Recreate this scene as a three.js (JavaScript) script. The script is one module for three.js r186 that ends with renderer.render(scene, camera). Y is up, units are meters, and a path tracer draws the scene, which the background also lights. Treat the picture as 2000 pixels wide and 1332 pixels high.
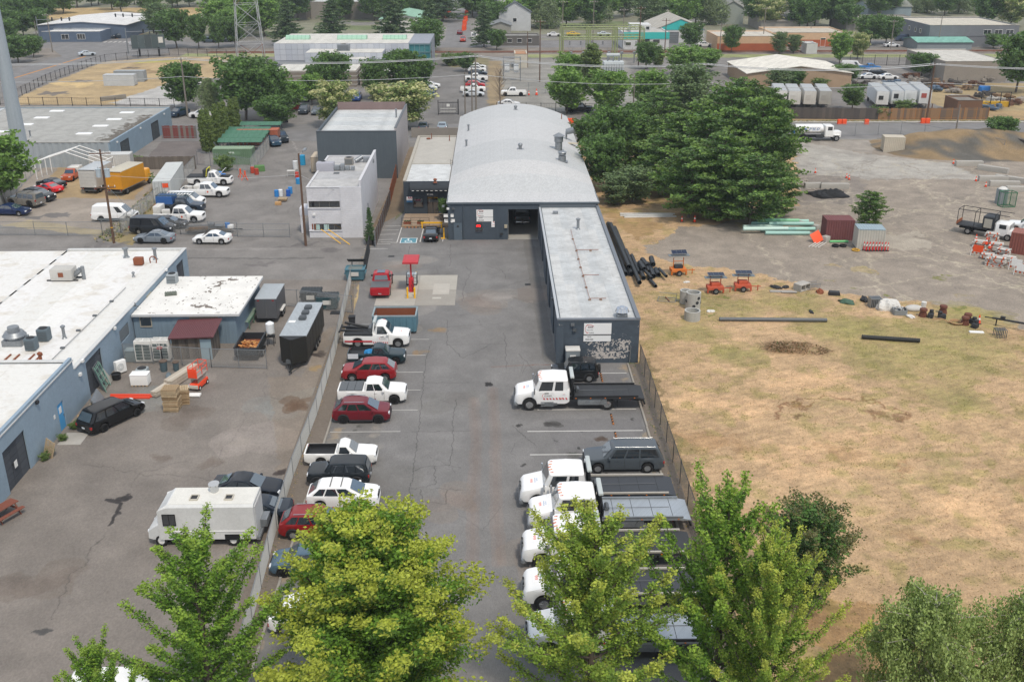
import * as THREE from 'three';
import{mergeGeometries,toCreasedNormals}from 'three/addons/utils/BufferGeometryUtils.js';

// ---------- camera, sky, sun, exposure ----------
const scene=new THREE.Scene();
const camera=new THREE.PerspectiveCamera(36.83,1024/681,0.5,3000);
camera.position.set(-0.255,35.89,13.4);
camera.rotation.order='YXZ';
camera.rotation.set(-22.441*Math.PI/180,-1.06*Math.PI/180,0);
const renderer=new THREE.WebGLRenderer({antialias:true});
renderer.toneMapping=THREE.LinearToneMapping;
renderer.toneMappingExposure=1.38;
renderer.shadowMap.enabled=true;
renderer.shadowMap.type=THREE.PCFSoftShadowMap;

scene.fog=new THREE.FogExp2(0xc9d3dc,0.0002);

// seeded random and value noise
let seed_=7;
const rnd=()=>{seed_=(seed_+0x6d2b79f5)| 0;let t=Math.imul(seed_ ^(seed_>>>15),1 | seed_);t=(t+Math.imul(t ^(t>>>7),61 | t))^ t;return((t ^(t>>>14))>>>0)/4294967296;};
const rr=(a,b)=>a+(b-a)*rnd();
const reseed=(s)=>{seed_=s;};
const hash2=(x,y)=>{let h=Math.imul(x,374761393)^ Math.imul(y,668265263);h=Math.imul(h ^(h>>>13),1274126177);return((h ^(h>>>16))>>>0)/4294967296;};
function vn(x,y,p=0){// value noise, period p cells when p > 0
let xi=Math.floor(x),yi=Math.floor(y);const fx=x-xi,fy=y-yi;
const u=fx*fx*(3-2*fx),v=fy*fy*(3-2*fy);
let x1=xi+1,y1=yi+1;
if(p){xi=((xi % p)+p)% p;yi=((yi % p)+p)% p;x1=((x1 % p)+p)% p;y1=((y1 % p)+p)% p;}
const a=hash2(xi,yi),b=hash2(x1,yi),c=hash2(xi,y1),d=hash2(x1,y1);
return a+(b-a)*u+(c-a)*v+(a-b-c+d)*u*v;
}
function fbm(x,y,o=4,p=0){let s=0,a=0.5,t=0;for(let i=0;i<o;i++){s+=a*vn(x+i*17.3,y+i*9.1,p?p:0);t+=a;x*=2;y*=2;a*=0.5;if(p)p*=2;}return s/t;}
const sm=(a,b,x)=>{const t=Math.min(1,Math.max(0,(x-a)/(b-a)));return t*t*(3-2*t);};

// bright, thinly clouded sky: air and cloud only
const SUN=new THREE.Vector3(0.22,0.86,0.46).normalize();
{
const w=512,h=256,d=new Float32Array(w*h*4);
for(let j=0;j<h;j++)for(let i=0;i<w;i++){
const el=((j+0.5)/h-0.5)*Math.PI,az=((i+0.5)/w)*2*Math.PI;
const y=Math.sin(el),px=Math.cos(el)*Math.cos(az),pz=Math.cos(el)*Math.sin(az);
const k=1/(Math.max(y,0)+0.25);
const c=sm(0.3,0.66,fbm(px*k*1.7+9,pz*k*1.7+5,5));
const blue=[0.36,0.52,0.78],cloud=[0.9,0.9,0.91];
const hz=Math.pow(1-Math.max(y,0),3),o=(j*w+i)*4;
for(let q=0;q<3;q++){
let v=blue[q]*(1-c)+cloud[q]*c;v=v*(1-0.5*hz)+[0.74,0.79,0.86][q]*0.5*hz;
if(y<0)v=[0.3,0.3,0.28][q];
d[o+q]=v*0.76;
}
d[o+3]=1;
}
const t=new THREE.DataTexture(d,w,h,THREE.RGBAFormat,THREE.FloatType);
t.mapping=THREE.EquirectangularReflectionMapping;t.magFilter=THREE.LinearFilter;t.minFilter=THREE.LinearFilter;t.needsUpdate=true;
scene.background=t;scene.environment=t;
}
const sun=new THREE.DirectionalLight(0xfff3e2,1.9);
sun.position.copy(SUN).multiplyScalar(500).add(new THREE.Vector3(0,0,-160));sun.target.position.set(0,0,-160);
sun.castShadow=true;sun.shadow.radius=13;sun.shadow.mapSize.set(4096,4096);
Object.assign(sun.shadow.camera,{left:-340,right:340,top:340,bottom:-340,near:10,far:1200});
scene.add(sun,sun.target);

// ---------- helpers ----------
const V3=THREE.Vector3,PI=Math.PI;
const taken=new Map();
function numbered(n){const k=taken.get(n)||0;taken.set(n,k+1);return k?n+'_'+String(k).padStart(3,'0'):n;}
function shade(o){o.traverse((m)=>{if(m.isMesh){m.castShadow=true;m.receiveShadow=true;}});return o;}
function thing(name,label,category,x=0,y=0,z=0,ry=0,group){
const o=new THREE.Group();o.name=numbered(name);o.position.set(x,y,z);o.rotation.y=ry;
o.userData={label,category};if(group)o.userData.group=group;scene.add(o);return o;
}
function mesh(name,geo,m,parent,x=0,y=0,z=0,ry=0){
const o=new THREE.Mesh(geo,m);o.name=parent?name:numbered(name);o.position.set(x,y,z);o.rotation.y=ry;
o.castShadow=o.receiveShadow=true;(parent||scene).add(o);return o;
}
function solo(name,label,category,geo,m,x=0,y=0,z=0,ry=0,group){
const o=mesh(name,geo,m,null,x,y,z,ry);o.userData={label,category};if(group)o.userData.group=group;return o;
}
function copyOf(src,label,x,y,z,ry=0,s=1){
const o=src.clone();o.name=numbered(src.name.replace(/_\d{3}$/,''));o.userData={...src.userData,label};
o.position.set(x,y,z);o.rotation.y=ry;if(s!==1)o.scale.multiplyScalar(s);scene.add(o);return o;
}
const ord=(n)=>{const a='first second third fourth fifth sixth seventh eighth ninth tenth eleventh twelfth thirteenth fourteenth fifteenth sixteenth seventeenth eighteenth nineteenth twentieth'.split(' ');return n<20?a[n]:n<29?'twenty-'+a[n-20]:n===29?'thirtieth':'thirty-'+a[n-30];};
const mg=(l)=>mergeGeometries(l.map((g)=>{const q=g.index?g.toNonIndexed():g;for(const k of Object.keys(q.attributes))if(!['position','normal','uv'].includes(k))q.deleteAttribute(k);return q;}));
// box with its base at y, uv in metres
function box(w,h,d,x=0,y=0,z=0){
const g=new THREE.BoxGeometry(w,h,d),u=g.attributes.uv,dims=[[d,h],[d,h],[w,d],[w,d],[w,h],[w,h]];
for(let f=0;f<6;f++)for(let k=0;k<4;k++){const i=f*4+k;u.setXY(i,u.getX(i)*dims[f][0]+x,u.getY(i)*dims[f][1]+y);}
return g.translate(x,y+h/2,z);
}
// box from corner to corner
const bb=(x0,x1,y0,y1,z0,z1)=>box(Math.abs(x1-x0),Math.abs(y1-y0),Math.abs(z1-z0),(x0+x1)/2,Math.min(y0,y1),(z0+z1)/2);
// box with chamfered upright and top edges
function rbox(w,h,d,r=0.04,x=0,y=0,z=0){
const ring=(i,Y)=>{const a=w/2-i,b=d/2-i,q=r;return[[a-q,-b],[a,-b+q],[a,b-q],[a-q,b],[-a+q,b],[-a,b-q],[-a,-b+q],[-a+q,-b]].map(([X,Z])=>[X+x,Y+y,Z+z]).reverse();};
return loft([ring(0,0),ring(0,h-r),ring(r*0.35,h-r*0.3),ring(r,h)],{crease:0.6});
}
const cyl=(r0,r1,h,x=0,y=0,z=0,n=14,open=false)=>new THREE.CylinderGeometry(r1,r0,h,n,1,open).translate(x,y+h/2,z);
const UP=new V3(0,1,0);
function rod(a,b,r=0.03,n=6,r2){
const A=new V3(...a),B=new V3(...b),d=B.clone().sub(A),g=new THREE.CylinderGeometry(r2??r,r,d.length(),n);
g.applyQuaternion(new THREE.Quaternion().setFromUnitVectors(UP,d.clone().normalize()));const m=A.add(B).multiplyScalar(0.5);return g.translate(m.x,m.y,m.z);
}
function path(pts,r=0.03,seg=20,n=6,closed=false){return new THREE.TubeGeometry(new THREE.CatmullRomCurve3(pts.map((p)=>new V3(...p)),closed),seg,r,n,closed);}
function pipeGeo(L,R,t=0.03,n=20){// hollow pipe along x
const p=[[R,-L/2],[R,L/2],[R-t,L/2],[R-t,-L/2],[R,-L/2]].map((a)=>new THREE.Vector2(...a));
return toCreasedNormals(new THREE.LatheGeometry(p,n),0.6).rotateZ(PI/2);
}
// quad mesh from rings of equal length
function loft(rings,{close=true,caps=true,crease=0.7}={}){
const P=[],n=rings[0].length,q=(a,b,c,d)=>{P.push(...a,...b,...c,...a,...c,...d);};
for(let i=0;i<rings.length-1;i++)for(let j=0;j<(close?n:n-1);j++){const k=(j+1)% n;q(rings[i][j],rings[i+1][j],rings[i+1][k],rings[i][k]);}
if(caps)for(const[r,s]of[[rings[0],1],[rings[rings.length-1],-1]]){
const c=[0,1,2].map((k)=>r.reduce((t,p)=>t+p[k],0)/n);
for(let j=0;j<n;j++){const a=r[j],b=r[(j+1)% n];if(s>0)P.push(...c,...a,...b);else P.push(...c,...b,...a);}
}
return finish(P,crease);
}
function finish(P,crease){
const g=new THREE.BufferGeometry();g.setAttribute('position',new THREE.Float32BufferAttribute(P,3));
const uv=new Float32Array(P.length/3*2);for(let i=0;i<uv.length/2;i++){uv[2*i]=P[3*i]+P[3*i+2]*0.7;uv[2*i+1]=P[3*i+1]+P[3*i+2]*0.7;}
g.setAttribute('uv',new THREE.BufferAttribute(uv,2));g.computeVertexNormals();
return crease?toCreasedNormals(g,crease):g;
}
function quads(list){const P=[];for(const[a,b,c,d]of list)P.push(...a,...b,...c,...a,...c,...d);return finish(P,0);}
function polyPrism(pts,y0,y1){// upright prism over a plan polygon of [x, z]
const s=new THREE.Shape(pts.map(([x,z])=>new THREE.Vector2(x,-z)));
return new THREE.ExtrudeGeometry(s,{depth:y1-y0,bevelEnabled:false}).rotateX(-PI/2).translate(0,y0,0);
}
// ground sheet over a plan polygon with uv in metres
function sheet(pts,y){
const g=new THREE.ShapeGeometry(new THREE.Shape(pts.map(([x,z])=>new THREE.Vector2(x,-z))));g.rotateX(-PI/2).translate(0,y,0);
const p=g.attributes.position,u=g.attributes.uv;for(let i=0;i<p.count;i++)u.setXY(i,p.getX(i),p.getZ(i));return g;
}
// [x0,z0,x1,z1,...] -> points
const pairs=(...a)=>{const r=[];for(let i=0;i<a.length;i+=2)r.push([a[i],a[i+1]]);return r;};

// ---------- textures ----------
function texOf(w,h,f,srgb=true,rep=1,repY=rep){
const d=new Uint8Array(w*h*4);
for(let j=0;j<h;j++)for(let i=0;i<w;i++){const c=f(i,j),o=(j*w+i)*4;d[o]=c[0];d[o+1]=c[1];d[o+2]=c[2];d[o+3]=255;}
const t=new THREE.DataTexture(d,w,h);t.wrapS=t.wrapT=THREE.RepeatWrapping;t.magFilter=THREE.LinearFilter;t.minFilter=THREE.LinearMipmapLinearFilter;t.generateMipmaps=true;
if(srgb)t.colorSpace=THREE.SRGBColorSpace;t.repeat.set(rep,repY);t.needsUpdate=true;return t;
}
const cl=(v)=>(v<0?0:v>255?255:v);
const g3=(v)=>{v=cl(v);return[v,v,v];};
// mottled weathering, near white, multiplies a colour
const T_wear=texOf(512,512,(i,j)=>g3(255*(0.88+0.08*fbm(i/64,j/64,5,8)+0.06*fbm(i/8+5,j/8,4,64))-12*hash2(i,j)),true,1/9);
const T_fine=texOf(512,512,(i,j)=>g3(255*(0.82+0.18*fbm(i/16,j/16,5,32))-30*hash2(i,j)),true,1/3);
const T_streak=texOf(512,512,(i,j)=>g3(255*(0.86+0.1*fbm(i/4,j/128,4,0)+0.06*fbm(i/64,j/64,3,8))-10*hash2(i,j)),true,1/6);
const T_membrane=texOf(1024,1024,(i,j)=>{// old roof membrane: sheet laps and dirt
const a=fbm(i/128,j/128,6,8),b=fbm(i/32+3,j/32,4,32);let v=0.9+0.08*sm(0.25,0.7,a)-0.05*sm(0.55,0.75,b);
if(i % 128<1.2)v-=0.07;return[cl(255*v),cl(255*(v-0.004)),cl(255*(v-0.016))];
},true,1/8.5);
const T_dirt=texOf(1024,1024,(i,j)=>{const a=sm(0.54,0.72,fbm(i/128,j/128,6,8)),b=sm(0.6,0.7,fbm(i/40+8,j/40,5,26))*0.5,v=250-7*hash2(i,j)-14*fbm(i/16,j/16,3,64);return[cl(v-11*a-14*b),cl(v-14*a-17*b),cl(v-19*a-21*b)];},true,1/14);
const T_siding=texOf(64,64,(i,j)=>g3(j % 32<3?40:120+(j % 32)*3),false,1,1/0.5);
const T_rib=texOf(64,8,(i)=>g3(i % 32<8?220:i % 32<12?160:60),false,1/0.6,1);
const T_block=texOf(256,256,(i,j)=>{const r=Math.floor(j/32),x=(i+(r % 2)*32)% 64;return g3(j % 32<2||x<2?30:190+40*hash2(i,j));},false,1/1.6);
const T_wood=texOf(512,512,(i,j)=>{const p=Math.floor(i/32),t=0.66+0.3*hash2(p,3)-0.2*fbm(i/6,j/90+p*7,4);return i % 32<2?[40,36,32]:[cl(255*t),cl(250*t),cl(242*t)];},true,1/2.4);

// ---------- materials ----------
const mats=new Map();
function pm(hex,rough=0.7,metal=0,o={},key=''){
const k=[hex,rough,metal,key].join();if(mats.has(k))return mats.get(k);
const phys=o.clearcoat!==undefined||o.transmission!==undefined||o.sheen!==undefined;
const m=new(phys?THREE.MeshPhysicalMaterial:THREE.MeshStandardMaterial)({color:hex,roughness:rough,metalness:metal,side:THREE.DoubleSide,...o});mats.set(k,m);return m;
}
const worn=(hex,rough=0.85,tex=T_wear,o={},key='')=>pm(hex,rough,0,{map:tex,...o},'w'+tex.id+key);
const paint=(hex)=>pm(hex,0.5,0,{clearcoat:0.7,clearcoatRoughness:0.05,specularIntensity:0.3},'paint');
const K={
glass:pm(0x18222a,0.05,0,{clearcoat:1,clearcoatRoughness:0.02,ior:2.1},'glass'),wind:pm(0x3a4a54,0.05,0,{clearcoat:1,clearcoatRoughness:0.02,ior:2.1},'wind'),tyre:pm(0x1c1c1d,0.9),rim:pm(0xa9abad,0.35,0.7),blackrim:pm(0x222325,0.4,0.5),chrome:pm(0xc8cacc,0.22,0.9),
black:pm(0x18191b,0.6),dark:pm(0x2a2c2f,0.7),under:pm(0x141414,0.95),white:pm(0xe6e6e3,0.5),lampw:pm(0xdfe3e6,0.15,0.1,{clearcoat:1},'l'),lampr:pm(0xa31512,0.25,0,{clearcoat:1},'l'),amber:pm(0xd9781c,0.3),
galv:pm(0xa7acb0,0.45,0.6,{map:T_fine},'g'),steel:pm(0x6c7073,0.5,0.6),orange:pm(0xe8501a,0.6),coneo:pm(0xf0481a,0.6),yellow:pm(0xf2b80c,0.55),red:pm(0xb8202a,0.5),bluep:pm(0x1f6fb5,0.5),plate:pm(0xd5dbe2,0.5),
wood:worn(0xb08c66,0.85,T_wood),oldwood:worn(0x8a8177,0.9,T_wood),pallet:worn(0xc6aa84,0.85,T_fine),rust:worn(0x8e5236,0.9,T_wear),concrete:worn(0xb4b0a8,0.92,T_wear),white2:worn(0xdedcd6,0.7),wire:pm(0x9a9fa3,0.5,0.5),
};
// flat print on a canvas
function print(w,h,draw,ppm=64){
const c=document.createElement('canvas');c.width=Math.max(8,Math.round(w*ppm));c.height=Math.max(8,Math.round(h*ppm));const x=c.getContext('2d');draw(x,c.width,c.height);
const t=new THREE.CanvasTexture(c);t.colorSpace=THREE.SRGBColorSpace;return pm(0xffffff,0.55,0,{map:t},'print'+t.id);
}
const text=(x,s,px,X,Y,col,font='sans-serif',weight='bold',align='center')=>{x.fillStyle=col;x.font=weight+' '+px+'px '+font;x.textAlign=align;x.textBaseline='middle';x.fillText(s,X,Y);};
// flat panel w x h facing +z, standing at y
const panel=(w,h,x=0,y=0,z=0)=>new THREE.PlaneGeometry(w,h).translate(x,y+h/2,z);

// ---------- ground ----------
function struct(name,geo,m,parent){const o=mesh(name,geo,m,parent);o.castShadow=!!parent;if(!parent)o.userData.kind='structure';return o;}
// a surface whose kinds of soil and stains are drawn in plan: marks(ctx) in metres, then grain per texel
function soil(W,H,x0,z0,w,d,marks,grain,wob=0.35){
const c=document.createElement('canvas');c.width=W;c.height=H;const x=c.getContext('2d');
x.scale(W/w,H/d);x.translate(-x0,-z0);x.lineCap='round';x.lineJoin='round';marks(x);
const src=x.getImageData(0,0,W,H).data;
const t=texOf(W,H,(i,j)=>{
const X=x0+(i+0.5)*w/W,Z=z0+(j+0.5)*d/H;
let a=i,b=j;
if(wob){a=Math.round(i+(fbm(X*0.9+40,Z*0.9,3)-0.5)*4*wob*W/w);b=Math.round(j+(fbm(X*0.9,Z*0.9+70,3)-0.5)*4*wob*H/d);a=a<0?0:a>=W?W-1:a;b=b<0?0:b>=H?H-1:b;}
const o=(b*W+a)*4;return grain(X,Z,src[o],src[o+1],src[o+2],src[o+3]/255,i,j);
},true,1/w,1/d);
t.offset.set(-x0/w,-z0/d);t.wrapS=t.wrapT=THREE.ClampToEdgeWrapping;return t;
}
function poly(x,col,...a){x.fillStyle=col;x.beginPath();for(let i=0;i<a.length;i+=2)i?x.lineTo(a[i],a[i+1]):x.moveTo(a[i],a[i+1]);x.closePath();x.fill();}
function line(x,col,wd,...a){x.strokeStyle=col;x.lineWidth=wd;x.beginPath();for(let i=0;i<a.length;i+=2)i?x.lineTo(a[i],a[i+1]):x.moveTo(a[i],a[i+1]);x.stroke();}
function crackLine(x,wd,...a){// wandering crack through the given points
const p=pairs(...a);x.strokeStyle='rgba(54,51,50,0.45)';x.lineWidth=wd;x.beginPath();x.moveTo(p[0][0],p[0][1]);
for(let i=1;i<p.length;i++){const[ax,az]=p[i-1],[bx,bz]=p[i],n=Math.max(2,Math.ceil(Math.hypot(bx-ax,bz-az)/0.35));for(let k=1;k<=n;k++){const t=k/n,e=k<n?0.09:0;x.lineTo(ax+(bx-ax)*t+rr(-e,e),az+(bz-az)*t+rr(-e,e));}}
x.stroke();
}
function stain(x,col,X,Z,r,n=7,sq=1){x.fillStyle=col;for(let k=0;k<n;k++){x.beginPath();x.ellipse(X+rr(-r,r)*0.5,Z+rr(-r,r)*0.5*sq,r*rr(0.25,0.6),r*rr(0.2,0.5)*sq,rr(0,3),0,7);x.fill();}}
const grainMix=(r,g,b,k)=>[cl(r*k),cl(g*k),cl(b*k)];
const gmat=(t,o={})=>new THREE.MeshStandardMaterial({map:t,roughness:0.95,...o});

// wide base ground out to the horizon
{
const t=texOf(512,512,(i,j)=>{const n=fbm(i/32,j/32,5,16),m=sm(0.42,0.58,n);return grainMix(112+40*(1-m),112+18*(1-m),84,0.8+0.4*hash2(i,j)*0.6);},true,1/120);
struct('ground',sheet([[-1500,827.64],[1500,827.64],[1500,-2069.1],[-1500,-2069.1]],0),gmat(t));
}
// beyond the cross street: lots, verges, rail bed, substation gravel
{
reseed(21);
const t=soil(2048,1100,-270,-524.17,560,361.4,(x)=>{
poly(x,'#77736f',-270,-162.77,290,-162.77,290,-524.17,-270,-524.17);
poly(x,'#7b7a66',-270,-331.06,290,-320.02,290,-524.17,-270,-524.17);
poly(x,'#837f7a',-22,-320.02,-3,-320.02,-6,-524.17,-24,-524.17);
for(let k=0;k<90;k++)stain(x,rnd()<0.5?'#7d7a75':'#66704a',rr(-260,280),rr(-517.27,-325.54),rr(6,14),6);
poly(x,'#a8926d',-103.32,-212.43,-103.9,-222.33,-105.53,-272.79,-89.67,-284.68,-68.79,-280.87,-60.39,-243.98,-76.22,-237.45,-79.02,-203.47,-99.45,-203.85);
stain(x,'#6a5c4c',-93.54,-260.32,4,9,0.4);stain(x,'#75634f',-81.41,-265.07,6,9,0.35);stain(x,'#6f665c',-97.58,-219.3,5,9,0.5);stain(x,'#6f665c',-97.58,-237.85,4,8,0.5);stain(x,'#857050',-85.94,-253.49,8,8,0.3);stain(x,'#c2a878',-97.29,-232.15,8,8,0.5);stain(x,'#a39a55',-92.04,-273.61,9,9,0.2);
poly(x,'#aaa8a4',-80.75,-205.41,-75.85,-238.28,-68.47,-235.66,-65.76,-202.6);
poly(x,'#7d756c',-270,-284.16,290,-281.4,290,-302.09,-270,-304.85);// rail bed
line(x,'#5c4a40',1.1,-88,-292.43,290,-288.29);line(x,'#4d3f38',0.9,-88,-295.88,290,-291.74);
poly(x,'#8f9466',-88,-284.16,-16,-281.4,-16,-288.98,-88,-291.05);poly(x,'#8b9060',8,-280.02,290,-275.88,290,-284.16,8,-286.92);
poly(x,'#89867f',-2,-193.12,32,-193.12,36,-275.88,-2,-275.88);// substation gravel
poly(x,'#726f6c',-18,-182.08,0,-182.08,0,-275.88,-18,-275.88);
poly(x,'#8b7a5e',-1.5,-201.39,2,-201.39,2,-273.12,-1.5,-273.12);poly(x,'#7c7456',-13.37,-280.98,-1.24,-280.76,-1.2,-263.59,-11.16,-259.78);
poly(x,'#9c8460',54,-182.08,112,-182.08,112,-195.87,54,-195.87);poly(x,'#9d8a66',92,-193.12,150,-193.12,150,-228.98,92,-231.74);
stain(x,'#6f5a45',90.26,-228.68,5,12,0.3);stain(x,'#5d5045',104.18,-224.5,7,14,0.3);stain(x,'#8d7b5f',103.74,-209.96,7,10,0.3);
poly(x,'#b39a6e',71.58,-270.58,63.74,-260.38,80.36,-262.08);
poly(x,'#b59c70',-270,-400.03,-120,-393.13,-120,-455.2,-270,-455.2);
},(X,Z,r,g,b,a,i,j)=>grainMix(r,g,b,0.8+0.28*fbm(X*0.35,Z*0.35,4)+0.1*hash2(i,j)),0.5);
struct('far_ground',sheet([[-270,-162.77],[290,-162.77],[290,-524.17],[-270,-524.17]],0.004),gmat(t));
}
// roads beyond
const ASPH=gmat(texOf(512,512,(i,j)=>{const n=0.84+0.22*fbm(i/64,j/64,5,8)+0.1*(hash2(i,j)-0.5);return grainMix(126,124,123,n);},true,1/14));
const yellowLine=worn(0xd08a2a,0.8),whiteLine=worn(0xd6d4ce,0.8,T_wear),fadedLine=worn(0xb9b6b0,0.85,T_wear);
{
const r=struct('street',sheet([[-80,-165.53],[170,-164.15],[170,-179.32],[-80,-181.39]],0.02),ASPH);
for(const[z,z2]of[[-165,-163.9],[-181.2,-179.3]])struct('kerb',loft([0,1].map((k)=>{const X=k?170:14,Z=k?z2:z;return[[X,0,Z],[X,0.14,Z],[X,0.14,Z+0.2],[X,0,Z+0.2]];})),K.concrete,r);
struct('sidewalk',sheet([[14,-180.98],[170,-179.05],[170,-181.25],[14,-183.18]],0.12),K.concrete,r);
const m=struct('main_road',sheet([[-280,-331.06],[-128,-313.12],[-95,-304.85],[290,-303.47],[290,-318.64],[-95,-321.4],[-135,-331.06],[-280,-361.4]],0.016),ASPH);
const d=struct('side_road',sheet(pairs(-109.5,-219.52,-110.91,-248.46,-104.43,-282.67,-93.17,-291.82,-99.95,-315.24,-134.79,-324.42,-131.46,-303.76,-121.31,-285.27,-124.35,-253.27),0.02),ASPH);
struct('center_line',quads([[[-117,-236.55],[-114.84,-285.15]].map(([p,q])=>[p,q])].map(([a,b])=>{const y=0.026;return[[a[0],y,a[1]],[b[0],y,b[1]],[b[0]+0.5,y,b[1]+0.7],[a[0]+0.5,y,a[1]+0.7]];})),yellowLine,d);
struct('crosswalk',mg([0,1,2,3,4,5].map((k)=>box(0.6,0.004,3,-121.65+k*1.5,0.026,-321.28))),whiteLine,d);
const u=struct('avenue',sheet(pairs(-14.93,-310.91,-6.47,-310.75,-12.17,-497.23,-19.93,-497.38),0.012),ASPH);
const v=struct('left_avenue',sheet(pairs(-127.35,-324.28,-105.54,-318.14,-123.7,-356.05,-126.13,-386.05,-128.98,-386.11,-126.79,-345.96),0.026),ASPH);
struct('center_line',quads([[[-121.44,-330.11],[-117.68,-345.8]]].map(([a,b])=>{const y=0.034;return[[a[0],y,a[1]],[b[0],y,b[1]],[b[0]+0.4,y,b[1]+0.3],[a[0]+0.4,y,a[1]+0.3]];})),yellowLine,v);
for(const z of[-291.3,-293.4])struct('rail',box(370,0.16,0.1,103,0.1,z),K.rust,m);
}
// left yards and alley
{
reseed(33);
const t=soil(1100,2048,-78,-183.46,65,193.12,(x)=>{
poly(x,'#7c7874',-78,-183.46,-13,-183.46,-13,9.66,-78,9.66);
poly(x,'#958b80',-62.64,-112.99,-47.03,-107.75,-47.65,-116.31,-50.44,-144.21,-61.29,-155.6,-71.42,-155.78,-73.61,-137.91,-78,-115.87,-78,-108.97);// gravelly yard
poly(x,'#a08a68',-63.48,-124.36,-58.94,-127.06,-49.94,-125.49,-51.77,-140.8,-60.64,-153.62,-70.58,-155.77,-66.64,-139.41);
poly(x,'#9b8e72',-62.64,-112.99,-47.26,-107.54,-46.29,-109.27,-59.75,-115.31);poly(x,'#8a7c58',-47.05,-106.03,-42.87,-103.87,-43.37,-117.47,-48.37,-142.44,-50.84,-144.22,-46.98,-122.71,-46.29,-109.27);
stain(x,'#6e6a67',-57.42,-117.73,2.4,12,0.5);stain(x,'#6e6a67',-60.26,-116.54,2,8,0.5);
poly(x,'#6e6764',-58.49,-171.99,-52.05,-171.87,-45.79,-146.97,-55.61,-143.61);// yard behind grey-blue shop
poly(x,'#7b746d',-78,9.66,-13.5,9.66,-13.5,-91.04,-78,-91.04);// near left lot, browner
for(let k=0;k<26;k++)stain(x,['rgba(140,132,124,0.5)','rgba(104,94,88,0.4)','rgba(128,128,122,0.45)'][k % 3],rr(-34,-15),rr(-68.97,2.76),rr(1,4),6);
poly(x,'rgba(132,118,104,0.55)',-19.61,-66.03,-16.58,-65.97,-16.06,-77.11,-15.33,-77.1,-14.78,-49.14,-15.31,-49.15);stain(x,'rgba(96,74,56,0.5)',-15.85,-60.52,1.6,9);stain(x,'rgba(146,124,88,0.5)',-15.53,-67.56,0.8,8);stain(x,'rgba(60,52,48,0.6)',-15.13,-49.5,0.8,8);stain(x,'rgba(60,52,48,0.5)',-15.83,-70.93,0.9,7);
x.fillStyle='rgba(48,45,45,0.85)';for(const[a,b,r]of[[-24.96,-46.73,0.55],[-25.22,-46.48,0.6],[-25.35,-45.63,0.3],[-24.9,-44.49,0.22],[-25.04,-43.94,0.18],[-25.71,-46.09,0.5]]){x.beginPath();x.ellipse(a,b,r,r*0.8,0.4,0,7);x.fill();}
line(x,'rgba(48,45,45,0.85)',0.3,-25.14,-45.63,-25.09,-44.68,-25,-43.33);
crackLine(x,0.05,-29.61,-51.01,-27.43,-50.45,-24.99,-49.54,-22.43,-49.28,-20.05,-48.96);crackLine(x,0.05,-22.5,-51.47,-25.22,-49.69,-25.12,-47.74);crackLine(x,0.06,-24.85,-41.97,-25.3,-37.64,-25.19,-35.42,-24.96,-33.57);crackLine(x,0.04,-19.54,-59.67,-20.38,-48.89);
crackLine(x,0.04,-20.28,-69.3,-19.21,-62.01,-17.05,-61.49);stain(x,'#4c4a48',-25.11,-32.35,0.5,6);
for(let k=0;k<14;k++)stain(x,'rgba(100,97,94,0.5)',rr(-60,-17),rr(-110.35,-93.8),rr(1,3),5,0.5);
line(x,'rgba(90,88,85,0.6)',0.5,-70,-99.32,-20,-98.63);line(x,'rgba(140,137,132,0.5)',0.8,-70,-102.9,-22,-102.08);
for(let k=0;k<20;k++)crackLine(x,0.05,rr(-44,-18),rr(-179.32,-115.87),rr(-44,-18),rr(-179.32,-115.87));
line(x,'rgba(160,156,150,0.5)',0.3,-38.44,-170.22,-35.33,-165.61,-32.95,-157.08);
line(x,'#b09a70',0.7,-14.07,-98.4,-14.43,-70.67,-14.32,-48.99,-13.79,-34.05,-12.6,8.28);
},(X,Z,r,g,b,a,i,j)=>grainMix(r,g,b,0.84+0.24*fbm(X*0.5,Z*0.5,5)+0.12*(hash2(i,j)-0.3)+0.06*(vn(X*9,Z*9)-0.5)),0.25);
struct('left_yard',sheet([[-78,9.66],[-13,9.66],[-13,-183.46],[-78,-183.46]],0.008),gmat(t));
}
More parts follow.
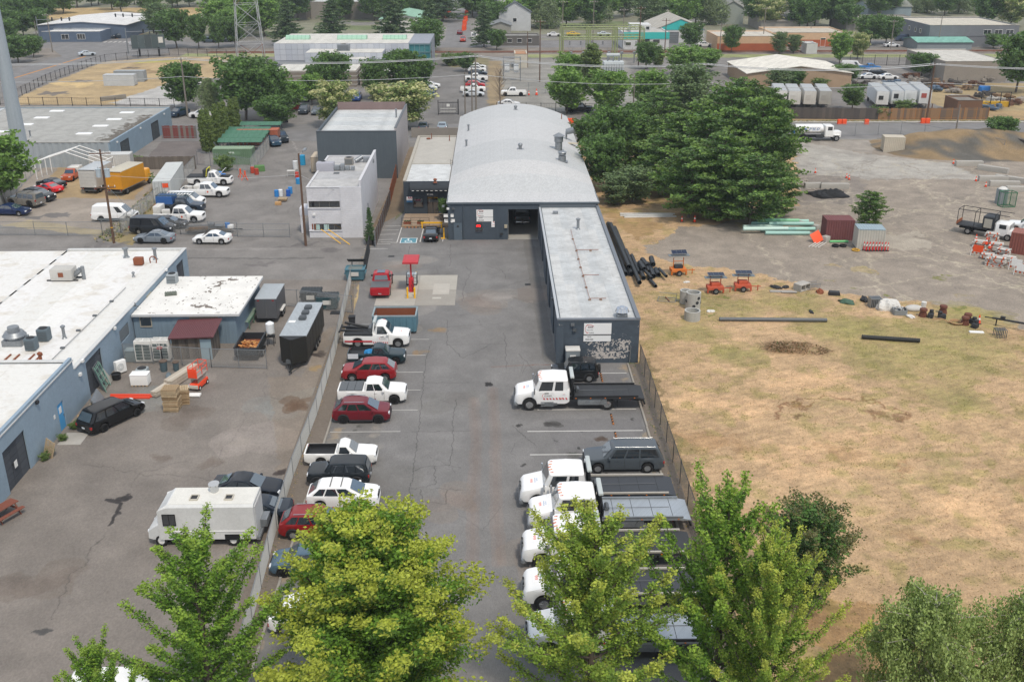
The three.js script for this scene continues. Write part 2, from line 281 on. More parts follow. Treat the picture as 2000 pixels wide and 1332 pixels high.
// dry grass field and gravel yard on the right
const FIELD={x0:12,z0:-166.91,w:120,d:179.32};
let fieldKind;// 0 grass .. 1 gravel, for the grass tufts
{
reseed(45);
const W=2048,H=2048,kind=new Float32Array(256*256);
const t=soil(W,H,FIELD.x0,FIELD.z0,FIELD.w,FIELD.d,(x)=>{
poly(x,'#b89a76',12,-166.91,132,-166.91,132,12.41,12,12.41);
const gv=(c,...a)=>poly(x,c,...a);
gv('#968b7e',17.85,-103.16,23.22,-110.25,31.72,-113.62,41.07,-121.08,47.01,-142.41,51.84,-166.25,134,-166.91,134,-60.69,49.94,-75.89,46.98,-81.48,42.55,-83.33,35.54,-85.92,29.42,-91.28,24.41,-94,19.6,-95.91,18,-98.77);
gv('#a39d94',52.58,-163.99,61.09,-153.33,72.27,-145.51,72.97,-133.6,67.49,-135.95,54.83,-134.89,46.25,-139.67);
gv('#aaa59c',51.82,-159.66,60.6,-149.45,71.76,-146.25,72.46,-138.51,56.36,-137.14,50.18,-142.35);
gv('#8a8178',45.67,-139,54.83,-137.17,50.78,-120.9,41.07,-121.08);gv('#9a9288',55.59,-169.88,68.41,-166.85,61.93,-153.32,52.9,-163.54);
gv('#978a70',64.49,-171.62,78.63,-174.29,87.25,-152.85,134,-162.77,71.23,-169.59);gv('#77706a',73.51,-165.85,79.8,-163.48,82.08,-149.06,75.19,-144.73,70.37,-153.16);
for(let k=0;k<40;k++){x.globalAlpha=0.45;line(x,k % 2?'#bcb09a':'#837a70',rr(0.15,0.4),rr(28,60),rr(-115.87,-80.01),rr(30,70),rr(-137.94,-82.76),rr(50,90),rr(-151.73,-96.56));}x.globalAlpha=1;
stain(x,'#a89878',40.44,-93.35,2,10,0.5);stain(x,'#a69476',37.43,-95.58,1.6,6,0.4);stain(x,'#a99f90',48.16,-104.27,5,10);stain(x,'#1f2022',46.92,-126.53,2.4,12,0.35);
stain(x,'#a5977a',33.12,-111.22,4,8,0.4);
gv('#a88a60',14.38,-121.57,21.47,-111.44,17.34,-104.84,15,-111.56);
for(let k=0;k<90;k++){const c=['rgba(148,132,88,0.2)','rgba(156,138,94,0.2)','rgba(168,140,106,0.3)','rgba(200,170,134,0.3)'][k % 4];stain(x,c,rr(13,60),rr(-85.52,5.52),rr(0.8,3.2),6,0.6);}
for(const[a,b,r]of[[18.88,-84.99,3],[22.97,-81.92,4],[30.01,-83.27,4],[35.38,-76.16,4],[41.17,-74.76,5],[41.91,-68.71,5],[17.43,-76.49,3.5],[21.85,-70.23,3],[31.5,-76.23,4],[35.14,-68.84,5],[36.23,-60.5,3.5],[46.26,-78.66,4]])stain(x,'rgba(152,138,88,0.24)',a,b,r*1.3,16,0.9);
for(const[a,b,r]of[[26.78,-63.62,5],[19.29,-58.95,4],[16.82,-60.86,4],[27.1,-52.07,6],[21.45,-50.65,5],[30.93,-43.64,5]])stain(x,'rgba(202,168,128,0.4)',a,b,r,12,0.6);
x.strokeStyle='rgba(122,86,58,0.6)';x.lineWidth=0.25;x.beginPath();for(const[k,[a,b]]of pairs(20.82,-56.96,22.44,-59.35,24.46,-60.72,26.88,-61.15,29.24,-60.73,31.14,-59.65,32.16,-57.99).entries())k?x.lineTo(a,b):x.moveTo(a,b);x.stroke();
stain(x,'rgba(128,96,62,0.5)',24.4,-59.78,1.5,9,0.4);stain(x,'rgba(122,92,62,0.4)',29.24,-58.31,1.6,8,0.4);stain(x,'rgba(110,84,56,0.5)',23.44,-57.09,1.2,8,0.5);stain(x,'rgba(120,90,60,0.4)',31.33,-57.38,1.2,8,0.5);
for(let k=0;k<16;k++)stain(x,'rgba(166,132,94,0.3)',rr(14,50),rr(-55.18,-8.28),rr(1,4),8,0.6);
for(let k=0;k<14;k++)stain(x,'rgba(116,118,60,0.7)',13.95+rr(0,40),rr(-91.04,-80.01),rr(0.4,1),5,0.6);
poly(x,'#8f7a58',12,12.41,12.6,-68.97,13.3,-68.97,12.9,12.41);stain(x,'#a98860',19.56,-30.18,5,12);
},(X,Z,r,g,b,a,i,j)=>{
const grass=sm(24,46,r-b);// straw is yellow, gravel is grey
if((i & 7)===0&&(j & 7)===0)kind[(j>>3)*256+(i>>3)]=1-grass;
const f=fbm(X*0.45+11,Z*0.45,4),q=fbm(X*2.1,Z*2.1+30,4),st=fbm(X*1.3+Z*3.1,Z*1.1-X*0.6,3),h=hash2(i,j);
const gs=0.86+0.16*f+0.16*(q-0.4)+0.22*(st-0.5)+0.18*(h-0.5),gg=0.8+0.24*fbm(X*0.7,Z*0.7,4)+0.2*(h-0.4);
const k=gs*grass+gg*(1-grass),gr=grass*sm(0.5,0.78,fbm(X*0.8+90,Z*0.8+4,4))*0.3;
return[cl(k*(r*(1-gr)+124*gr)),cl(k*(g*(1-gr)+124*gr)),cl(k*(b*(1-gr)+56*gr))];
},0.6);
fieldKind=(X,Z)=>{const i=Math.floor((X-FIELD.x0)/FIELD.w*256),j=Math.floor((Z-FIELD.z0)/FIELD.d*256);return i<0||j<0||i>255||j>255?1:kind[j*256+i];};
struct('field',sheet([[12,12.41],[132,12.41],[132,-164.84],[12,-164.84]],0.012),gmat(t));
}
// paved lot between the fences
let lot;
{
reseed(57);
const t=soil(1100,2048,-16.5,-160.01,29.5,171.05,(x)=>{
poly(x,'#767472',-16.5,11.04,13,11.04,13,-160.01,-16.5,-160.01);
poly(x,'#7a6b58',-16,-108.97,-12,-118.63,-11.9,-160.01,-16.5,-160.01);
for(let k=0;k<34;k++)stain(x,['rgba(110,106,103,0.35)','rgba(142,137,132,0.35)','rgba(128,118,110,0.35)'][k % 3],rr(-12,10),rr(-104.83,5.52),rr(1,5),6);
for(let k=0;k<8;k++){poly(x,'rgba(98,96,95,0.34)',3.6,-66+k*8.5,11,-66+k*8.5,11,-59.3+k*8.5,4.4,-59.3+k*8.5);}
poly(x,'rgba(106,103,101,0.4)',-12.8,-71.73,-9,-71.73,-8.6,5.52,-12.8,5.52);
for(const a of[[-1.97,-61.21,-1.67,-54.19,-1.74,-46.84,-1.7,-38.5],[-0.44,-63.12,-0.22,-54.98,-0.25,-46.81,-0.07,-38.47]]){line(x,'rgba(126,114,104,0.3)',0.9,...a);line(x,'rgba(122,106,94,0.22)',0.35,...a);}
for(let k=0;k<60;k++)stain(x,k % 2?'rgba(70,67,65,0.22)':'rgba(150,140,128,0.2)',rnd()<0.5?rr(4,10.8):rr(-12.4,-8),rr(-70,0),rr(0.3,1.1),6);for(let k=0;k<50;k++)stain(x,'rgba(150,134,112,0.3)',rnd()<0.5?rr(10.6,11.3):rr(-12.8,-12),rr(-70,2),rr(0.2,0.6),5,2);
for(let k=0;k<26;k++)stain(x,'rgba(58,56,55,0.5)',rr(3.5,10.5),rr(-63.45,-8.28),rr(0.12,0.4),4);for(let k=0;k<16;k++)stain(x,'rgba(58,56,55,0.45)',rr(-12,-7),rr(-71.73,-11.04),rr(0.12,0.4),4);
stain(x,'rgba(40,38,38,0.85)',-0.7,-64.03,0.45,7);stain(x,'rgba(52,50,49,0.8)',1.59,-56.46,0.35,6);stain(x,'rgba(52,50,49,0.6)',1.69,-50.35,0.3,6);stain(x,'rgba(52,50,49,0.7)',5.99,-52.78,0.25,6);stain(x,'rgba(70,56,46,0.5)',7.66,-54.02,0.7,8);stain(x,'rgba(140,118,92,0.6)',-5.59,-76.27,1,8);stain(x,'rgba(140,118,92,0.5)',-6.92,-70.77,0.9,8);
stain(x,'rgba(60,58,56,0.5)',4.18,-56.58,0.9,8);
const c=(...a)=>crackLine(x,0.055,...a);
c(-6.03,-72.89,-6.31,-69.61,-6.23,-64.74,-6.06,-55.09,-6.05,-48.98,-6.03,-44.96);c(-3.42,-61.24,-3.47,-56.72,-3.44,-50.74,-3.54,-50.38);c(-6.09,-49.55,-5.24,-50.26,-3.55,-50.52,-2.7,-50.07);c(-4.52,-50.39,-4.31,-47.7,-6.1,-47.25);c(-4.29,-47.22,-2.44,-47.05);c(-5.33,-47.17,-5.16,-45.58,-3.58,-45.23,-3.55,-47.07);c(-4.59,-72.86,-3.01,-69.54,-0.53,-72.79);c(-6.53,-55.68,-2.08,-55.68);c(-6.73,-64.45,-2.45,-64.37);c(-4.57,-72.5,-4.83,-78.91);c(-4.58,-72.62,0.87,-72.76);line(x,'rgba(120,70,50,0.6)',0.08,-0.53,-67.6,4.59,-68.06);c(-3.38,-95.42,-2.78,-93.62,-3.49,-88.55,-3.48,-83.88);c(-1.1,-95.38,0.6,-93.91,1.12,-90.95);c(-11.7,-99.32,1.84,-100.04);c(-5.4,-103.59,-5.21,-95.45);c(-5.38,-76.92,0.7,-77.87);c(-2.32,-82.39,1.5,-81.6);c(1.89,-70.6,3,-67.21);c(1.04,-56.64,2.68,-53.31);c(0.67,-75.51,0.8,-67.25);c(0.55,-88.48,5.02,-91.73);c(-10.23,-103.27,-9.95,-95.54);c(1.57,-85.31,4.58,-82.26);
for(let k=0;k<26;k++){const a=rr(-6,3),b=rr(-102,0);crackLine(x,0.03,a,b,a+rr(-2.4,2.4),b+rr(-2,2),a+rr(-4,4),b+rr(-3,3));}
line(x,'rgba(96,93,91,0.4)',1.2,3.9,-104.83,4.6,-68.97);
},(X,Z,r,g,b,a,i,j)=>grainMix(r,g,b,0.86+0.22*fbm(X*0.6+3,Z*0.6,5)+0.14*(hash2(i,j)-0.4)+0.05*(vn(X*7,Z*7)-0.5)),0.06);
lot=struct('parking_lot',sheet([[-12.9,11.04],[11.35,11.04],[11.35,-105.66],[-5.9,-105.66],[-5.9,-115.87],[-12,-118.63],[-15,-104.83],[-15.2,-96.56],[-14.2,-85.52]],0.016),gmat(t));
struct('side_passage',sheet([[-5.8,-116.15],[-5.8,-160.01],[-14.4,-160.01],[-15.6,-107.59],[-12.2,-118.9]],0.014),gmat(t));
// painted bay lines
const L=(x0,x1,z,w=0.1,m=fadedLine)=>struct('bay_line',box(x1-x0,0.004,w,(x0+x1)/2,0.018,z),m,lot);
L(-8.08,-6.28,-74);L(-8.12,-6.39,-70.29);L(-8.62,-6.39,-66.63);L(-7.56,-6.38,-63.04);L(-8.53,-6.35,-59.34);L(-12.72,-7.42,-55.69);L(-12.6,-8.2,-46.79);L(-12.6,-8.2,-43.1);L(-12.6,-8.2,-39.11);
L(8.43,11,-66.1,0.1,whiteLine);L(3.11,10.92,-59.18,0.1,whiteLine);L(2.18,10.94,-55.51,0.1,whiteLine);L(2.25,11,-51.87,0.1,whiteLine);L(3.9,11,-43.52,0.1,whiteLine);L(3.9,11,-38.93,0.1,whiteLine);
// stalls by the office: hatched aisle, accessible stall
const Lz=(a,b,c,d,w=0.1,m=whiteLine)=>{const dx=c-a,dz=d-b,l=Math.hypot(dx,dz);const o=struct('bay_line',box(l,0.004,w,0,0,0),m,lot);o.position.set((a+c)/2,0.019,(b+d)/2);o.rotation.y=-Math.atan2(dz,dx);};
Lz(-11.81,-111.59,-11.86,-104.54);Lz(-9.05,-111.77,-9.11,-104.7);Lz(-6.33,-108.53,-6.42,-104.86);Lz(-13.84,-104.79,-11.86,-104.54);for(const y of[442,447,452,458,463,468])Lz(-13.94-(y-442)*0.06,-111.63+(y-442)*0.37,-11.94-(y-442)*0.03,-111.59+(y-442)*0.37-0.16,0.09);
const ada=print(2,2.1,(x,w,h)=>{x.fillStyle='#4d8797';x.fillRect(0,0,w,h);x.strokeStyle=x.fillStyle='#e6e8e6';x.lineWidth=w*0.05;x.strokeRect(w*0.02,h*0.02,w*0.96,h*0.96);x.lineWidth=w*0.06;x.beginPath();x.arc(w*0.5,h*0.66,h*0.2,0.2,4.4);x.stroke();x.beginPath();x.moveTo(w*0.46,h*0.3);x.lineTo(w*0.48,h*0.55);x.lineTo(w*0.64,h*0.56);x.lineTo(w*0.72,h*0.8);x.stroke();x.beginPath();x.arc(w*0.46,h*0.2,h*0.07,0,7);x.fill();});
const am=struct('accessible_marking',panel(2,2.1).translate(0,-1.05,0).rotateX(-PI/2),ada,lot);am.position.set(-10.51,0.021,-105.36);
// concrete fuelling pad with joints, covers
const pad=new THREE.Group();pad.name='concrete_pad';pad.userData.kind='structure';scene.add(pad);
const pc=worn(0xb3aea4,0.93,T_wear,{},'pad'),pd=worn(0xa29d94,0.93,T_wear,{},'pad2');
const pz0=-82.9,pz1=-92.3,px0=-12.3,px1=-4.2,pw=(px1-px0)/2,ph=(pz0-pz1)/2;
for(let a=0;a<2;a++)for(let b=0;b<2;b++)mesh('slab',box(pw-0.02,0.03,ph-0.02,px0+pw*(a+0.5),0.01,pz1+ph*(b+0.5)),(a+b)% 2?pc:pd,pad);
mesh('patch',box(1.7,0.006,3.3,-5.78,0.04,-87.79),worn(0xbdb8ae,0.9,T_wear,{},'p3'),pad);
mesh('access_cover',box(0.9,0.012,0.5,-6.12,0.044,-84.99),worn(0xc2beb4),pad);
for(const[u,w,d]of[[[-12.04,-99.13],0.7,0.5],[[3.32,-89.08],0.6,0.6]]){const o=struct('drain_grate',mg([box(w,0.01,d),...[-0.2,-0.1,0,0.1,0.2].map((q)=>box(w*0.9,0.014,0.04,0,0,q))]),K.dark,lot);o.position.set(u[0],0.018,u[1]);}
struct('repair_patch',box(2.3,0.004,3.6,3.33,0.018,-86.05),worn(0x807973,0.95,T_wear,{},'rp'),lot);
// kerbs along both sides
const kb=worn(0xa09a90,0.92,T_wear,{},'kerb');
for(let k=0;k<25;k++){const z=-68+k*3;if(z<8)struct('kerb',rbox(0.16,0.13,2.96,0.02,11.32+rr(-0.02,0.02),0.01,z+1.5),kb,lot);}
for(let k=0;k<25;k++){const z=-67+k*3;if(z<8)struct('kerb',rbox(0.15,0.1,2.96,0.02,-12.92+rr(-0.03,0.03),0.01,z+1.5),kb,lot);}
const ws=worn(0x857a6e,0.95,T_fine,{},'verge');
struct('verge',sheet([[11.4,11.04],[12.4,11.04],[12.5,-68],[11.4,-68]],0.02),ws);struct('verge',sheet([[-14.4,11.04],[-12.98,11.04],[-12.95,-71.73],[-15.3,-91.04],[-15.3,-82.76]],0.019),ws);
}
// grass tufts over the field, weeds along fences
{
reseed(71);
const blades=[];for(let k=0;k<7;k++){const a=rr(0,6.3),h=rr(0.4,1),l=rr(0.3,0.9),w=0.09;const c=Math.cos(a),s=Math.sin(a);blades.push(...[-s*w,0,c*w,s*w,0,-c*w,c*l,h,s*l]);}
const bg=finish(blades,0);
const tuft=(name,spots,m,label)=>{
const im=new THREE.InstancedMesh(bg,m,spots.length),M=new THREE.Matrix4(),q=new THREE.Quaternion(),c=new THREE.Color();im.name=name;im.userData={kind:'stuff',label};
spots.forEach(([x,z,s,r,g,b],i)=>{q.setFromAxisAngle(UP,rr(0,6.3));M.compose(new V3(x,0.012,z),q,new V3(s*1.3,s,s*1.3));im.setMatrixAt(i,M);im.setColorAt(i,c.setRGB(r,g,b));});
im.castShadow=im.receiveShadow=true;scene.add(im);
};
const gm=new THREE.MeshStandardMaterial({color:0xffffff,roughness:1,side:THREE.DoubleSide});
const sp=[];
for(let k=0;k<90000;k++){const x=rr(12.6,62),z=rr(-107,2);if(fieldKind(x,z)>rr(0.1,0.6)||(x>44&&z<-76))continue;const n=fbm(x*0.6,z*0.6,4);if(n<0.4&&rnd()<0.5)continue;const g=fbm(x*0.8+90,z*0.8+4,4)>0.58?1:rnd()<0.1?1:0,v=rr(0.95,1.45);sp.push([x,z,rr(0.04,0.1),v*(g?0.24:0.47),v*(g?0.22:0.34),v*(g?0.07:0.2)]);}
tuft('dry_grass',sp,gm,'dry straw-coloured grass covering the open field');
const wd=[];
for(let k=0;k<1300;k++){const z=rr(-69,2),g=rnd()<0.45,v=rr(0.7,1.2);wd.push([rr(11.5,13.2),z,rr(0.03,0.14),v*(g?0.1:0.4),v*(g?0.17:0.28),v*(g?0.03:0.12)]);}
for(let k=0;k<2200;k++){const t=rnd(),z=-105+t*107,f=-15.6+1.5*sm(-105,0,z),g=rnd()<0.2,v=rr(0.7,1.2);wd.push([f+rr(0.1,0.9),z,rr(0.03,0.1),v*(g?0.12:0.46),v*(g?0.18:0.32),v*(g?0.03:0.15)]);}
for(let k=0;k<900;k++){const t=rnd(),a=[-46.87,-106.03],b=[-48.19,-139.07],g=rnd()<0.35,v=rr(0.7,1.2);wd.push([a[0]+(b[0]-a[0])*t+rr(-1.5,1.5),a[1]+(b[1]-a[1])*t+rr(-0.8,0.8),rr(0.1,0.4),v*(g?0.12:0.36),v*(g?0.18:0.29),v*(g?0.04:0.15)]);}
for(let k=0;k<2400;k++){const v=rr(0.7,1.2),g=rnd()<0.4;wd.push([rr(54,104),rr(-182.3,-181.4),rr(0.1,0.35),v*(g?0.12:0.42),v*(g?0.17:0.3),v*(g?0.04:0.14)]);}
tuft('weeds',wd,gm,'weeds and dry grass along the fences');
}

// ---------- buildings ----------
const wallM=(hex,tex=T_wear,o={},key='')=>worn(hex,0.9,tex,o,key);
// framed window: frame (> pane); local z is outwards
function windowAt(parent,w,h,x,y,z,ry=0,frameM=K.white,panes=1,name='window'){
const f=mesh(name,mg([box(w+0.12,0.07,0.1,0,-0.07,0.03),box(w+0.12,0.07,0.1,0,h,0.03),box(0.06,h,0.1,-w/2-0.03,0,0.03),box(0.06,h,0.1,w/2+0.03,0,0.03),...Array.from({length:panes-1},(_,k)=>box(0.05,h,0.08,-w/2+(k+1)*w/panes,0,0.02))]),frameM,parent,x,y,z,ry);
for(let k=0;k<panes;k++)mesh('pane',box(w/panes-0.05,h,0.03,-w/2+(k+0.5)*w/panes,0,0),K.glass,f);
return f;
}
function doorAt(parent,w,h,x,y,z,ry,m,frameM=K.dark){
const d=mesh('door',box(w,h,0.06),m,parent,x,y,z,ry);mesh('handle',box(0.05,0.14,0.06,w/2-0.1,h*0.45,0.06),K.chrome,d);
mesh('frame',mg([box(0.08,h,0.1,-w/2-0.04,0,0),box(0.08,h,0.1,w/2+0.04,0,0),box(w+0.16,0.08,0.1,0,h,0)]),frameM,d);return d;
}
// sectional overhead door, each panel a piece; faces local +z
function rollDoor(parent,w,h,x,y,z,ry,m,n=5,cols=1){
const d=mesh('garage_door',mg([box(0.1,h,0.14,-w/2-0.05),box(0.1,h,0.14,w/2+0.05),box(w+0.2,0.12,0.14,0,h)]),K.dark,parent,x,y,z,ry);
for(let k=0;k<n;k++)for(let c=0;c<cols;c++)mesh('panel',box(w/cols-0.03,h/n-0.03,0.05,-w/2+(c+0.5)*w/cols,k*h/n,0.01),m,d);
return d;
}
// flat-roofed block: walls with thickness, roof deck inside a parapet, coping
function block(parent,x0,x1,z0,z1,h,wm,rm,{par=0.15,cop=null,names=['wall','wall','wall','wall'],t=0.2,open=[]}={}){
const P={front:()=>bb(x0,x1,0,h+par,z1-t,z1),back:()=>bb(x0,x1,0,h+par,z0,z0+t),left:()=>bb(x0,x0+t,0,h+par,z0+t,z1-t),right:()=>bb(x1-t,x1,0,h+par,z0+t,z1-t)};
for(const k of Object.keys(P))if(!open.includes(k))mesh('wall',P[k](),wm,parent);
const r=mesh('roof',bb(x0+t,x1-t,h-0.2,h,z0+t,z1-t),rm,parent);
if(cop)mesh('coping',mg([bb(x0-0.04,x1+0.04,h+par,h+par+0.06,z1-t-0.04,z1+0.05),bb(x0-0.04,x1+0.04,h+par,h+par+0.06,z0-0.05,z0+t+0.04),bb(x0-0.05,x0+t+0.04,h+par,h+par+0.06,z0+t+0.05,z1-t-0.05),bb(x1-t-0.04,x1+0.05,h+par,h+par+0.06,z0+t+0.05,z1-t-0.05)]),cop,r);
return r;
}
const ventPipe=(roof,x,y,z,r=0.12,h=1,m=K.galv,cap=true)=>{const o=mesh('vent_pipe',mg([cyl(r*1.8,r*1.1,0.12),cyl(r,r,h)]),m,roof,x,y,z);if(cap)mesh('cap',mg([cyl(r*1.6,r*1.6,0.1,0,h,0),cyl(r*1.6,0.02,0.12,0,h+0.1,0)]),m,o);return o;};
function turbine(roof,x,y,z,s=1){const o=mesh('roof_ventilator',mg([box(0.9*s,0.05,0.9*s),cyl(0.22*s,0.22*s,0.4*s)]),K.galv,roof,x,y,z);mesh('cowl',new THREE.SphereGeometry(0.32*s,14,10).scale(1,0.85,1).translate(0,0.6*s,0),K.galv,o);return o;}
function acUnit(parent,x,y,z,w,h,d,m=pm(0x7d858a,0.6),ry=0,top=true){
const o=mesh('air_conditioner',rbox(w,h,d,0.05),m,parent,x,y,z,ry);
if(top)mesh('fan_grille',mg([cyl(Math.min(w,d)*0.4,Math.min(w,d)*0.4,0.03,0,h,0,18),new THREE.TorusGeometry(Math.min(w,d)*0.26,0.02,5,18).rotateX(PI/2).translate(0,h+0.04,0)]),K.dark,o);
const n=5;mesh('louvre',mg(Array.from({length:n},(_,k)=>box(w*0.86,h*0.07,0.03,0,h*(0.14+0.15*k),d/2+0.005))),pm(0x565d61,0.6),o);return o;
}
const wallLamp=(parent,x,y,z,ry=0,m=K.galv)=>mesh('wall_lamp',mg([box(0.3,0.22,0.18,0,0,0.1),rod([0,0.1,0],[0,0.1,0.12],0.05)]),m,parent,x,y,z,ry);
const SLATE=0x4b5661;

// arched-roof shop
let shop;
{
const x0=-5.7,x1=12.2,z1=-105.52,z0=-162.08,e=4.55,rise=2.2,cx=(x0+x1)/2,hw=(x1-x0)/2;
const b=shop=thing('repair_shop','large slate grey repair shop with pale arched roof and open garage bay','building');
const wm=wallM(SLATE,T_wear,{},'s'),gx0=1.45,gx1=5.15,gh=3.75;
const wx=[-2.48,-1.6];
mesh('front_wall',mg([bb(x0,wx[0],0,e,z1-0.25,z1),bb(wx[0],wx[1],0,1.05,z1-0.25,z1),bb(wx[0],wx[1],2.1,e,z1-0.25,z1),bb(wx[1],gx0,0,e,z1-0.25,z1),bb(gx0,gx1,gh,e,z1-0.25,z1),bb(gx1,x1,0,e,z1-0.25,z1)]),wm,b);
mesh('side_wall',bb(x0,x0+0.25,0,e,z0,z1-0.25),wm,b);mesh('side_wall',bb(x1-0.25,x1,0,e,z0,z1-0.25),wm,b);mesh('back_wall',bb(x0+0.25,x1-0.25,0,e+0.4,z0,z0+0.25),wm,b);
mesh('fascia',bb(x0-0.12,x1+0.12,e-0.1,e+0.12,z1-0.05,z1+0.14),pm(0x59636b,0.6),b);
mesh('eave',mg([bb(x0-0.14,x0-0.02,e-0.1,e+0.14,z0,z1-0.06),bb(x1+0.02,x1+0.14,e-0.1,e+0.14,z0,z1-0.06)]),pm(0x59636b,0.6),b);
// roof skin: straight front eave running up into a barrel vault, laid in strips
const rmat=[0xd9dada,0xd4d6d6,0xdcdcdb,0xd1d3d3].map((c,k)=>worn(c,0.8,T_fine,{},'r'+k));
const hy=(u,z)=>e+0.13+rise*(1-u*u)*sm(0,12,z1+0.05-z);
const nz=12,nu=24,zz=[-105.39,-106.77,-108.7,-110.9,-113.39,-115.87,-118.63,-124.15,-132.42,-140.7,-148.98,-155.87,z0-0.1];
for(let k=0;k<nz;k+=2){
const rows=[];for(let s=0;s<=2;s++){const z=zz[k+s];rows.push(Array.from({length:nu+1},(_,i)=>{const u=-1+2*i/nu;return[cx+u*(hw+0.16),hy(u,z),z];}));}
const under=rows.map((r)=>r.map(([x,y,z])=>[x,y-0.12,z]).reverse());
mesh('roof_panel',loft(rows.map((r,i)=>[...r,...under[i]]),{crease:0.5}),rmat[(k/2)% 4],b);
}
for(const k of[1,2,3,4,5,6,7]){const u=-1+k*0.25;mesh('roof_lap',loft(zz.map((z)=>[-0.03,0.03].flatMap((d)=>[[cx+u*hw+d,hy(u,z)+0.012,z],[cx+u*hw+d,hy(u,z)-0.02,z]]).filter((_,i)=>i!==9)).map((r)=>[r[0],r[2],r[3],r[1]]),{crease:0.4}),rmat[(k+1)% 4],b);}
mesh('gable',loft([z0,z0+0.2].map((z)=>[...Array.from({length:13},(_,i)=>{const u=-1+i/6;return[cx+u*hw,hy(u,z0)-0.13,z];}),[x1,e,z],[x0,e,z]])),wm,b);
const rf=(u,z)=>hy(u,z)-0.05,on=(X,Z)=>[X,rf((X-cx)/hw,Z),Z];
turbine(b,...on(3.43,-125.26));turbine(b,...on(3.47,-156.26),0.9);ventPipe(b,...on(-4.05,-145.69),0.14,0.9);ventPipe(b,...on(-4.11,-134.15),0.14,0.9);
{const o=mesh('exhaust_stack',mg([box(1.5,0.1,1.2),cyl(0.5,0.5,1.1,0,0.1,0,18),cyl(0.5,0.62,0.12,0,1.2,0,18),cyl(0.62,0.62,0.7,0,1.32,0,18)]),K.galv,b,...on(8.85,-128.17));mesh('cap',mg([cyl(0.85,0.05,0.45,0,2.1,0,18)]),K.galv,o);}
{const o=mesh('exhaust_stack',mg([box(1.5,0.1,1.1),cyl(0.5,0.5,0.7,0,0.1,0,18),cyl(0.5,0.5,0.25,0,0.95,0,18)]),K.galv,b,...on(8.91,-121.4));mesh('cap',cyl(0.62,0.55,0.1,0,1.25,0,18),K.galv,o);}
{const p=on(10.66,-139.07);mesh('angled_duct',mg([cyl(0.14,0.14,1.3),rod([0,1.2,0],[1.1,1.5,0.2],0.42,12,0.5)]),K.galv,b,...p);}
ventPipe(b,...on(11.08,-156.48),0.07,0.9,K.rust,false);mesh('flashing',box(3.2,0.05,0.9),worn(0xc9bfa8),b,...on(10.64,-136.55),-0.3);
// front details
const D=doorAt(b,0.98,2.15,-4.56,0.02,z1+0.04,0,pm(0x55626d,0.6),pm(0x3f4952,0.7));mesh('door_window',box(0.26,0.26,0.02,0,1.6,0.04),K.glass,D);
mesh('inner_wall',bb(wx[0]-0.4,wx[1]+0.4,0.4,2.6,z1-1.6,z1-1.5),K.dark,b);
const ow=mesh('window',mg([bb(wx[0],wx[1],1.0,1.07,z1-0.02,z1+0.08),bb(wx[0],wx[1],2.08,2.14,z1-0.1,z1+0.04),bb(wx[0]-0.03,wx[0]+0.04,1.05,2.1,z1-0.1,z1+0.04),bb(wx[1]-0.04,wx[1]+0.03,1.05,2.1,z1-0.1,z1+0.04)]),pm(0x3d464e,0.7),b);
mesh('pane',bb(wx[0],wx[1],1.05,2.1,z1-0.12,z1-0.1),K.glass,ow);
const open=mesh('neon_open_sign',box(0.5,0.2,0.03,(wx[0]+wx[1])/2-0.05,1.6,z1-0.085),pm(0xff2a2a,0.5,0,{emissive:0xff1212,emissiveIntensity:1.2},'neon'),b);
const nl=new THREE.PointLight(0xff2020,0.4);nl.position.set((wx[0]+wx[1])/2-0.05,1.7,z1+0.1);nl.castShadow=true;scene.add(nl);
const logo=(x,w,h)=>{x.fillStyle='#e8e8e6';x.fillRect(0,0,w,h);x.strokeStyle='#b8282c';x.lineWidth=h*0.05;x.beginPath();x.ellipse(w*0.36,h*0.5,w*0.26,h*0.36,-0.12,1.2,5.1);x.stroke();x.lineWidth=h*0.03;x.beginPath();x.moveTo(w*0.3,h*0.16);x.quadraticCurveTo(w*0.6,h*0.04,w*0.88,h*0.3);x.stroke();x.font='italic bold '+h*0.28+'px sans-serif';x.fillStyle='#3b1518';x.textAlign='center';x.textBaseline='middle';x.fillText('REMARK',w*0.56,h*0.34);x.fillStyle='#8a8a8a';x.font='bold '+h*0.15+'px sans-serif';x.fillText('TOWING & REPAIR',w*0.5,h*0.62);x.fillStyle='#333';x.fillText('503-364-7000',w*0.64,h*0.88);};
const sg=(X0,X1,y0,y1,draw,name='sign')=>mesh(name,box(Math.abs(X1-X0),y1-y0,0.04),print(Math.abs(X1-X0),y1-y0,draw),b,(X0+X1)/2,y0,z1+0.04);
sg(-2.32,-0.33,2.85,3.75,logo);
sg(-2.3,-0.33,2.3,2.8,(x,w,h)=>{x.fillStyle='#1c1c1e';x.fillRect(0,0,w,h);text(x,'COLLISION REPAIR',h*0.3,w/2,h*0.2,'#eee');x.fillStyle='#e6e6e4';x.fillRect(0,h*0.4,w,h);text(x,'TOWING 24 HOURS',h*0.2,w/2,h*0.56,'#555');text(x,'HOURS MON - FRI 8:00-5:00',h*0.22,w/2,h*0.84,'#222');});
sg(-6.23,-5.04,2.85,3.25,(x,w,h)=>{x.fillStyle='#eceae6';x.fillRect(0,0,w,h);text(x,'Automotive',h*0.5,w/2,h/2,'#222','serif');});
sg(-6.16,-4.91,2.2,2.6,(x,w,h)=>{x.fillStyle='#eceae6';x.fillRect(0,0,w,h);text(x,'PARTS',h*0.3,w/2,h*0.3,'#333');text(x,'DELIVERY ENTRANCE',h*0.24,w/2,h*0.7,'#333');});
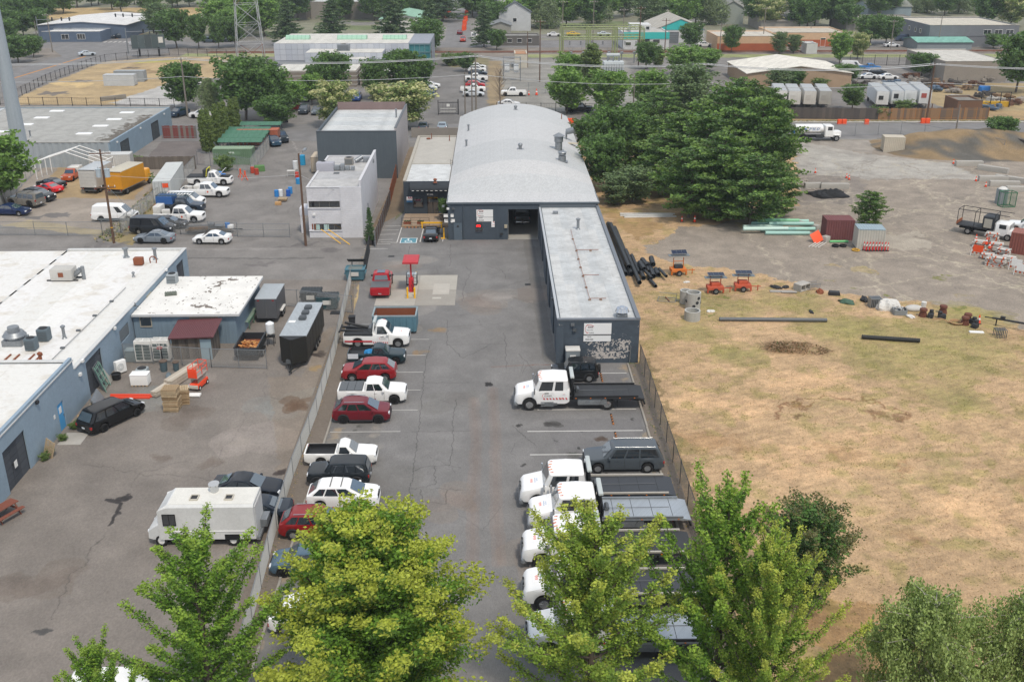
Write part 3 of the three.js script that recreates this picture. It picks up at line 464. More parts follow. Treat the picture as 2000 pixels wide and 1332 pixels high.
sg(-0.53,-0.14,1.6,2.3,(x,w,h)=>{x.fillStyle='#eeeceb';x.fillRect(0,0,w,h);x.strokeStyle='#b33';x.lineWidth=w*0.08;x.beginPath();x.arc(w/2,h*0.32,w*0.26,0,7);x.stroke();text(x,'P',w*0.4,w/2,h*0.33,'#333');text(x,'TOW ZONE',w*0.16,w/2,h*0.75,'#b33');});
mesh('downspout',rod([-3.89,0.1,z1+0.06],[-3.89,4.4,z1+0.06],0.05),pm(0x49545d,0.6),b);mesh('meter_box',box(0.35,0.4,0.2,1.2,1.5,z1+0.1),worn(0xbfb59e),b);mesh('hose_box',box(0.3,0.25,0.2,0.67,0.6,z1+0.1),K.dark,b);
mesh('pilaster',bb(0.11,0.36,0,e-0.1,z1,z1+0.06),wm,b);mesh('pilaster',bb(x0-0.02,x0+0.3,0,e-0.1,z1,z1+0.06),wm,b);wallLamp(b,-6.26,4.1,z1,0,K.galv);wallLamp(b,-5.69,3.8,z1,0,K.white);wallLamp(b,-5.06,3.8,z1,0,K.steel);
// inside of the bay: floor, side walls, back
const inn=worn(0x6d7276,0.9);mesh('bay_floor',bb(gx0-2,11.8,0.02,0.05,-137.94,z1),worn(0xb0aea8,0.9),b);mesh('bay_wall',bb(gx0-2.1,gx0-1.9,0.05,4.4,-137.94,z1-0.3),inn,b);mesh('bay_wall',bb(gx0-1.9,11.9,0.05,4.4,-138.22,-137.94),inn,b);
mesh('door_track',bb(gx0,gx0+0.08,0,gh,z1-0.35,z1-0.27),K.galv,b);mesh('door_track',bb(gx1-0.08,gx1,0,gh,z1-0.35,z1-0.27),K.galv,b);
}
// low wing with the grey membrane roof
{
const x0=5.2,x1=12.25,z1=-68.28,z0=-105.46,h=4.0,b=thing('shop_wing','long low slate grey shop wing with flat light grey roof and peeling front wall','building');
const wm=wallM(SLATE,T_block,{bumpMap:T_block,bumpScale:0.006,map:T_wear},'blk');
// peeling paint on the front wall, grey-white flakes in patches
const W=x1-x0,peel=texOf(1024,640,(i,j)=>{const X=i/1024,Y=j/640,m=sm(0.28,0.4,X)*(1-sm(0.84,0.95,X))*sm(0.05,0.14,Y)*(1-sm(0.5,0.62,Y)),n=fbm(X*60,Y*38,4),n2=fbm(X*7+3,Y*5,3),p=n*0.6+n2*0.4>0.74-0.26*m?1:0,g=0.86+0.2*fbm(X*18,Y*12,4);return p?grainMix(196,190,184,0.85+0.2*hash2(i,j)):grainMix(70,81,92,g);},true,1/W,1/h);
const fm=pm(0xffffff,0.88,0,{map:peel,bumpMap:T_block,bumpScale:0.005},'peel');
mesh('front_wall',bb(-W/2,W/2,0,h,-0.25,0),fm,b,(x0+x1)/2,0,z1);
const doors=[[-73.8,3],[-80.56,3.2],[-87.59,3.2],[-95.45,3.2],[-102.08,1]],seg=[];let zc=z1-0.25;
for(const[z,w]of doors){seg.push(bb(x0,x0+0.25,0,h,z+w/2,zc),bb(x0,x0+0.25,w>2?3.3:2.2,h,z-w/2,z+w/2));zc=z-w/2;}
seg.push(bb(x0,x0+0.25,0,h,z0,zc));mesh('side_wall',mg(seg),wm,b);
for(const[z,w]of doors)w>2?rollDoor(b,w-0.2,3.2,x0+0.16,0.02,z,-PI/2,pm(0x5c6770,0.6),5,1):doorAt(b,0.95,2.1,x0+0.16,0.02,z,-PI/2,pm(0x55626d,0.6));
mesh('side_wall',bb(x1-0.25,x1,0,h,z0,z1-0.25),wm,b);
mesh('buttress',loft([0,1].map((k)=>{const X=k?x0+0.5:x0-0.12;return[[X,0,z1],[X,0,z1+0.35],[X,3.4,z1+0.06],[X,3.4,z1]];})),wm,b);
// membrane sheets, each one laid with a lap
const rm=[0xc3c6c8,0xbfc3c6,0xc7c9ca].map((c,k)=>worn(c,0.8,T_membrane,{},'m'+k)),n=7,dw=(W-0.6)/n;
const roof=mesh('roof',bb(x0+0.25,x1-0.25,h-0.3,h-0.03,z0,z1-0.25),rm[0],b);
for(let k=0;k<n;k++)for(let s=0;s<4;s++)mesh('membrane_sheet',box(dw+0.02,0.012,9.3,x0+0.3+dw*(k+0.5),h-0.03+0.004*((k+s)% 2),z0+4.7+s*9.15),rm[(k*2+s)% 3],roof);
const cop=pm(0x6b7178,0.5);mesh('parapet',mg([bb(x1-0.3,x1+0.04,h,h+0.22,z0,z1+0.04),bb(x0-0.04,x1-0.3,h,h+0.14,z1-0.3,z1+0.04)]),cop,b);mesh('roof_edge',bb(x0-0.06,x0+0.16,h-0.02,h+0.08,z0,z1-0.3),pm(0xaeb2b5,0.5),b);
mesh('back_flashing',bb(x0,x1-0.3,h,h+0.35,z0,z0+0.15),pm(0x575f66,0.7),b);
// rusty gas pipe on wood blocks along the roof
const L=pairs(8.26,-95.6,8.24,-92.27,8.3,-88.04,8.29,-85.27,8.29,-82.63,8.32,-79.97,8.34,-76.7,8.37,-73.35),py=h+0.16;
mesh('gas_pipe',mg([path(L.map(([x,z])=>[x,py,z]),0.022,40),rod([L[2][0],py,L[2][1]],[10.6,py,L[2][1]],0.03),rod([L[5][0],py,L[5][1]],[9.85,py,L[5][1]],0.03),rod([L[7][0],py,L[7][1]],[9.86,py,L[7][1]],0.03)]),K.rust,b);
for(const[x,z]of[...L.slice(1),[9.77,L[2][1]],[9.38,L[7][1]]])mesh('pipe_block',rbox(0.24,0.1,0.24,0.02),worn(0x97806f,0.9,T_wear,{},'pb'),b,x,h-0.01,z);
ventPipe(b,9.1,h-0.01,-96.19,0.16,1.1);mesh('roof_hatch',box(0.6,0.3,0.4),K.galv,b,6.96,h,-102.59);
{const o=mesh('roof_ventilator',mg([rbox(0.9,0.35,0.9,0.04),cyl(0.32,0.32,0.3,0,0.35,0,16)]),K.galv,b,10.8,h-0.01,-69.18);mesh('cowl',mg([cyl(0.62,0.5,0.3,0,0.5,0,18),cyl(0.3,0.22,0.14,0,0.8,0,14)]),K.chrome,o);}
// signs on the front
const sx=(7.45+9.82)/2,sw=9.82-7.45;
mesh('sign',box(sw,1.0,0.05),print(sw,1,(x,w,h2)=>{const h=h2;x.fillStyle='#e6e8e8';x.fillRect(0,0,w,h);x.strokeStyle='#c0332f';x.lineWidth=h*0.06;x.beginPath();x.ellipse(w*0.33,h*0.5,w*0.22,h*0.36,-0.1,1.3,5);x.stroke();x.lineWidth=h*0.04;x.beginPath();x.moveTo(w*0.25,h*0.2);x.quadraticCurveTo(w*0.5,h*0.02,w*0.86,h*0.28);x.stroke();x.fillStyle='#4a1420';x.font='italic bold '+h*0.28+'px sans-serif';x.textAlign='center';x.textBaseline='middle';x.fillText('REMARK',w*0.55,h*0.34);x.fillStyle='#8d8f92';x.font='bold '+h*0.15+'px sans-serif';x.fillText('TOWING & REPAIR',w*0.5,h*0.62);x.fillStyle='#3a3a3c';x.fillText('503-364-7000',w*0.66,h*0.87);},96),b,sx,2.75,z1+0.04);
mesh('sign',box(sw,0.62,0.05),print(sw,0.62,(x,w,h)=>{x.fillStyle='#17181b';x.fillRect(0,0,w,h);x.fillStyle='#e4e6e6';x.fillRect(0,h*0.45,w,h);x.fillRect(w*0.33,0,w*0.33,h*0.2);text(x,'COLLISION REPAIR',h*0.24,w/2,h*0.32,'#eceded');text(x,'TOWING 24 HOURS',h*0.14,w/2,h*0.56,'#555');text(x,'HOURS MON - FRI 8:00-5:00',h*0.2,w/2,h*0.82,'#2c2c2e');},96),b,sx-0.02,2.08,z1+0.04);
wallLamp(b,6.46,3.55,z1,0,K.galv);wallLamp(b,6.63,3.05,z1,0,K.steel);mesh('standpipe',rod([11.48,0,z1+0.1],[11.57,1.6,z1+0.1],0.04),K.galv,b);wallLamp(b,x0-0.02,3.5,-74.76,-PI/2,K.steel);
}
// office lean-to
{
const x0=-11.9,x1=-5.8,z1=-116.7,z0=-146.22,h=4.5,b=thing('office_annex','dark slate office annex with awning, glass doors and OFFICE lettering','building');
const wm=wallM(0x3c4650,T_wear,{},'o'),dx0=-8.9,dx1=-7.41;
mesh('front_wall',mg([bb(x0,dx0,0,h,z1-0.2,z1),bb(dx0,dx1,2.5,h,z1-0.2,z1),bb(dx1,x1-0.05,0,h,z1-0.2,z1)]),wm,b);mesh('side_wall',bb(x0,x0+0.2,0,h,z0,z1-0.2),wm,b);mesh('back_wall',bb(x0+0.2,x1-0.05,0,h,z0,z0+0.2),wm,b);
const roof=mesh('roof',bb(x0+0.2,x1-0.16,h-0.2,h-0.02,z0+0.2,z1-0.2),worn(0xb9b5ac,0.9,T_wear,{},'of'),b);mesh('roof_sheet',bb(x0+0.4,x1-0.2,h-0.018,h,z1-10,z1-0.1),worn(0xcfd2d4,0.8,T_membrane),roof);
mesh('parapet',mg([bb(x0-0.05,x0+0.35,h,h+0.14,z0,z1),bb(x0+0.35,x1-0.18,h,h+0.14,z0,z0+0.35),bb(x0+0.4,x1-0.2,h,h+0.08,z1-10.3,z1-10)]),worn(0xb3aea2,0.9),b);
// awning over the front with a scalloped edge
mesh('awning',loft(Array.from({length:9},(_,k)=>{const a=k/8*PI/2,Y=h-0.1-0.8*(1-Math.cos(a)),Z=z1+1.15*Math.sin(a);return[[x0+0.9,Y,Z],[x1-0.1,Y,Z],[x1-0.1,Y-0.03,Z-0.03],[x0+0.9,Y-0.03,Z-0.03]];})),worn(0x2f353b,0.8,T_streak),b);
for(let k=0;k<9;k++)mesh('awning_trim',box(0.3,0.06,0.03,x0+1.3+k*0.6,h-0.98,z1+1.16),K.white,b);
const dr=mesh('glass_door',mg([bb(dx0,dx0+0.07,0,2.5,z1-0.12,z1-0.04),bb(dx1-0.07,dx1,0,2.5,z1-0.12,z1-0.04),bb(dx0,dx1,2.42,2.5,z1-0.12,z1-0.04),bb((dx0+dx1)/2-0.04,(dx0+dx1)/2+0.04,0,2.45,z1-0.12,z1-0.04)]),K.black,b);mesh('pane',bb(dx0+0.07,dx1-0.07,0.05,2.42,z1-0.1,z1-0.08),K.glass,dr);
windowAt(b,1.25,1.1,-10.05,1.15,z1,0,K.dark);const nw=mesh('neon_sign',box(0.7,0.12,0.03,-10.08,2.0,z1+0.05),pm(0x7a2a46,0.5),b);
mesh('lettering',box(1.5,0.36,0.03),print(1.5,0.36,(x,w,h2)=>{x.fillStyle='#333c45';x.fillRect(0,0,w,h2);text(x,'OFFICE',h2*0.98,w/2,h2*0.54,'#f2f2ee');},128),b,-8.24,2.56,z1+0.03);
mesh('sign',box(0.75,0.75,0.03),print(0.75,0.75,(x,w,h2)=>{x.fillStyle='#e8e6e4';x.fillRect(0,0,w,h2);x.fillStyle='#2a6f9c';x.fillRect(0,h2*0.75,w,h2);text(x,'AAA',h2*0.36,w/2,h2*0.4,'#c43232');}),b,-11.17,1.75,z1+0.03);
mesh('downspout',rod([x1-0.14,0.3,z1+0.1],[x1-0.14,3.9,z1+0.1],0.05),K.galv,b);
ventPipe(b,-7.74,h,-116.07,0.16,0.35,K.rust);ventPipe(b,-9.73,h,-144.48,0.06,0.8,K.rust,false);ventPipe(b,-6.91,h,-142.87,0.06,0.8,K.rust,false);mesh('roof_ladder',mg([rod([0,0,0],[0,1,0],0.02),rod([0.35,0,0],[0.35,1,0],0.02),...[0.2,0.5,0.8].map((y)=>rod([0,y,0],[0.35,y,0],0.015))]),K.dark,b,-6.11,h,-125.31);mesh('debris',new THREE.IcosahedronGeometry(0.35,1).scale(1,0.35,1),K.rust,b,-10.18,h+0.1,-144.09);
// tiled porch with ramp, yellow kerb
const pt=worn(0xb79f86,0.85,T_fine,{},'porch'),pf=thing('porch','tan tiled entry porch with black railing in front of the office','porch');const pz=-111.18;
for(let k=0;k<6;k++)for(let q=0;q<4;q++)mesh('tile',box(0.98,0.22,1.33,x0+0.55+k*1.0,0.015,z1+0.7+q*1.36),pt,pf);
mesh('step_face',bb(x0+0.06,x1-0.2,0.015,0.2,pz+0.02,pz+0.18),worn(0xa88f74),pf);
mesh('railing',mg([0,1,2,3].map((k)=>rod([x0+0.1+k*1.15,0.24,pz-0.1],[x0+0.1+k*1.15,1.15,pz-0.1],0.025)).concat([0.55,0.85,1.15].map((y)=>rod([x0+0.1,y,pz-0.1],[x0+3.55,y,pz-0.1],0.022)),[rod([x0+0.1,1.15,pz-0.1],[x0+0.1,1.15,z1+0.3],0.022)])),K.black,pf);
solo('yellow_barrier','yellow steel guard rail at the porch edge ahead of the black sedan','barrier',mg([box(2.7,0.16,0.16,0,0.62,0),box(0.14,0.62,0.14,-1.2),box(0.14,0.62,0.14,1.2)]),K.yellow,-8.01,0.01,-110.63);
solo('yellow_post_frame','yellow guard post standing against the slate shop corner','barrier',mg([box(0.16,1.25,0.16),box(0.5,0.12,0.16,-0.1,0,0.3)]),K.yellow,-6.3,0.01,-106.35);
for(const[i,u]of[[0,795],[1,820]]){const p=thing('planter_box',i?'terracotta planter box nearer the yellow guard rail':'terracotta planter box nearer the hatched aisle','planter',-11.18+i*1.7,0.24,-111.87);mesh('box',rbox(0.9,0.25,0.3,0.03),worn(0xa2532f),p);mesh('plant',mg(Array.from({length:9},(_,k)=>new THREE.IcosahedronGeometry(0.09,0).translate(-0.35+k*0.09,0.3+(k % 3)*0.05,(k % 2)*0.1-0.05))),worn(0x4c6238,0.9,T_fine),p);}
}
// pale two-storey office block
{
const x0=-22.6,x1=-16.1,z1=-106.77,z0=-124.42,h=6.2,b=thing('two_storey_building','pale grey two-storey building with horizontal siding and ribbon windows','building');
const sid=pm(0xe4e4e8,0.75,0,{map:T_wear,bumpMap:T_siding,bumpScale:0.025},'sid'),roofM=worn(0xbcbcbd,0.85,T_membrane,{},'2s');
const wX0=-22.44,wX1=-18.72,uy0=3.75,uy1=4.55,ly0=0.95,ly1=1.75,lX0=-22.03;
mesh('front_wall',mg([bb(x0,x1,0,ly0,z1-0.2,z1),bb(x0,lX0,ly0,ly1,z1-0.2,z1),bb(wX1,x1,ly0,ly1,z1-0.2,z1),bb(x0,x1,ly1,uy0,z1-0.2,z1),bb(x0,wX0,uy0,uy1,z1-0.2,z1),bb(wX1,x1,uy0,uy1,z1-0.2,z1),bb(x0,x1,uy1,h,z1-0.2,z1)]),sid,b);
mesh('front_bay',bb(wX1+0.1,x1+0.02,0,h+0.08,z1,z1+0.12),sid,b);
mesh('right_wall',bb(x1-0.25,x1,0,h+0.75,z0,z1-0.2),worn(0xdadade,0.85,T_streak,{},'rw'),b);mesh('left_wall',bb(x0,x0+0.2,0,h,z0,z1-0.2),sid,b);mesh('back_wall',bb(x0+0.2,x1-0.25,0,h,z0,z0+0.2),sid,b);
for(const[a,c,y0,y1,n]of[[wX0,wX1,uy0,uy1,3],[lX0,wX1,ly0,ly1,4]]){const w=windowAt(b,c-a-0.1,y1-y0-0.1,(a+c)/2,y0+0.05,z1-0.12,0,pm(0x6a665f,0.7),n);mesh('sill',bb(x0-0.02,c+0.06,y0-0.12,y0,z1,z1+0.1),sid,b);}
mesh('curtain',bb(lX0+0.1,lX0+0.7,ly0+0.05,ly1-0.1,z1-0.09,z1-0.07),pm(0xa9c4bf,0.8),b);mesh('curtain',bb(wX1-2.1,wX1-1.5,ly0+0.05,ly1-0.1,z1-0.09,z1-0.07),pm(0xa9c4bf,0.8),b);for(const q of[0,0.32])mesh('wood_panel',bb(x0+0.35+q,x0+0.5+q,ly0+0.1,ly1,z1+0.002,z1+0.03),worn(0x8a4a28),b);
const roof=mesh('roof',bb(x0+0.2,x1-0.25,h-0.25,h-0.05,z0+0.2,z1-0.2),roofM,b);mesh('roof_edge',mg([bb(x0-0.05,x1-0.25,h,h+0.08,z1-0.22,z1+0.06),bb(x0-0.05,x0+0.22,h,h+0.08,z0,z1-0.22),bb(x0+0.22,x1-0.25,h,h+0.08,z0,z0+0.22)]),pm(0xc6c6c8,0.6),b);mesh('parapet_cap',bb(x1-0.29,x1+0.04,h+0.75,h+0.81,z0,z1-0.2),pm(0xc6c6c8,0.6),b);
for(let k=0;k<4;k++)mesh('roof_sheet',bb(x0+0.25+(k % 2)*0.1,x1-0.3,h-0.048,h-0.042+0.004*(k % 2),z0+0.3+k*4.25,z0+4.5+k*4.25),worn([0xb8b8ba,0xc1c1c1,0xb4b5b8,0xbdbdbe][k],0.85,T_membrane,{},'rs'+k),roof);
mesh('rooftop_unit',rbox(2.2,1.05,1.3,0.06),pm(0xa0a0a8,0.6),roof,-21.64,h-0.04,-116.04);mesh('fan',cyl(0.3,0.3,0.05),K.dark,roof,-21.98,h+1.02,-116.59);acUnit(roof,-19.07,h-0.04,-118.32-1,1.1,0.95,1,pm(0x8a8680,0.6));
mesh('duct',mg([rbox(0.8,0.55,0.7,0.03,0,0.1,0),rbox(0.5,0.85,0.7,0.03,0.75,0,0.1),rbox(0.55,0.55,0.6,0.03,1.35,0,0),rbox(0.5,0.5,0.6,0.03,2,0,0)]),K.galv,roof,-20.2,h-0.04,-116.01);mesh('duct',mg([rod([0,0.2,0],[0.9,0.7,-0.5],0.3,8),rbox(1,0.7,0.7,0.04,1.5,0,-0.4),rbox(0.5,0.5,0.5,0.04,2.2,0,0)]),K.galv,roof,-18.39,h-0.04,-120.4);mesh('roof_hatch',box(0.7,0.08,0.6),K.steel,roof,-20.04,h-0.04,-114.32);
mesh('entry_canopy',rbox(1.4,0.9,2.2,0.04),sid,b,x0-0.7,2.3,z1-3);mesh('canopy_post',box(0.3,2.3,0.3),sid,b,x0-1.2,0.01,z1-2.1);doorAt(b,1,2.1,x0-0.04,0.02,z1-3,-PI/2,K.glass);wallLamp(b,-21.89,2.8,z1,0,K.white);
mesh('conduit',mg([rod([x1+0.06,0,-112.42],[x1+0.06,2.8,-112.42],0.05),box(0.2,0.6,0.3,x1+0.1,1.4,-111.46)]),K.galv,b);
for(const a of[[-20.84,-110.83,-18.53,-104.25],[-20,-110.82,-17.38,-103.81]])solo('guy_wire_guard',a[0]<-20.39?'yellow guy wire guard nearer the utility pole':'yellow guy wire guard nearer the potted conifer','guy guard',rod([a[0],1.6,-104.06-0.8],[a[2],0.02,a[3]],0.05),K.yellow);
}
// dark-fronted warehouse
{
const x0=-26.2,x1=-14.5,z1=-137.39,z0=-158.63,h=6.5,b=thing('grey_warehouse','tall plain warehouse with dark green-grey front wall and pale side','building');
mesh('front_wall',bb(x0,x1,0,h+0.5,z1-0.25,z1),worn(0x59636a,0.9,T_streak,{},'gw'),b);mesh('right_wall',bb(x1-0.25,x1,0,h+0.9,z0,z1-0.25),worn(0xb9b3b2,0.88,T_streak,{},'gr'),b);mesh('left_wall',bb(x0,x0+0.25,0,h+0.5,z0,z1-0.25),worn(0x59636a,0.9,T_streak,{},'gw'),b);mesh('back_wall',bb(x0+0.25,x1-0.25,0,h+1.3,z0,z0+0.25),worn(0x8d7a77,0.9,T_wear,{},'gbk'),b);
const r=mesh('roof',bb(x0+0.25,x1-0.25,h-0.2,h+0.05,z0+0.25,z1-0.25),worn(0xc4c7c8,0.8,T_membrane,{},'gwr'),b);
for(let k=0;k<6;k++)mesh('roof_sheet',bb(x0+0.3,x1-0.3,h+0.052,h+0.06+0.006*(k % 2),z0+0.3+k*3.4,z0+3.72+k*3.4),worn([0xc9cccd,0xbfc4c7][k % 2],0.8,T_membrane,{},'gs'+k % 2),r);
mesh('coping',mg([bb(x0-0.05,x1+0.05,h+0.5,h+0.58,z1-0.3,z1+0.05),bb(x1-0.3,x1+0.05,h+0.9,h+0.98,z0,z1-0.32)]),pm(0x5b5f64,0.6),b);ventPipe(b,-15.63,h,-150.96,0.12,1.3);
}
// blue block shop on the left: tall near part, long white-roofed part, low annex
{
const wm=worn(0x98acbc,0.9,T_wear,{bumpMap:T_block,bumpScale:0.004},'blue'),rm=worn(0xe6e5e1,0.85,T_dirt,{},'wr'),b=thing('blue_workshop','long blue painted block workshop with white roof and dark roll-up doors','building');
const xr=-33,wall=(z0,z1,h,holes,x=xr,m=wm)=>{const s=[];let c=z1;for(const[z,w,y0,y1]of holes){s.push(bb(x-0.25,x,0,h,z+w/2,c),bb(x-0.25,x,y1,h,z-w/2,z+w/2));if(y0>0)s.push(bb(x-0.25,x,0,y0,z-w/2,z+w/2));c=z-w/2;}s.push(bb(x-0.25,x,0,h,z0,c));mesh('side_wall',mg(s),m,b);};
wall(-59.87,-38.62,4.5,[[-48.83,3.4,0,3.1],[-56.56,1.1,0,2.2]]);wall(-91.59,-59.87,3.45,[[-63.87,3.4,0,3.0],[-71.18,2.4,1.4,2.6],[-88.83,2.4,0,2.8]]);
const dm=[0x4b5058,0x454a52,0x51565d].map((c,k)=>worn(c,0.8,T_wear,{},'dm'+k));
for(const[z,w,h]of[[-48.83,3.4,3.1],[-63.87,3.4,3.0],[-88.83,2.4,2.8]]){const d=rollDoor(b,w-0.06,h-0.05,xr-0.16,0.02,z,PI/2,dm[0],6,3);d.children.forEach((c,k)=>{c.material=dm[(k*7)% 3];});}
const bd=doorAt(b,1.0,2.15,xr-0.1,0.02,-56.56,PI/2,pm(0x4b9fd6,0.6),pm(0x7f95a8,0.7));mesh('notice',box(0.42,0.5,0.02,0,1.35,0.045),print(0.42,0.5,(x,w,h)=>{x.fillStyle='#e8e8e6';x.fillRect(0,0,w,h);x.fillStyle='#333';x.beginPath();x.moveTo(w*0.3,h*0.7);x.lineTo(w*0.5,h*0.25);x.lineTo(w*0.7,h*0.7);x.fill();}),bd);
mesh('notice',box(0.02,0.5,0.42,xr+0.02,1.25,-48.55),K.white,b);mesh('notice',box(0.02,0.3,0.26,xr+0.02,1.5,-55.31),K.white,b);
mesh('louvre_vent',mg([bb(xr-0.12,xr-0.08,1.45,2.55,-72.69,-69.66),...Array.from({length:9},(_,k)=>bb(xr-0.1,xr-0.02,1.58+k*0.1,1.62+k*0.1,-72.69,-69.66))]),pm(0x7d8488,0.6),b);mesh('door_panel',bb(xr,xr+0.06,0.9,3,-79.18,-77.8),worn(0xb5b096),b);
mesh('roof',bb(-62,xr-0.25,3.9,4.12,-59.59,-38.62),rm,b);mesh('roof',bb(-62,xr-0.25,3.15,3.31,-91.32,-60.14),rm,b);
const cap=worn(0xd3d4d2,0.7);mesh('coping',mg([bb(xr-0.3,xr+0.06,4.2,4.28,-60,-38.62),bb(-62,xr-0.3,4.14,4.28,-60,-59.59)]),cap,b);mesh('coping',mg([bb(xr-0.3,xr+0.06,3.45,3.53,-91.59,-60),bb(-45.4,xr-0.3,3.33,3.51,-91.59,-91.18)]),cap,b);mesh('step_wall',bb(-62,xr-0.25,3.1,4.2,-59.87,-59.59),wm,b);
mesh('end_wall',bb(-45.4,xr-0.25,0,3.35,-91.59,-91.32),wm,b);mesh('far_wall',bb(-45.6,-45.4,0,3.31,-91.59,-66.21),wm,b);
// membrane seams: separate sheets
for(let k=0;k<5;k++)mesh('roof_sheet',bb(-45.3+k*2.41,-42.93+k*2.41,3.312,3.318+0.004*(k % 2),-91.04,-60.28),worn([0xe8e7e4,0xe3e2dd,0xeae9e5][k % 3],0.85,T_dirt,{},'bs'+k % 3),b);for(let k=0;k<3;k++)mesh('roof_sheet',bb(-45.3+k*4,-41.4+k*4,4.122,4.13,-59.31,-41.38),worn(0xe5e4df,0.85,T_dirt,{},'bs9'),b);
const y=3.32;
{const o=mesh('rooftop_unit',rbox(2.1,1.1,1.5,0.06),worn(0xc4c2bc,0.7),b,-42.19,y+0.12,-82.01);mesh('skid',mg([box(3,0.12,0.15,0,-0.12,0.5),box(3,0.12,0.15,0,-0.12,-0.5)]),K.dark,o);mesh('rust_panel',box(0.5,0.45,0.02,0,0.35,0.76),K.rust,o);mesh('duct',mg([rod([1,0.3,0],[1.7,0.9,0],0.25,8),cyl(0.18,0.18,1.3,1.9,-0.1,0)]),K.galv,o);}
ventPipe(b,-38.47,y,-88.96,0.2,0.9);ventPipe(b,-35.23,y,-88.21,0.16,1.1);ventPipe(b,-35.7,y,-82.66,0.1,0.35);ventPipe(b,-36.35,y,-66.75,0.13,1);ventPipe(b,-36.27,y,-61.71,0.13,0.7,K.rust);mesh('roof_box',rbox(0.9,0.7,0.7,0.04),K.rust,b,-36.33,y+0.1,-86.37);mesh('gooseneck',path([[0,0,0],[0,0.5,0],[0.3,0.7,0],[0.6,0.5,0],[0.6,0,0]],0.06),K.rust,b,-35.39,y,-87.02);
{const o=mesh('exhaust_fan',mg([box(1.6,0.5,1.6),cyl(0.75,0.75,0.4,0,0.5,0,20)]),K.galv,b,-39.94,y,-65.69);mesh('cowl',mg([cyl(0.95,0.7,0.35,0,0.75,0,20),cyl(0.5,0.45,0.4,0,1.1,0,18)]),K.galv,o);}
acUnit(b,-38.04,y+0.1,-64.35,0.85,0.95,0.85,pm(0x59666d,0.6));acUnit(b,-37.8,y+0.1,-66.32,0.9,1,0.9,pm(0x59666d,0.6));for(const q of[0,0.7,1.9,2.5])mesh('timber_skid',box(0.12,0.1,1.5),K.rust,b,-39.3+q,y,-62.48);
mesh('roof_conduit',mg([rod([-35.5,y+0.12,-61.9],[-35.31,y+0.12,-79.19],0.025),...[[-35.66,-64.52],[-35.79,-68.35],[-35.66,-71.88],[-35.42,-75.54]].map(([a,c])=>rbox(0.35,0.14,0.25,0.03,a,y,c))]),K.steel,b);
for(const[z,yy]of[[-52.97,3.9],[-60.69,2.6],[-61.52,3.4],[-68.97,3.2],[-84.14,3.4]])wallLamp(b,xr,yy,z,PI/2,z<-60.56?K.white:K.dark);
// annex
const a=thing('blue_annex','low blue wood-sided annex with white patched roof','building'),am=worn(0x8196a6,0.88,T_streak,{bumpMap:T_rib,bumpScale:0.012},'anx'),ax0=-32.9,ax1=-23.7,az1=-73.38,az0=-83.59,ah=2.8;
mesh('front_wall',bb(ax0,ax1,0,ah,az1-0.2,az1),am,a);mesh('right_wall',bb(ax1-0.2,ax1,0,ah,az0,az1-0.2),am,a);mesh('back_wall',bb(ax0,ax1-0.2,0,ah,az0,az0+0.2),am,a);
// roof with worn-through dark patches
const rt=texOf(640,512,(i,j)=>{const X=i/640,Y=1-j/512,p=(x,z,r,s)=>Math.hypot((X-x)/r,(Y-z)/(r*s)),n=fbm(X*34,Y*28,4),s=Math.min(p(0.6,0.3,0.05,2.6),p(0.71,0.1,0.05,0.6),p(0.56,0.82,0.045,0.8),p(0.67,0.83,0.045,0.8));const w=0.9+0.12*fbm(X*9,Y*8,4);return n>0.36+0.2*Math.min(2,s)?grainMix(112,104,96,0.7+0.5*n):grainMix(230,228,222,w);},true,1/(ax1-ax0+0.4),1/(az1-az0+0.4));
const ar=mesh('roof',box(ax1-ax0+0.4,0.16,az1-az0+0.4),pm(0xffffff,0.88,0,{map:rt},'anxr'),a,(ax0+ax1)/2+0.2,ah,(az0+az1)/2+0.05);
mesh('fascia',mg([bb(ax0,ax1+0.42,ah-0.04,ah+0.17,az1+0.26,az1+0.32),bb(ax1+0.41,ax1+0.46,ah-0.04,ah+0.17,az0,az1+0.26)]),worn(0xd6d8d8),a);
windowAt(a,0.95,0.85,-31.78,1.75,az1,0,worn(0xb5ad9c));mesh('board',bb(-27.83,-25.26,1.7,2.9,az1,az1+0.04),worn(0xa89a8c,0.9,T_fine),a);mesh('hatch',bb(-29.36,-28.57,1.9,2.7,az1,az1+0.05),am,a);acUnit(a,-31.69,ah+0.16,-81.9,0.95,0.95,0.9,pm(0x99a0a3,0.6));mesh('roof_pallet',mg(Array.from({length:7},(_,k)=>box(0.1,0.05,1,-0.45+k*0.15,0.1,0)).concat([-0.4,0,0.4].map((z)=>box(1.1,0.1,0.08,0,0,z)))),worn(0x6c7468),a,-30.91,ah+0.16,-78.5,0.3);wallLamp(a,-25.15,2.95,az1,0,K.white);
mesh('downpipe',path([[xr+0.06,3.6,-74.49],[xr+0.1,3.3,-74.49],[xr+0.14,3.4,-74.21],[xr+0.5,3.4,-74.07]],0.05),K.steel,b);
// small lean-to shed with ribbed maroon roof
const s=thing('storage_shed','weathered wood shed with ribbed maroon metal roof','shed',-26.79,0,-71.13);const sw=3.4,sd=2.6;
for(const[n2,w,d,X,Z]of[['wall',sw,0.1,0,sd/2],['wall',sw,0.1,0,-sd/2],['wall',0.1,sd-0.1,-sw/2,0],['wall',0.1,sd-0.1,sw/2,0]])for(let k=0;k<(w>1?12:9);k++){const big=w>1,st=big?w/12:d/9;mesh('plank',box(big?st-0.015:w,2.1,big?d:st-0.015,X+(big?-w/2+st*(k+0.5):0),0.01,Z+(big?0:-d/2+st*(k+0.5))),worn([0x6b635b,0x5b544d,0x776d63][k % 3],0.9,T_streak,{},'pk'+k % 3),s);}
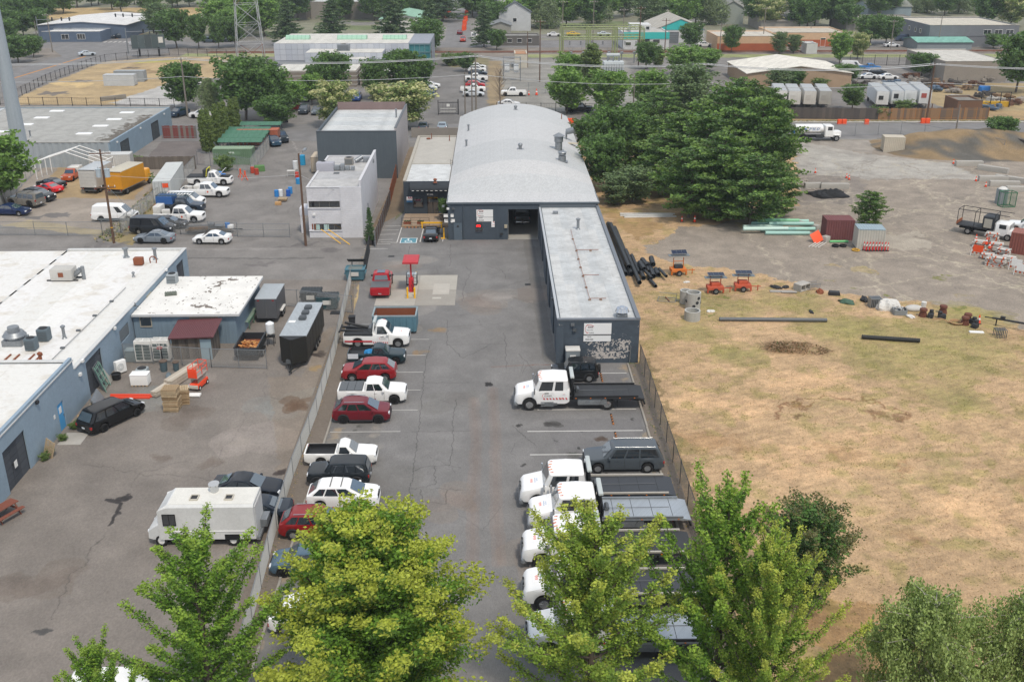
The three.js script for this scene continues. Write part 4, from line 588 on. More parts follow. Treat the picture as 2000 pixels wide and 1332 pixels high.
const rfp=[];for(let k=0;k<24;k++){const X=-2+k*4/24;for(const[o,yy]of[[0,0],[0.03,0.05],[0.07,0.05],[0.1,0]])rfp.push([X+o,yy]);}rfp.push([2,0]);
const rb=mesh('roof',loft([-1.75,1.75].map((Z)=>[...rfp.map(([X,Y])=>[X,Y+0.03,Z]),[2,-0.02,Z],[-2,-0.02,Z]]),{crease:0.2}),pm(0x6f4145,0.55,0.1,{map:T_wear},'maroon'),s,0.05,2.32,-0.05);rb.rotation.x=0.12;rb.rotation.z=0.04;
mesh('door_sheet',box(0.95,1.9,0.04,1.25,0.02,1.42),pm(0x8ea2ac,0.6),s);
}

// ---------- vehicles ----------
// a car is built along x, front at +x, on the ground at y = 0
const wheelCache=new Map();
function wheelGeo(R,W){
const k=R+'_'+W;if(wheelCache.has(k))return wheelCache.get(k);
const p=[[R*0.6,-W/2],[R*0.93,-W/2],[R,-W*0.3],[R,W*0.3],[R*0.93,W/2],[R*0.6,W/2]].map((a)=>new THREE.Vector2(...a));
const tyre=toCreasedNormals(new THREE.LatheGeometry(p,20),0.7).rotateX(PI/2);
const disc=new THREE.CylinderGeometry(R*0.6,R*0.62,W*0.7,18).rotateX(PI/2),sp=[disc];
for(let i=0;i<5;i++)sp.push(box(R*0.5,R*0.16,0.03,R*0.32,-R*0.08,0).rotateZ(i*PI*0.4).translate(0,0,W*0.38),box(R*0.5,R*0.16,0.03,R*0.32,-R*0.08,0).rotateZ(i*PI*0.4).translate(0,0,-W*0.38));
sp.push(new THREE.CylinderGeometry(R*0.16,R*0.16,W*0.86,10).rotateX(PI/2));
const r={tyre,rim:mg(sp)};wheelCache.set(k,r);return r;
}
function wheel(parent,x,z,R,W,rimM=K.rim,lod=0){
const g=wheelGeo(R,W);
if(lod){mesh('wheel',g.tyre,K.tyre,parent,x,R,z);return;}
const w=new THREE.Group();w.name='wheel';w.position.set(x,R,z);parent.add(w);mesh('tyre',g.tyre,K.tyre,w);mesh('rim',g.rim,rimM,w);
}
const lerpP=(pts,t)=>{for(let i=1;i<pts.length;i++)if(t<=pts[i][0]){const[a,b]=pts[i-1],[c,d]=pts[i];return b+(d-b)*(c>a?(t-a)/(c-a):1);}return pts[pts.length-1][1];};
const TYPES={
sedan:{L:4.7,W:1.82,H:1.43,R:0.33,fa:0.195,ra:0.8,top:[[0,0.55],[0.012,0.68],[0.06,0.78],[0.27,0.95],[0.5,0.98],[0.86,1.02],[0.97,0.98],[1,0.8]],cab:[0.26,0.43,0.7,0.9],belt:0.94,pil:[0.04,0.5,0.88]},
coupe:{L:4.5,W:1.78,H:1.27,R:0.32,fa:0.2,ra:0.78,top:[[0,0.45],[0.02,0.58],[0.3,0.82],[0.5,0.86],[0.9,0.92],[1,0.7]],cab:[0.28,0.45,0.64,0.88],belt:0.82,pil:[0.04,0.85]},
hatch:{L:4.2,W:1.8,H:1.5,R:0.32,fa:0.2,ra:0.82,top:[[0,0.55],[0.015,0.72],[0.06,0.84],[0.25,1.0],[0.9,1.04],[0.98,0.98],[1,0.75]],cab:[0.24,0.4,0.84,0.97],belt:0.98,pil:[0.04,0.46,0.9]},
suv:{L:4.55,W:1.86,H:1.68,R:0.35,fa:0.2,ra:0.805,top:[[0,0.62],[0.01,0.86],[0.04,0.99],[0.21,1.1],[0.5,1.12],[0.92,1.16],[0.985,1.1],[1,0.8]],cab:[0.2,0.4,0.83,0.98],belt:1.08,pil:[0.04,0.4,0.72,0.97],clad:1},
boxy:{L:4.25,W:1.85,H:1.75,R:0.37,fa:0.17,ra:0.8,top:[[0,0.8],[0.02,1.0],[0.05,1.07],[0.26,1.12],[0.95,1.14],[1,1.0]],cab:[0.28,0.37,0.94,0.99],belt:1.1,pil:[0.04,0.42,0.74,0.98],clad:1},
longsuv:{L:5.6,W:2.0,H:1.9,R:0.38,fa:0.17,ra:0.79,top:[[0,0.75],[0.012,0.98],[0.05,1.06],[0.24,1.18],[0.5,1.2],[0.96,1.22],[1,1.0]],cab:[0.235,0.345,0.92,0.985],belt:1.16,pil:[0.05,0.32,0.6,0.98],rack:1},
minivan:{L:5.1,W:1.95,H:1.76,R:0.34,fa:0.18,ra:0.78,top:[[0,0.55],[0.012,0.75],[0.06,0.9],[0.2,1.05],[0.5,1.08],[0.95,1.12],[1,0.85]],cab:[0.17,0.34,0.88,0.985],belt:1.04,pil:[0.06,0.38,0.68,0.97]},
pickup:{L:5.6,W:1.93,H:1.83,R:0.39,fa:0.17,ra:0.785,top:[[0,0.8],[0.01,1.04],[0.04,1.12],[0.25,1.2],[0.6,1.2],[1,1.22]],cab:[0.25,0.355,0.585,0.62],belt:1.18,pil:[0.06,0.53,0.97],bed:0.635},
regcab:{L:4.9,W:1.72,H:1.58,R:0.33,fa:0.165,ra:0.77,top:[[0,0.62],[0.01,0.85],[0.04,0.93],[0.27,1.0],[0.55,1.02],[1,1.04]],cab:[0.27,0.38,0.52,0.56],belt:1.0,pil:[0.08,0.96],bed:0.575},
van:{L:5.9,W:2.05,H:2.1,R:0.35,fa:0.16,ra:0.77,top:[[0,0.6],[0.012,0.88],[0.04,1.0],[0.16,1.2],[0.5,1.22],[0.97,1.22],[1,1.1]],cab:[0.15,0.3,0.955,0.995],belt:1.18,pil:[0.06,0.25,0.27],tall:1},
};
function carShell(T,s){
const{L,W,R}=T,gc=T.gc??R*0.62,st=[];
const xa=(t)=>L*(0.5-t),Ra=R*1.17,A=[T.fa,T.ra];
const ts=new Set();for(let i=0;i<=24;i++)ts.add(i/24);for(const a of A)for(let k=-6;k<=6;k++)ts.add(a+Math.sin(k/6*PI/2)*Ra/L);for(const[t]of T.top)ts.add(t);for(const t of[0.004,0.02,0.985,0.996])ts.add(t);
const list=[...ts].filter((t)=>t>=0&&t<=1).sort((a,b)=>a-b);
const ring=(t,bed)=>{
const X=xa(t);let y0=gc+0.12*sm(0.06,0,t)+0.14*sm(0.93,1,t);for(const a of A){const dx=X-xa(a);if(Math.abs(dx)<Ra-0.001)y0=Math.max(y0,R+Math.sqrt(Ra*Ra-dx*dx));}
const y1=lerpP(T.top,t),nose=Math.max(0,(0.1-t)/0.1),tail=Math.max(0,(t-0.93)/0.07),w=W/2*(1-0.17*nose*nose-(T.bed?0.02:0.09)*tail*tail),h=y1-y0,wi=bed?w-0.09:w*0.84,yt=bed?R*2.2+0.02:y1+0.02;
const half=[[w*0.84,y0],[w*0.965,y0+Math.min(0.1,h*0.2)],[w,y0+h*0.5],[w*0.985,y0+h*0.8],[w*0.94,y1-0.015],[wi,bed?y1:y1+0.005],[bed?wi-0.02:w*0.5,yt]];
return[...half.map(([z,y])=>[X,y,z]),...half.slice().reverse().map(([z,y])=>[X,y,-z])];
};
for(const t of list){const b=T.bed&&t>T.bed&&t<0.985;if(T.bed&&st.length&&b&&!st.b){st.push(ring(T.bed,false),ring(T.bed+0.0005,true));st.b=1;}else if(st.b&&!b&&!st.e){st.push(ring(0.984,true),ring(0.9845,false));st.e=1;}st.push(ring(t,b));}
return loft(st,{crease:0.62});
}
const shellCache=new Map();
// cabin frustum: belt ring, roof-edge ring, roof; returns shell geometry and window quads
function cabinGeo(T){
const{L,W,H}=T,xa=(t)=>L*(0.5-t),[c0,c1,c2,c3]=T.cab.map(xa),wb=W/2*0.93,wt=W/2*(T.wt??(T.tall?0.86:0.77)),yb=T.belt,yr=H-0.06;
const ring=(xf,xr,w,y,k,u=0)=>{const m=(xf+xr)/2;return[[xf,y,w*0.78],[xf-k,y,w],[m,y+u,w*1.015],[xr+k*0.6,y,w],[xr,y,w*0.84],[xr,y,-w*0.84],[xr+k*0.6,y,-w],[m,y+u,-w*1.015],[xf-k,y,-w],[xf,y,-w*0.78]].reverse();};
const shell=loft([ring(c0,c3,wb,yb-0.12,0.25),ring(c0,c3,wb,yb,0.25),ring(c1,c2,wt,yr-0.03,0.16,0.04),ring(c1-0.1,c2+0.06,wt*0.92,yr+0.015,0.16,0.05),ring(c1-0.35,c2+0.35,wt*0.6,H-0.02,0.16,0.02)],{crease:0.55});
const mix=(a,b,t)=>a.map((v,i)=>v+(b[i]-v)*t);
const pane=(A,B,C,D,n,m=0.06,ml=0.04)=>{// A B at belt, C D at roof above B, A
const p=(u,v)=>mix(mix(A,B,u),mix(D,C,u),v).map((q,i)=>q+n[i]*0.02),u0=ml,u1=1-ml,v0=m,v1=1-m*1.6;return quads([[p(u0,v0),p(u1,v0),p(u1,v1),p(u0,v1)]]);
};
const front=pane([c0,yb,wb*0.78],[c0,yb,-wb*0.78],[c1,yr,-wt*0.78],[c1,yr,wt*0.78],[0.8,0.6,0],0.05,-0.04);
const rear=pane([c3,yb,-wb*0.84],[c3,yb,wb*0.84],[c2,yr,wt*0.84],[c2,yr,-wt*0.84],[-0.8,0.6,0],T.bed?0.14:0.08,0.05);
const sides=[];const P=T.pil;
for(const s of[1,-1])for(let k=0;k<P.length-1;k++){
if(P[k+1]-P[k]<0.05)continue;
const g=0.012,a=P[k]+g,b=P[k+1]-g,xb0=c0-0.25,xb1=c3+0.15,xt0=c1-0.16,xt1=c2+0.1;
const B0=[xb0+(xb1-xb0)*a,yb,s*wb],B1=[xb0+(xb1-xb0)*b,yb,s*wb],T1=[xt0+(xt1-xt0)*b,yr,s*wt],T0=[xt0+(xt1-xt0)*a,yr,s*wt];
sides.push(pane(s>0?B1:B0,s>0?B0:B1,s>0?T0:T1,s>0?T1:T0,[0,0.2,s],0.06,0.02));
}
return{shell,front,rear,sides,c:[c0,c1,c2,c3],wt,wb,yr};
}
const deg=PI/180;
// build one vehicle of a type; o: colour, lod, rims, extras
const protoCache=new Map();
function car(type,color,label,x,z,ry,o={}){
const T={...TYPES[type],...(o.T||{})},key=type+JSON.stringify(o.T||{});
if(!shellCache.has(key))shellCache.set(key,{body:carShell(T),cab:cabinGeo(T)});
const G=shellCache.get(key),{L,W,H,R}=T,P=o.mat||paint(color),c=thing(o.name||{sedan:'sedan',coupe:'sports_car',hatch:'hatchback',suv:'suv',boxy:'suv',longsuv:'suv',minivan:'minivan',pickup:'pickup_truck',regcab:'pickup_truck',van:'van'}[type],label,o.cat||{pickup:'pickup',regcab:'pickup',van:'van',minivan:'van'}[type]||'car',x,o.y??0.02,z,ry,o.group);
const lod=o.lod||0;
mesh('body',G.body,P,c);mesh('cabin',G.cab.shell,o.roof?paint(o.roof):P,c);
const xf=L/2,gc=R*0.62;
mesh('underbody',mg([bb(-L*0.46,L*0.46,gc,gc+0.14,-W*0.36,W*0.36),bb(-L*0.36,L*0.36,gc+0.1,R*1.9,-W*0.3,W*0.3)]),K.under,c);
for(const t of[T.fa,T.ra])for(const s of[1,-1])wheel(c,L*(0.5-t),s*(W/2-0.12),R,0.22,o.rim||K.rim,lod);
if(lod){mesh('windows',mg([G.cab.front,G.cab.rear,...G.cab.sides]),K.glass,c);mesh('headlights',mg([1,-1].map((s)=>box(0.08,0.14,0.3,xf-0.05,T.top[2][1]-0.2,s*W*0.33))),K.lampw,c);mesh('taillights',mg([1,-1].map((s)=>box(0.08,0.18,0.26,-xf+0.04,T.top[T.top.length-1][1]-0.1,s*W*0.36))),K.lampr,c);c.userData.label=label;if(T.bed)mesh('bed_liner',bb(-xf+0.12,L*(0.5-T.bed)-0.05,R*2.2+0.03,R*2.2+0.05,-W/2+0.12,W/2-0.12),K.dark,c);return c;}
mesh('windshield',G.cab.front,K.wind,c);mesh('rear_window',G.cab.rear,K.wind,c);for(const g of G.cab.sides)mesh('side_window',g,K.glass,c);
const hy=T.top[2][1]-0.22,tail=T.top[T.top.length-1][1];
for(const s of[1,-1]){mesh('headlight',rbox(0.22,0.15,0.36,0.03,xf-0.13,hy,s*W*0.335).applyMatrix4(new THREE.Matrix4()),K.lampw,c);mesh('taillight',rbox(0.14,0.22,0.22,0.03,-xf+0.06,Math.max(0.6,tail-0.28),s*(W/2-0.17)),K.lampr,c);mesh('mirror',rbox(0.16,0.16,0.2,0.04,G.cab.c[0]-0.42,T.belt-0.02,s*(W/2+0.06)),o.mirror||P,c);}
mesh('grille',rbox(0.08,0.24,W*0.46,0.02,xf-0.04,hy-0.1,0),o.grille||K.black,c);mesh('front_bumper',rbox(0.2,0.24,W*0.8,0.05,xf-0.08,gc+0.14,0),o.bumper||(T.clad?K.dark:P),c);mesh('rear_bumper',rbox(0.2,0.22,W*0.86,0.05,-xf+0.08,gc+0.18,0),o.bumper||(T.clad?K.dark:P),c);mesh('license_plate',box(0.02,0.13,0.3,-xf-0.03,gc+0.3,0),K.plate,c);
if(T.clad)for(const s of[1,-1])for(const t of[T.fa,T.ra])mesh('arch_trim',new THREE.TorusGeometry(R*1.2,0.05,5,14,PI).translate(L*(0.5-t),R,s*(W/2-0.03)),K.dark,c);
if(T.clad)for(const s of[1,-1])mesh('sill_trim',bb(L*(0.5-T.ra)+R*1.25,L*(0.5-T.fa)-R*1.25,gc-0.01,gc+0.13,s*(W/2-0.1),s*(W/2+0.005)),K.dark,c);
for(const s of[1,-1])for(const q of T.pil.slice(0,-1)){const X=G.cab.c[0]-0.25+(G.cab.c[3]+0.15-G.cab.c[0]+0.25)*q-0.01;if(Math.abs(X-L*(0.5-T.ra))>R*1.2)mesh('door_seam',box(0.014,T.belt-gc-0.3,0.012,X,gc+0.24,s*(W/2-0.001)),K.under,c);}
for(const s of[1,-1])mesh('door_handle',box(0.18,0.04,0.03,G.cab.c[0]-1.0,T.belt-0.16,s*(W/2+0.005)),o.mirror||P,c);
if(o.rails||T.rack)for(const s of[1,-1])mesh('roof_rail',rod([G.cab.c[1]-0.2,H+0.03,s*W*0.34],[G.cab.c[2]+0.2,H+0.02,s*W*0.34],0.025),K.chrome,c);
if(o.bars)for(const q of[0.25,0.6]){const X=G.cab.c[1]+(G.cab.c[2]-G.cab.c[1])*q;mesh('roof_bar',rod([X,H+0.07,-W*0.36],[X,H+0.07,W*0.36],0.03),K.dark,c);}
if(o.sunroof)mesh('sunroof',box(0.9,0.012,0.8,G.cab.c[1]-0.75,H+0.003,0),K.glass,c);
if(T.bed){const b0=-xf+0.1,b1=L*(0.5-T.bed)-0.02,y=T.top[T.top.length-1][1];mesh('bed_liner',mg([bb(b0+0.04,b1,R*2.2+0.03,R*2.2+0.05,-W/2+0.13,W/2-0.13),bb(b0+0.03,b0+0.05,R*2.2,y-0.01,-W/2+0.13,W/2-0.13),bb(b1-0.03,b1,R*2.2,y-0.01,-W/2+0.13,W/2-0.13),bb(b0,b1,R*2.2,y-0.01,-W/2+0.105,-W/2+0.13),bb(b0,b1,R*2.2,y-0.01,W/2-0.13,W/2-0.105)]),o.liner||K.dark,c);if(o.cover){const n=o.coverN||1;for(let k=0;k<n;k++)mesh('bed_cover',bb(b0+(b1-b0)*k/n+0.015,b0+(b1-b0)*(k+1)/n-0.015,y-0.02,y+0.04,-W/2+0.07,W/2-0.07),pm(0x55595c,0.45),c);}mesh('tailgate',rbox(0.07,y-gc-0.36,W*0.84,0.02,-xf-0.005,gc+0.34,0),P,c);}
return c;
}
const R_=0,L_=PI,AWAY=PI/2,NEAR=-PI/2;
// --- cars in the lot, left row ---
car('regcab',0x1f3238,'old dark green pickup with blue tarp bundle in its bed',-10.52,-69.01,R_,{T:{L:5.0,cab:[0.27,0.37,0.55,0.585],bed:0.6,pil:[0.06,0.55,0.96]},rim:K.blackrim});
mesh('tailgate_panel',box(0.9,0.45,0.02,-2.0,0.62,0.868),pm(0xcfd3d8,0.5),scene.children[scene.children.length-1]);
{const t=solo('blue_tarp','crumpled blue tarp bundle in the old green pickup bed','tarp',new THREE.IcosahedronGeometry(0.42,3),worn(0x1d84c0,0.6),-11.16,0.95,-68.74);const p=t.geometry.attributes.position;for(let i=0;i<p.count;i++){const k=0.75+0.5*vn(p.getX(i)*6+9,p.getZ(i)*6+p.getY(i)*5);p.setXYZ(i,p.getX(i)*k,p.getY(i)*k*0.8,p.getZ(i)*k);}t.geometry.computeVertexNormals();}
car('suv',0x8c1c22,'dark red SUV parked nose-in beside the old green pickup',-10.82,-65.55,L_,{bumper:null,T:{clad:0}});
car('pickup',0xe8e8e6,'white crew cab pickup with black tri-fold bed cover',-10.06,-61.26,R_,{T:{L:5.4},cover:1,coverN:3,rim:K.blackrim});
car('suv',0x6a1220,'maroon compact SUV nose-out, beside the white crew cab pickup',-10.53,-57.89,R_,{rim:K.blackrim,rails:1,T:{L:4.42}});
car('regcab',0xe9e9e6,'small white single-cab pickup with empty black bed',-11.21,-51.18,R_,{T:{L:5.05},liner:K.black});
car('boxy',0x1e2429,'black boxy SUV parked nose-in next to the white single-cab pickup',-10.98,-48.37,L_,{rim:K.blackrim});
car('suv',0xebebea,'white SUV with roof bars parked nose-out',-10.29,-45.36,R_,{bars:1,T:{L:4.7,clad:0}});
car('suv',0x86191d,'bright red SUV half hidden by the yellow-green maple',-11.53,-42.01,R_,{rails:1,T:{L:4.5}});
car('hatch',0x4b6273,'blue-grey hatchback half hidden beside the maple crown',-11.52,-38.05,L_,{rim:K.blackrim,T:{clad:1,H:1.58}});
car('suv',0xe8e8e8,'white car mostly hidden under the big yellow-green maple',-10.3,-32.77,R_,{});
car('pickup',0xa31621,'shiny red crew cab pickup with sunroof beside the fuel island',-11.97,-87.75,AWAY+0.03,{T:{L:5.9,W:2.03,H:1.98,R:0.42},cover:1,sunroof:1,rim:K.blackrim,mirror:K.black});
car('sedan',0x121417,'black sedan parked at the office porch',-7.81,-106.59,AWAY,{T:{H:1.4}});
car('pickup',0x14161a,'black pickup standing inside the open garage bay',3.36,-114.15,AWAY,{T:{L:5.8,W:2.0,H:1.95},y:0.05,bumper:K.chrome});
// --- right row ---
car('boxy',0x17191b,'black hardtop off-roader with rear spare wheel behind the flatbed tow truck',6.46,-65.03,L_,{T:{L:3.9,W:1.75,H:1.8},rim:K.rim});
{const c=scene.children[scene.children.length-1],g=wheelGeo(0.37,0.22);const s=new THREE.Group();s.name='spare_wheel';s.position.set(-2.05,0.95,0);s.rotation.y=PI/2;c.add(s);mesh('tyre',g.tyre,K.tyre,s);mesh('rim',g.rim,K.blackrim,s);}
car('longsuv',0x4a5157,'long dark grey SUV with roof rails next to the tow trucks',8.74,-50,L_,{});
// --- left lot ---
car('minivan',0x0e0f11,'black minivan parked by the blue workshop',-29.76,-57.73,58*deg,{rim:K.blackrim});
car('sedan',0x131a24,'dark blue sedan behind the white step van',-16.94,-46.72,-4*deg,{T:{L:4.8}});
car('sedan',0x1c2733,'dark sedan hidden between the step van and the chain link fence',-15.77,-43.77,L_,{});
car('van',0xe6e6e4,'white vehicle roof below the leafy maples at the bottom edge',-18.16,-26.25,R_,{});
// --- upper left yard ---
car('sedan',0xe9e9e7,'small white sedan parked in the alley by the chain link gate',-33.9,-104.95,L_-0.05,{T:{L:4.4}});
car('sedan',0x7c848c,'grey fastback sedan in the alley behind the white-roofed workshop',-40.88,-105.29,L_-0.06,{T:{L:4.65},sunroof:1,rim:K.blackrim});
car('van',0x20252c,'black cargo van with orange lettering behind the alley fence',-42.25,-109.2,R_-0.12,{T:{L:5.3}});
{const c=scene.children[scene.children.length-1];mesh('lettering',box(0.9,0.7,0.02,-1.5,1.15,1.0),print(0.9,0.7,(x,w,h)=>{x.fillStyle='#20252c';x.fillRect(0,0,w,h);text(x,'ADS',h*0.4,w/2,h*0.3,'#e08a6a');text(x,'503 555',h*0.24,w/2,h*0.76,'#d0563a');}),c);}
car('sedan',0x171a20,'black sedan between the cargo van and the white utility pickup',-41.02,-111.66,R_-0.1,{rim:K.blackrim});
const util=car('pickup',0xe8e8e6,'white utility pickup with toolbox bed and orange door decal',-40.4,-114.47,R_-0.04,{T:{L:6.2,W:2.05,H:1.98,R:0.42}});
const bluep=car('pickup',0x22303f,'dark blue crew cab truck with racked crates and blue sign box',-41.52,-119.2,R_-0.08,{T:{L:6.0,W:2.03,H:1.95,R:0.41}});
car('van',0xe7e7e5,'white van half hidden behind the dark blue rack truck',-41.84,-122.08,R_-0.06,{T:{L:5.2,H:1.9}});
const ramp=car('pickup',0xe8e8e6,'white long-bed pickup with traffic cone at its bumper',-40.42,-127.28,R_-0.03,{T:{L:6.4,W:2.05,H:1.96,R:0.42}});
const flat=car('pickup',0xe9e9e7,'white flatbed pickup with its hood raised',-41.44,-134.15,R_,{T:{L:6.2,W:2.05,H:2.0,R:0.43,cab:[0.27,0.36,0.52,0.545],bed:0.56}});
for(const c of[util,ramp])mesh('door_decal',box(0.55,0.4,0.02,0.75,0.72,1.02),print(0.55,0.4,(x,w,h)=>{x.fillStyle='#e8e8e6';x.fillRect(0,0,w,h);x.fillStyle='#d4502c';x.fillRect(w*0.3,h*0.05,w*0.66,h*0.9);text(x,'A',h*0.8,w*0.16,h*0.55,'#d4502c');}),c);
{mesh('service_box',mg([rbox(0.9,0.9,1.9,0.04,-2.6,1.2,0),rbox(1.1,0.5,0.5,0.03,-1.4,1.2,0.7)]),K.white2,util);mesh('bed_equipment',mg([box(0.9,0.5,0.9,-1.5,1.0,-0.2),cyl(0.3,0.3,0.8,-1.0,1.0,-0.4)]),K.steel,util);mesh('headache_rack',mg([box(0.08,0.9,1.9,-0.8,1.2,0)]),K.black,util);
mesh('sign_box',box(2.2,1.0,1.9,-1.9,1.15,0),print(2.2,1.0,(x,w,h)=>{x.fillStyle='#2f5f9e';x.fillRect(0,0,w,h);x.fillStyle='#f0efec';x.fillRect(w*0.08,h*0.12,w*0.84,h*0.36);text(x,'PRESSURE WASHING',h*0.13,w/2,h*0.22,'#3a62a0');text(x,'FREE ESTIMATES',h*0.12,w/2,h*0.38,'#3a62a0');x.fillStyle='#d8e4ee';x.beginPath();x.arc(w*0.3,h*0.75,h*0.16,0,7);x.fill();}),bluep);mesh('roof_rack',mg([...Array.from({length:12},(_,k)=>rod([-2.9+k*0.4,2.3,-0.9],[-2.9+k*0.4,2.3,0.9],0.05)),rod([-3,2.3,0.9],[1.5,2.3,0.9],0.05),rod([-3,2.3,-0.9],[1.5,2.3,-0.9],0.05),rod([1.4,1.9,0.9],[1.4,2.3,0.9],0.04),rod([-2.9,1.6,0.9],[-2.9,2.3,0.9],0.04)]),pm(0x3c5158,0.6),bluep);
mesh('bed_load',mg([rbox(1.0,0.5,1.7,0.03,-0.9,1.15,0),rbox(0.6,0.4,0.6,0.03,-2.0,1.1,0.3),rbox(0.5,0.3,0.5,0.03,-2.7,1.1,-0.3)]),K.white2,ramp);
mesh('flat_deck',box(2.8,0.12,2.1,-1.75,1.22,0),K.dark,flat);const hd=mesh('raised_hood',rbox(1.5,0.06,1.7,0.03),paint(0xe9e9e7),flat,1.7,1.7,0);hd.rotation.z=0.85;mesh('engine_bay',box(1.3,0.05,1.5,2.2,1.22,0),K.black,flat);mesh('rack_frame',mg([rod([-0.4,1.3,0.9],[-0.2,2.4,0.9],0.06),rod([-0.4,1.3,-0.9],[-0.2,2.4,-0.9],0.06),rod([-0.2,2.4,0.9],[-0.2,2.4,-0.9],0.06)]),pm(0xd8d036,0.6),flat);mesh('tool_chest',rbox(0.6,1,1.6,0.04,-0.55,1.3,0),K.dark,flat);}
car('van',0xe9eaea,'white cargo van with grey lower trim in the gravel yard',-48.83,-115.11,R_-0.02,{T:{L:5.6}});
{const c=scene.children[scene.children.length-1];for(const s of[1,-1])mesh('lower_trim',bb(-2.0,1.9,0.24,0.52,s*0.99,s*1.035),pm(0x5f676c,0.6),c);}
car('sedan',0x14274f,'royal blue sedan at the left edge of the gravel yard',-63.42,-118.09,R_-0.1,{T:{L:4.8}});
car('longsuv',0x77736c,'boxy grey off-road SUV with big tyres and roof bars',-63.25,-122.47,L_-0.35,{T:{L:4.9,W:2.1,H:2.0,R:0.48,top:[[0,1.0],[0.03,1.2],[0.3,1.25],[1,1.28]],cab:[0.3,0.36,0.97,0.995],belt:1.24,pil:[0.04,0.34,0.62,0.95],rack:0},bars:1,rim:K.blackrim});
car('suv',0x1b222b,'black SUV behind the boxy grey off-roader',-62.88,-125.45,R_-0.35,{rim:K.blackrim,T:{L:4.9}});
car('coupe',0xd3222c,'bright red sports car in the gravel yard',-63.42,-130.32,L_-0.5,{});
car('sedan',0x15181d,'black sedan nearest the chain link fence corner beyond the red sports car',-64,-132.72,L_-0.5,{T:{H:1.38}});
car('regcab',0xb0522e,'old rust-red pickup with white canopy by the tent frame',-63,-138.04,NEAR,{lod:1});
mesh('canopy',rbox(1.9,0.6,1.6,0.05,-1.4,1.0,0),K.white2,scene.children[scene.children.length-1]);
// --- middle distance ---
const M1=(t,c,l,x,z,r)=>car(t,c,l,x,z,r,{lod:1});
M1('suv',0x24364a,'dark blue SUV parked beside the grey-blue warehouse corner',-61.72,-190.06,65*deg-PI);M1('suv',0xe3e3e3,'white SUV under the weeping tree',-56.97,-188.31,L_);
M1('sedan',0xb9c2c8,'silver hatchback driving on the road at far left',-114.69,-286.3,0.5);M1('suv',0x1e2c38,'dark SUV waiting at the signal crossing',-120.79,-331.61,0.5+PI);M1('van',0x3c4a55,'slate box van beside the far blue-grey shop',-122.94,-352.59,0.5+PI);M1('pickup',0xb9bcbf,'silver pickup behind the dark billboard',-107.8,-311.27,R_);
M1('suv',0x4a5864,'slate SUV parked beyond the railway, under the left street trees',-88.56,-319.24,R_);M1('sedan',0x2c3238,'dark sedan beyond the railway, right of the slate SUV',-83.79,-320.58,R_);
M1('pickup',0xb9bfc2,'silver truck parked under the broad-leaf trees facing the street',-40.11,-208.57,NEAR);M1('suv',0x3b434c,'charcoal SUV in the street-side row, left of the slate sedan',-37.82,-193.04,NEAR);M1('sedan',0x55606a,'slate sedan in the street-side row nearest the grey warehouse',-35.18,-192.42,NEAR);M1('pickup',0x8a2a22,'dark red pickup in the street-side row',-41.1,-196.04,R_+0.5);M1('suv',0x1d3f7a,'blue SUV behind the lime trees',-29.21,-208.37,NEAR);M1('pickup',0x1a1d20,'black pickup with trailer at the street kerb',-40.72,-184.74,NEAR+0.3);
M1('sedan',0xe4e4e2,'white sedan at the near end of the left parking row',-14.6,-225.93,R_);M1('sedan',0xdadcdd,'pale silver sedan second in the left parking row',-15.08,-222.16,R_);M1('suv',0x51606e,'slate SUV third in the left parking row',-15.1,-218.49,R_);M1('sedan',0x24406e,'blue sedan fourth in the left parking row',-15.38,-215.64,R_);M1('sedan',0x3a5563,'teal grey sedan nearest in the left parking row',-15.13,-211.47,R_);
M1('sedan',0xc4c9cd,'silver sedan nearest in the right parking row',-4.43,-213.34,R_);M1('pickup',0xe6e6e4,'white crew cab pickup second in the right parking row',-4.64,-219.03,R_);M1('suv',0xb4232a,'red SUV third in the right parking row',-4.27,-224.98,R_);M1('sedan',0x44505a,'slate sedan fourth in the right parking row',-4.35,-230.43,R_);M1('pickup',0xe6e6e4,'white pickup at the middle of the right parking row',-4.19,-236.12,L_);M1('sedan',0x303c48,'dark sedan beyond the middle white pickup',-3.94,-245.58,R_);M1('suv',0xe4e5e5,'white SUV in the shade end of the right parking row',-4.14,-251.04,R_);M1('sedan',0xdedfdf,'white sedan at the far end of the right parking row',-4.22,-257.69,R_);
M1('pickup',0xe6e6e4,'white pickup parked along the substation fence by orange cones',4.29,-213.87,R_+PI);M1('sedan',0xe4e4e4,'white sedan roof just showing beyond the arched roof',3.06,-200.08,R_);M1('pickup',0x1d2226,'dark pickup under the twin street trees',16.99,-193.19,R_);M1('sedan',0xd9dcdd,'silver sedan right of the twin street trees',23.75,-193.07,R_);M1('sedan',0x2a3540,'dark car roof behind the block wall gate',-13.03,-175.49,AWAY);M1('sedan',0x8c9aa4,'pale blue-grey car behind the block wall',-9.55,-175.43,AWAY);
M1('pickup',0x222c34,'dark pickup parked beyond the green carports',-37.3,-165.65,NEAR+0.4);M1('suv',0x2f4a5e,'blue SUV nose out beside the orange container',-37.95,-162.17,NEAR+0.5);
M1('sedan',0x6a1a26,'dark red car on the coned-off avenue',-11.13,-342.19,AWAY);M1('suv',0xa8361f,'rust red SUV waiting on the avenue',-9.54,-320.65,NEAR);M1('van',0xe6e6e6,'white van on the avenue behind the conifer',-6.12,-327.98,AWAY);
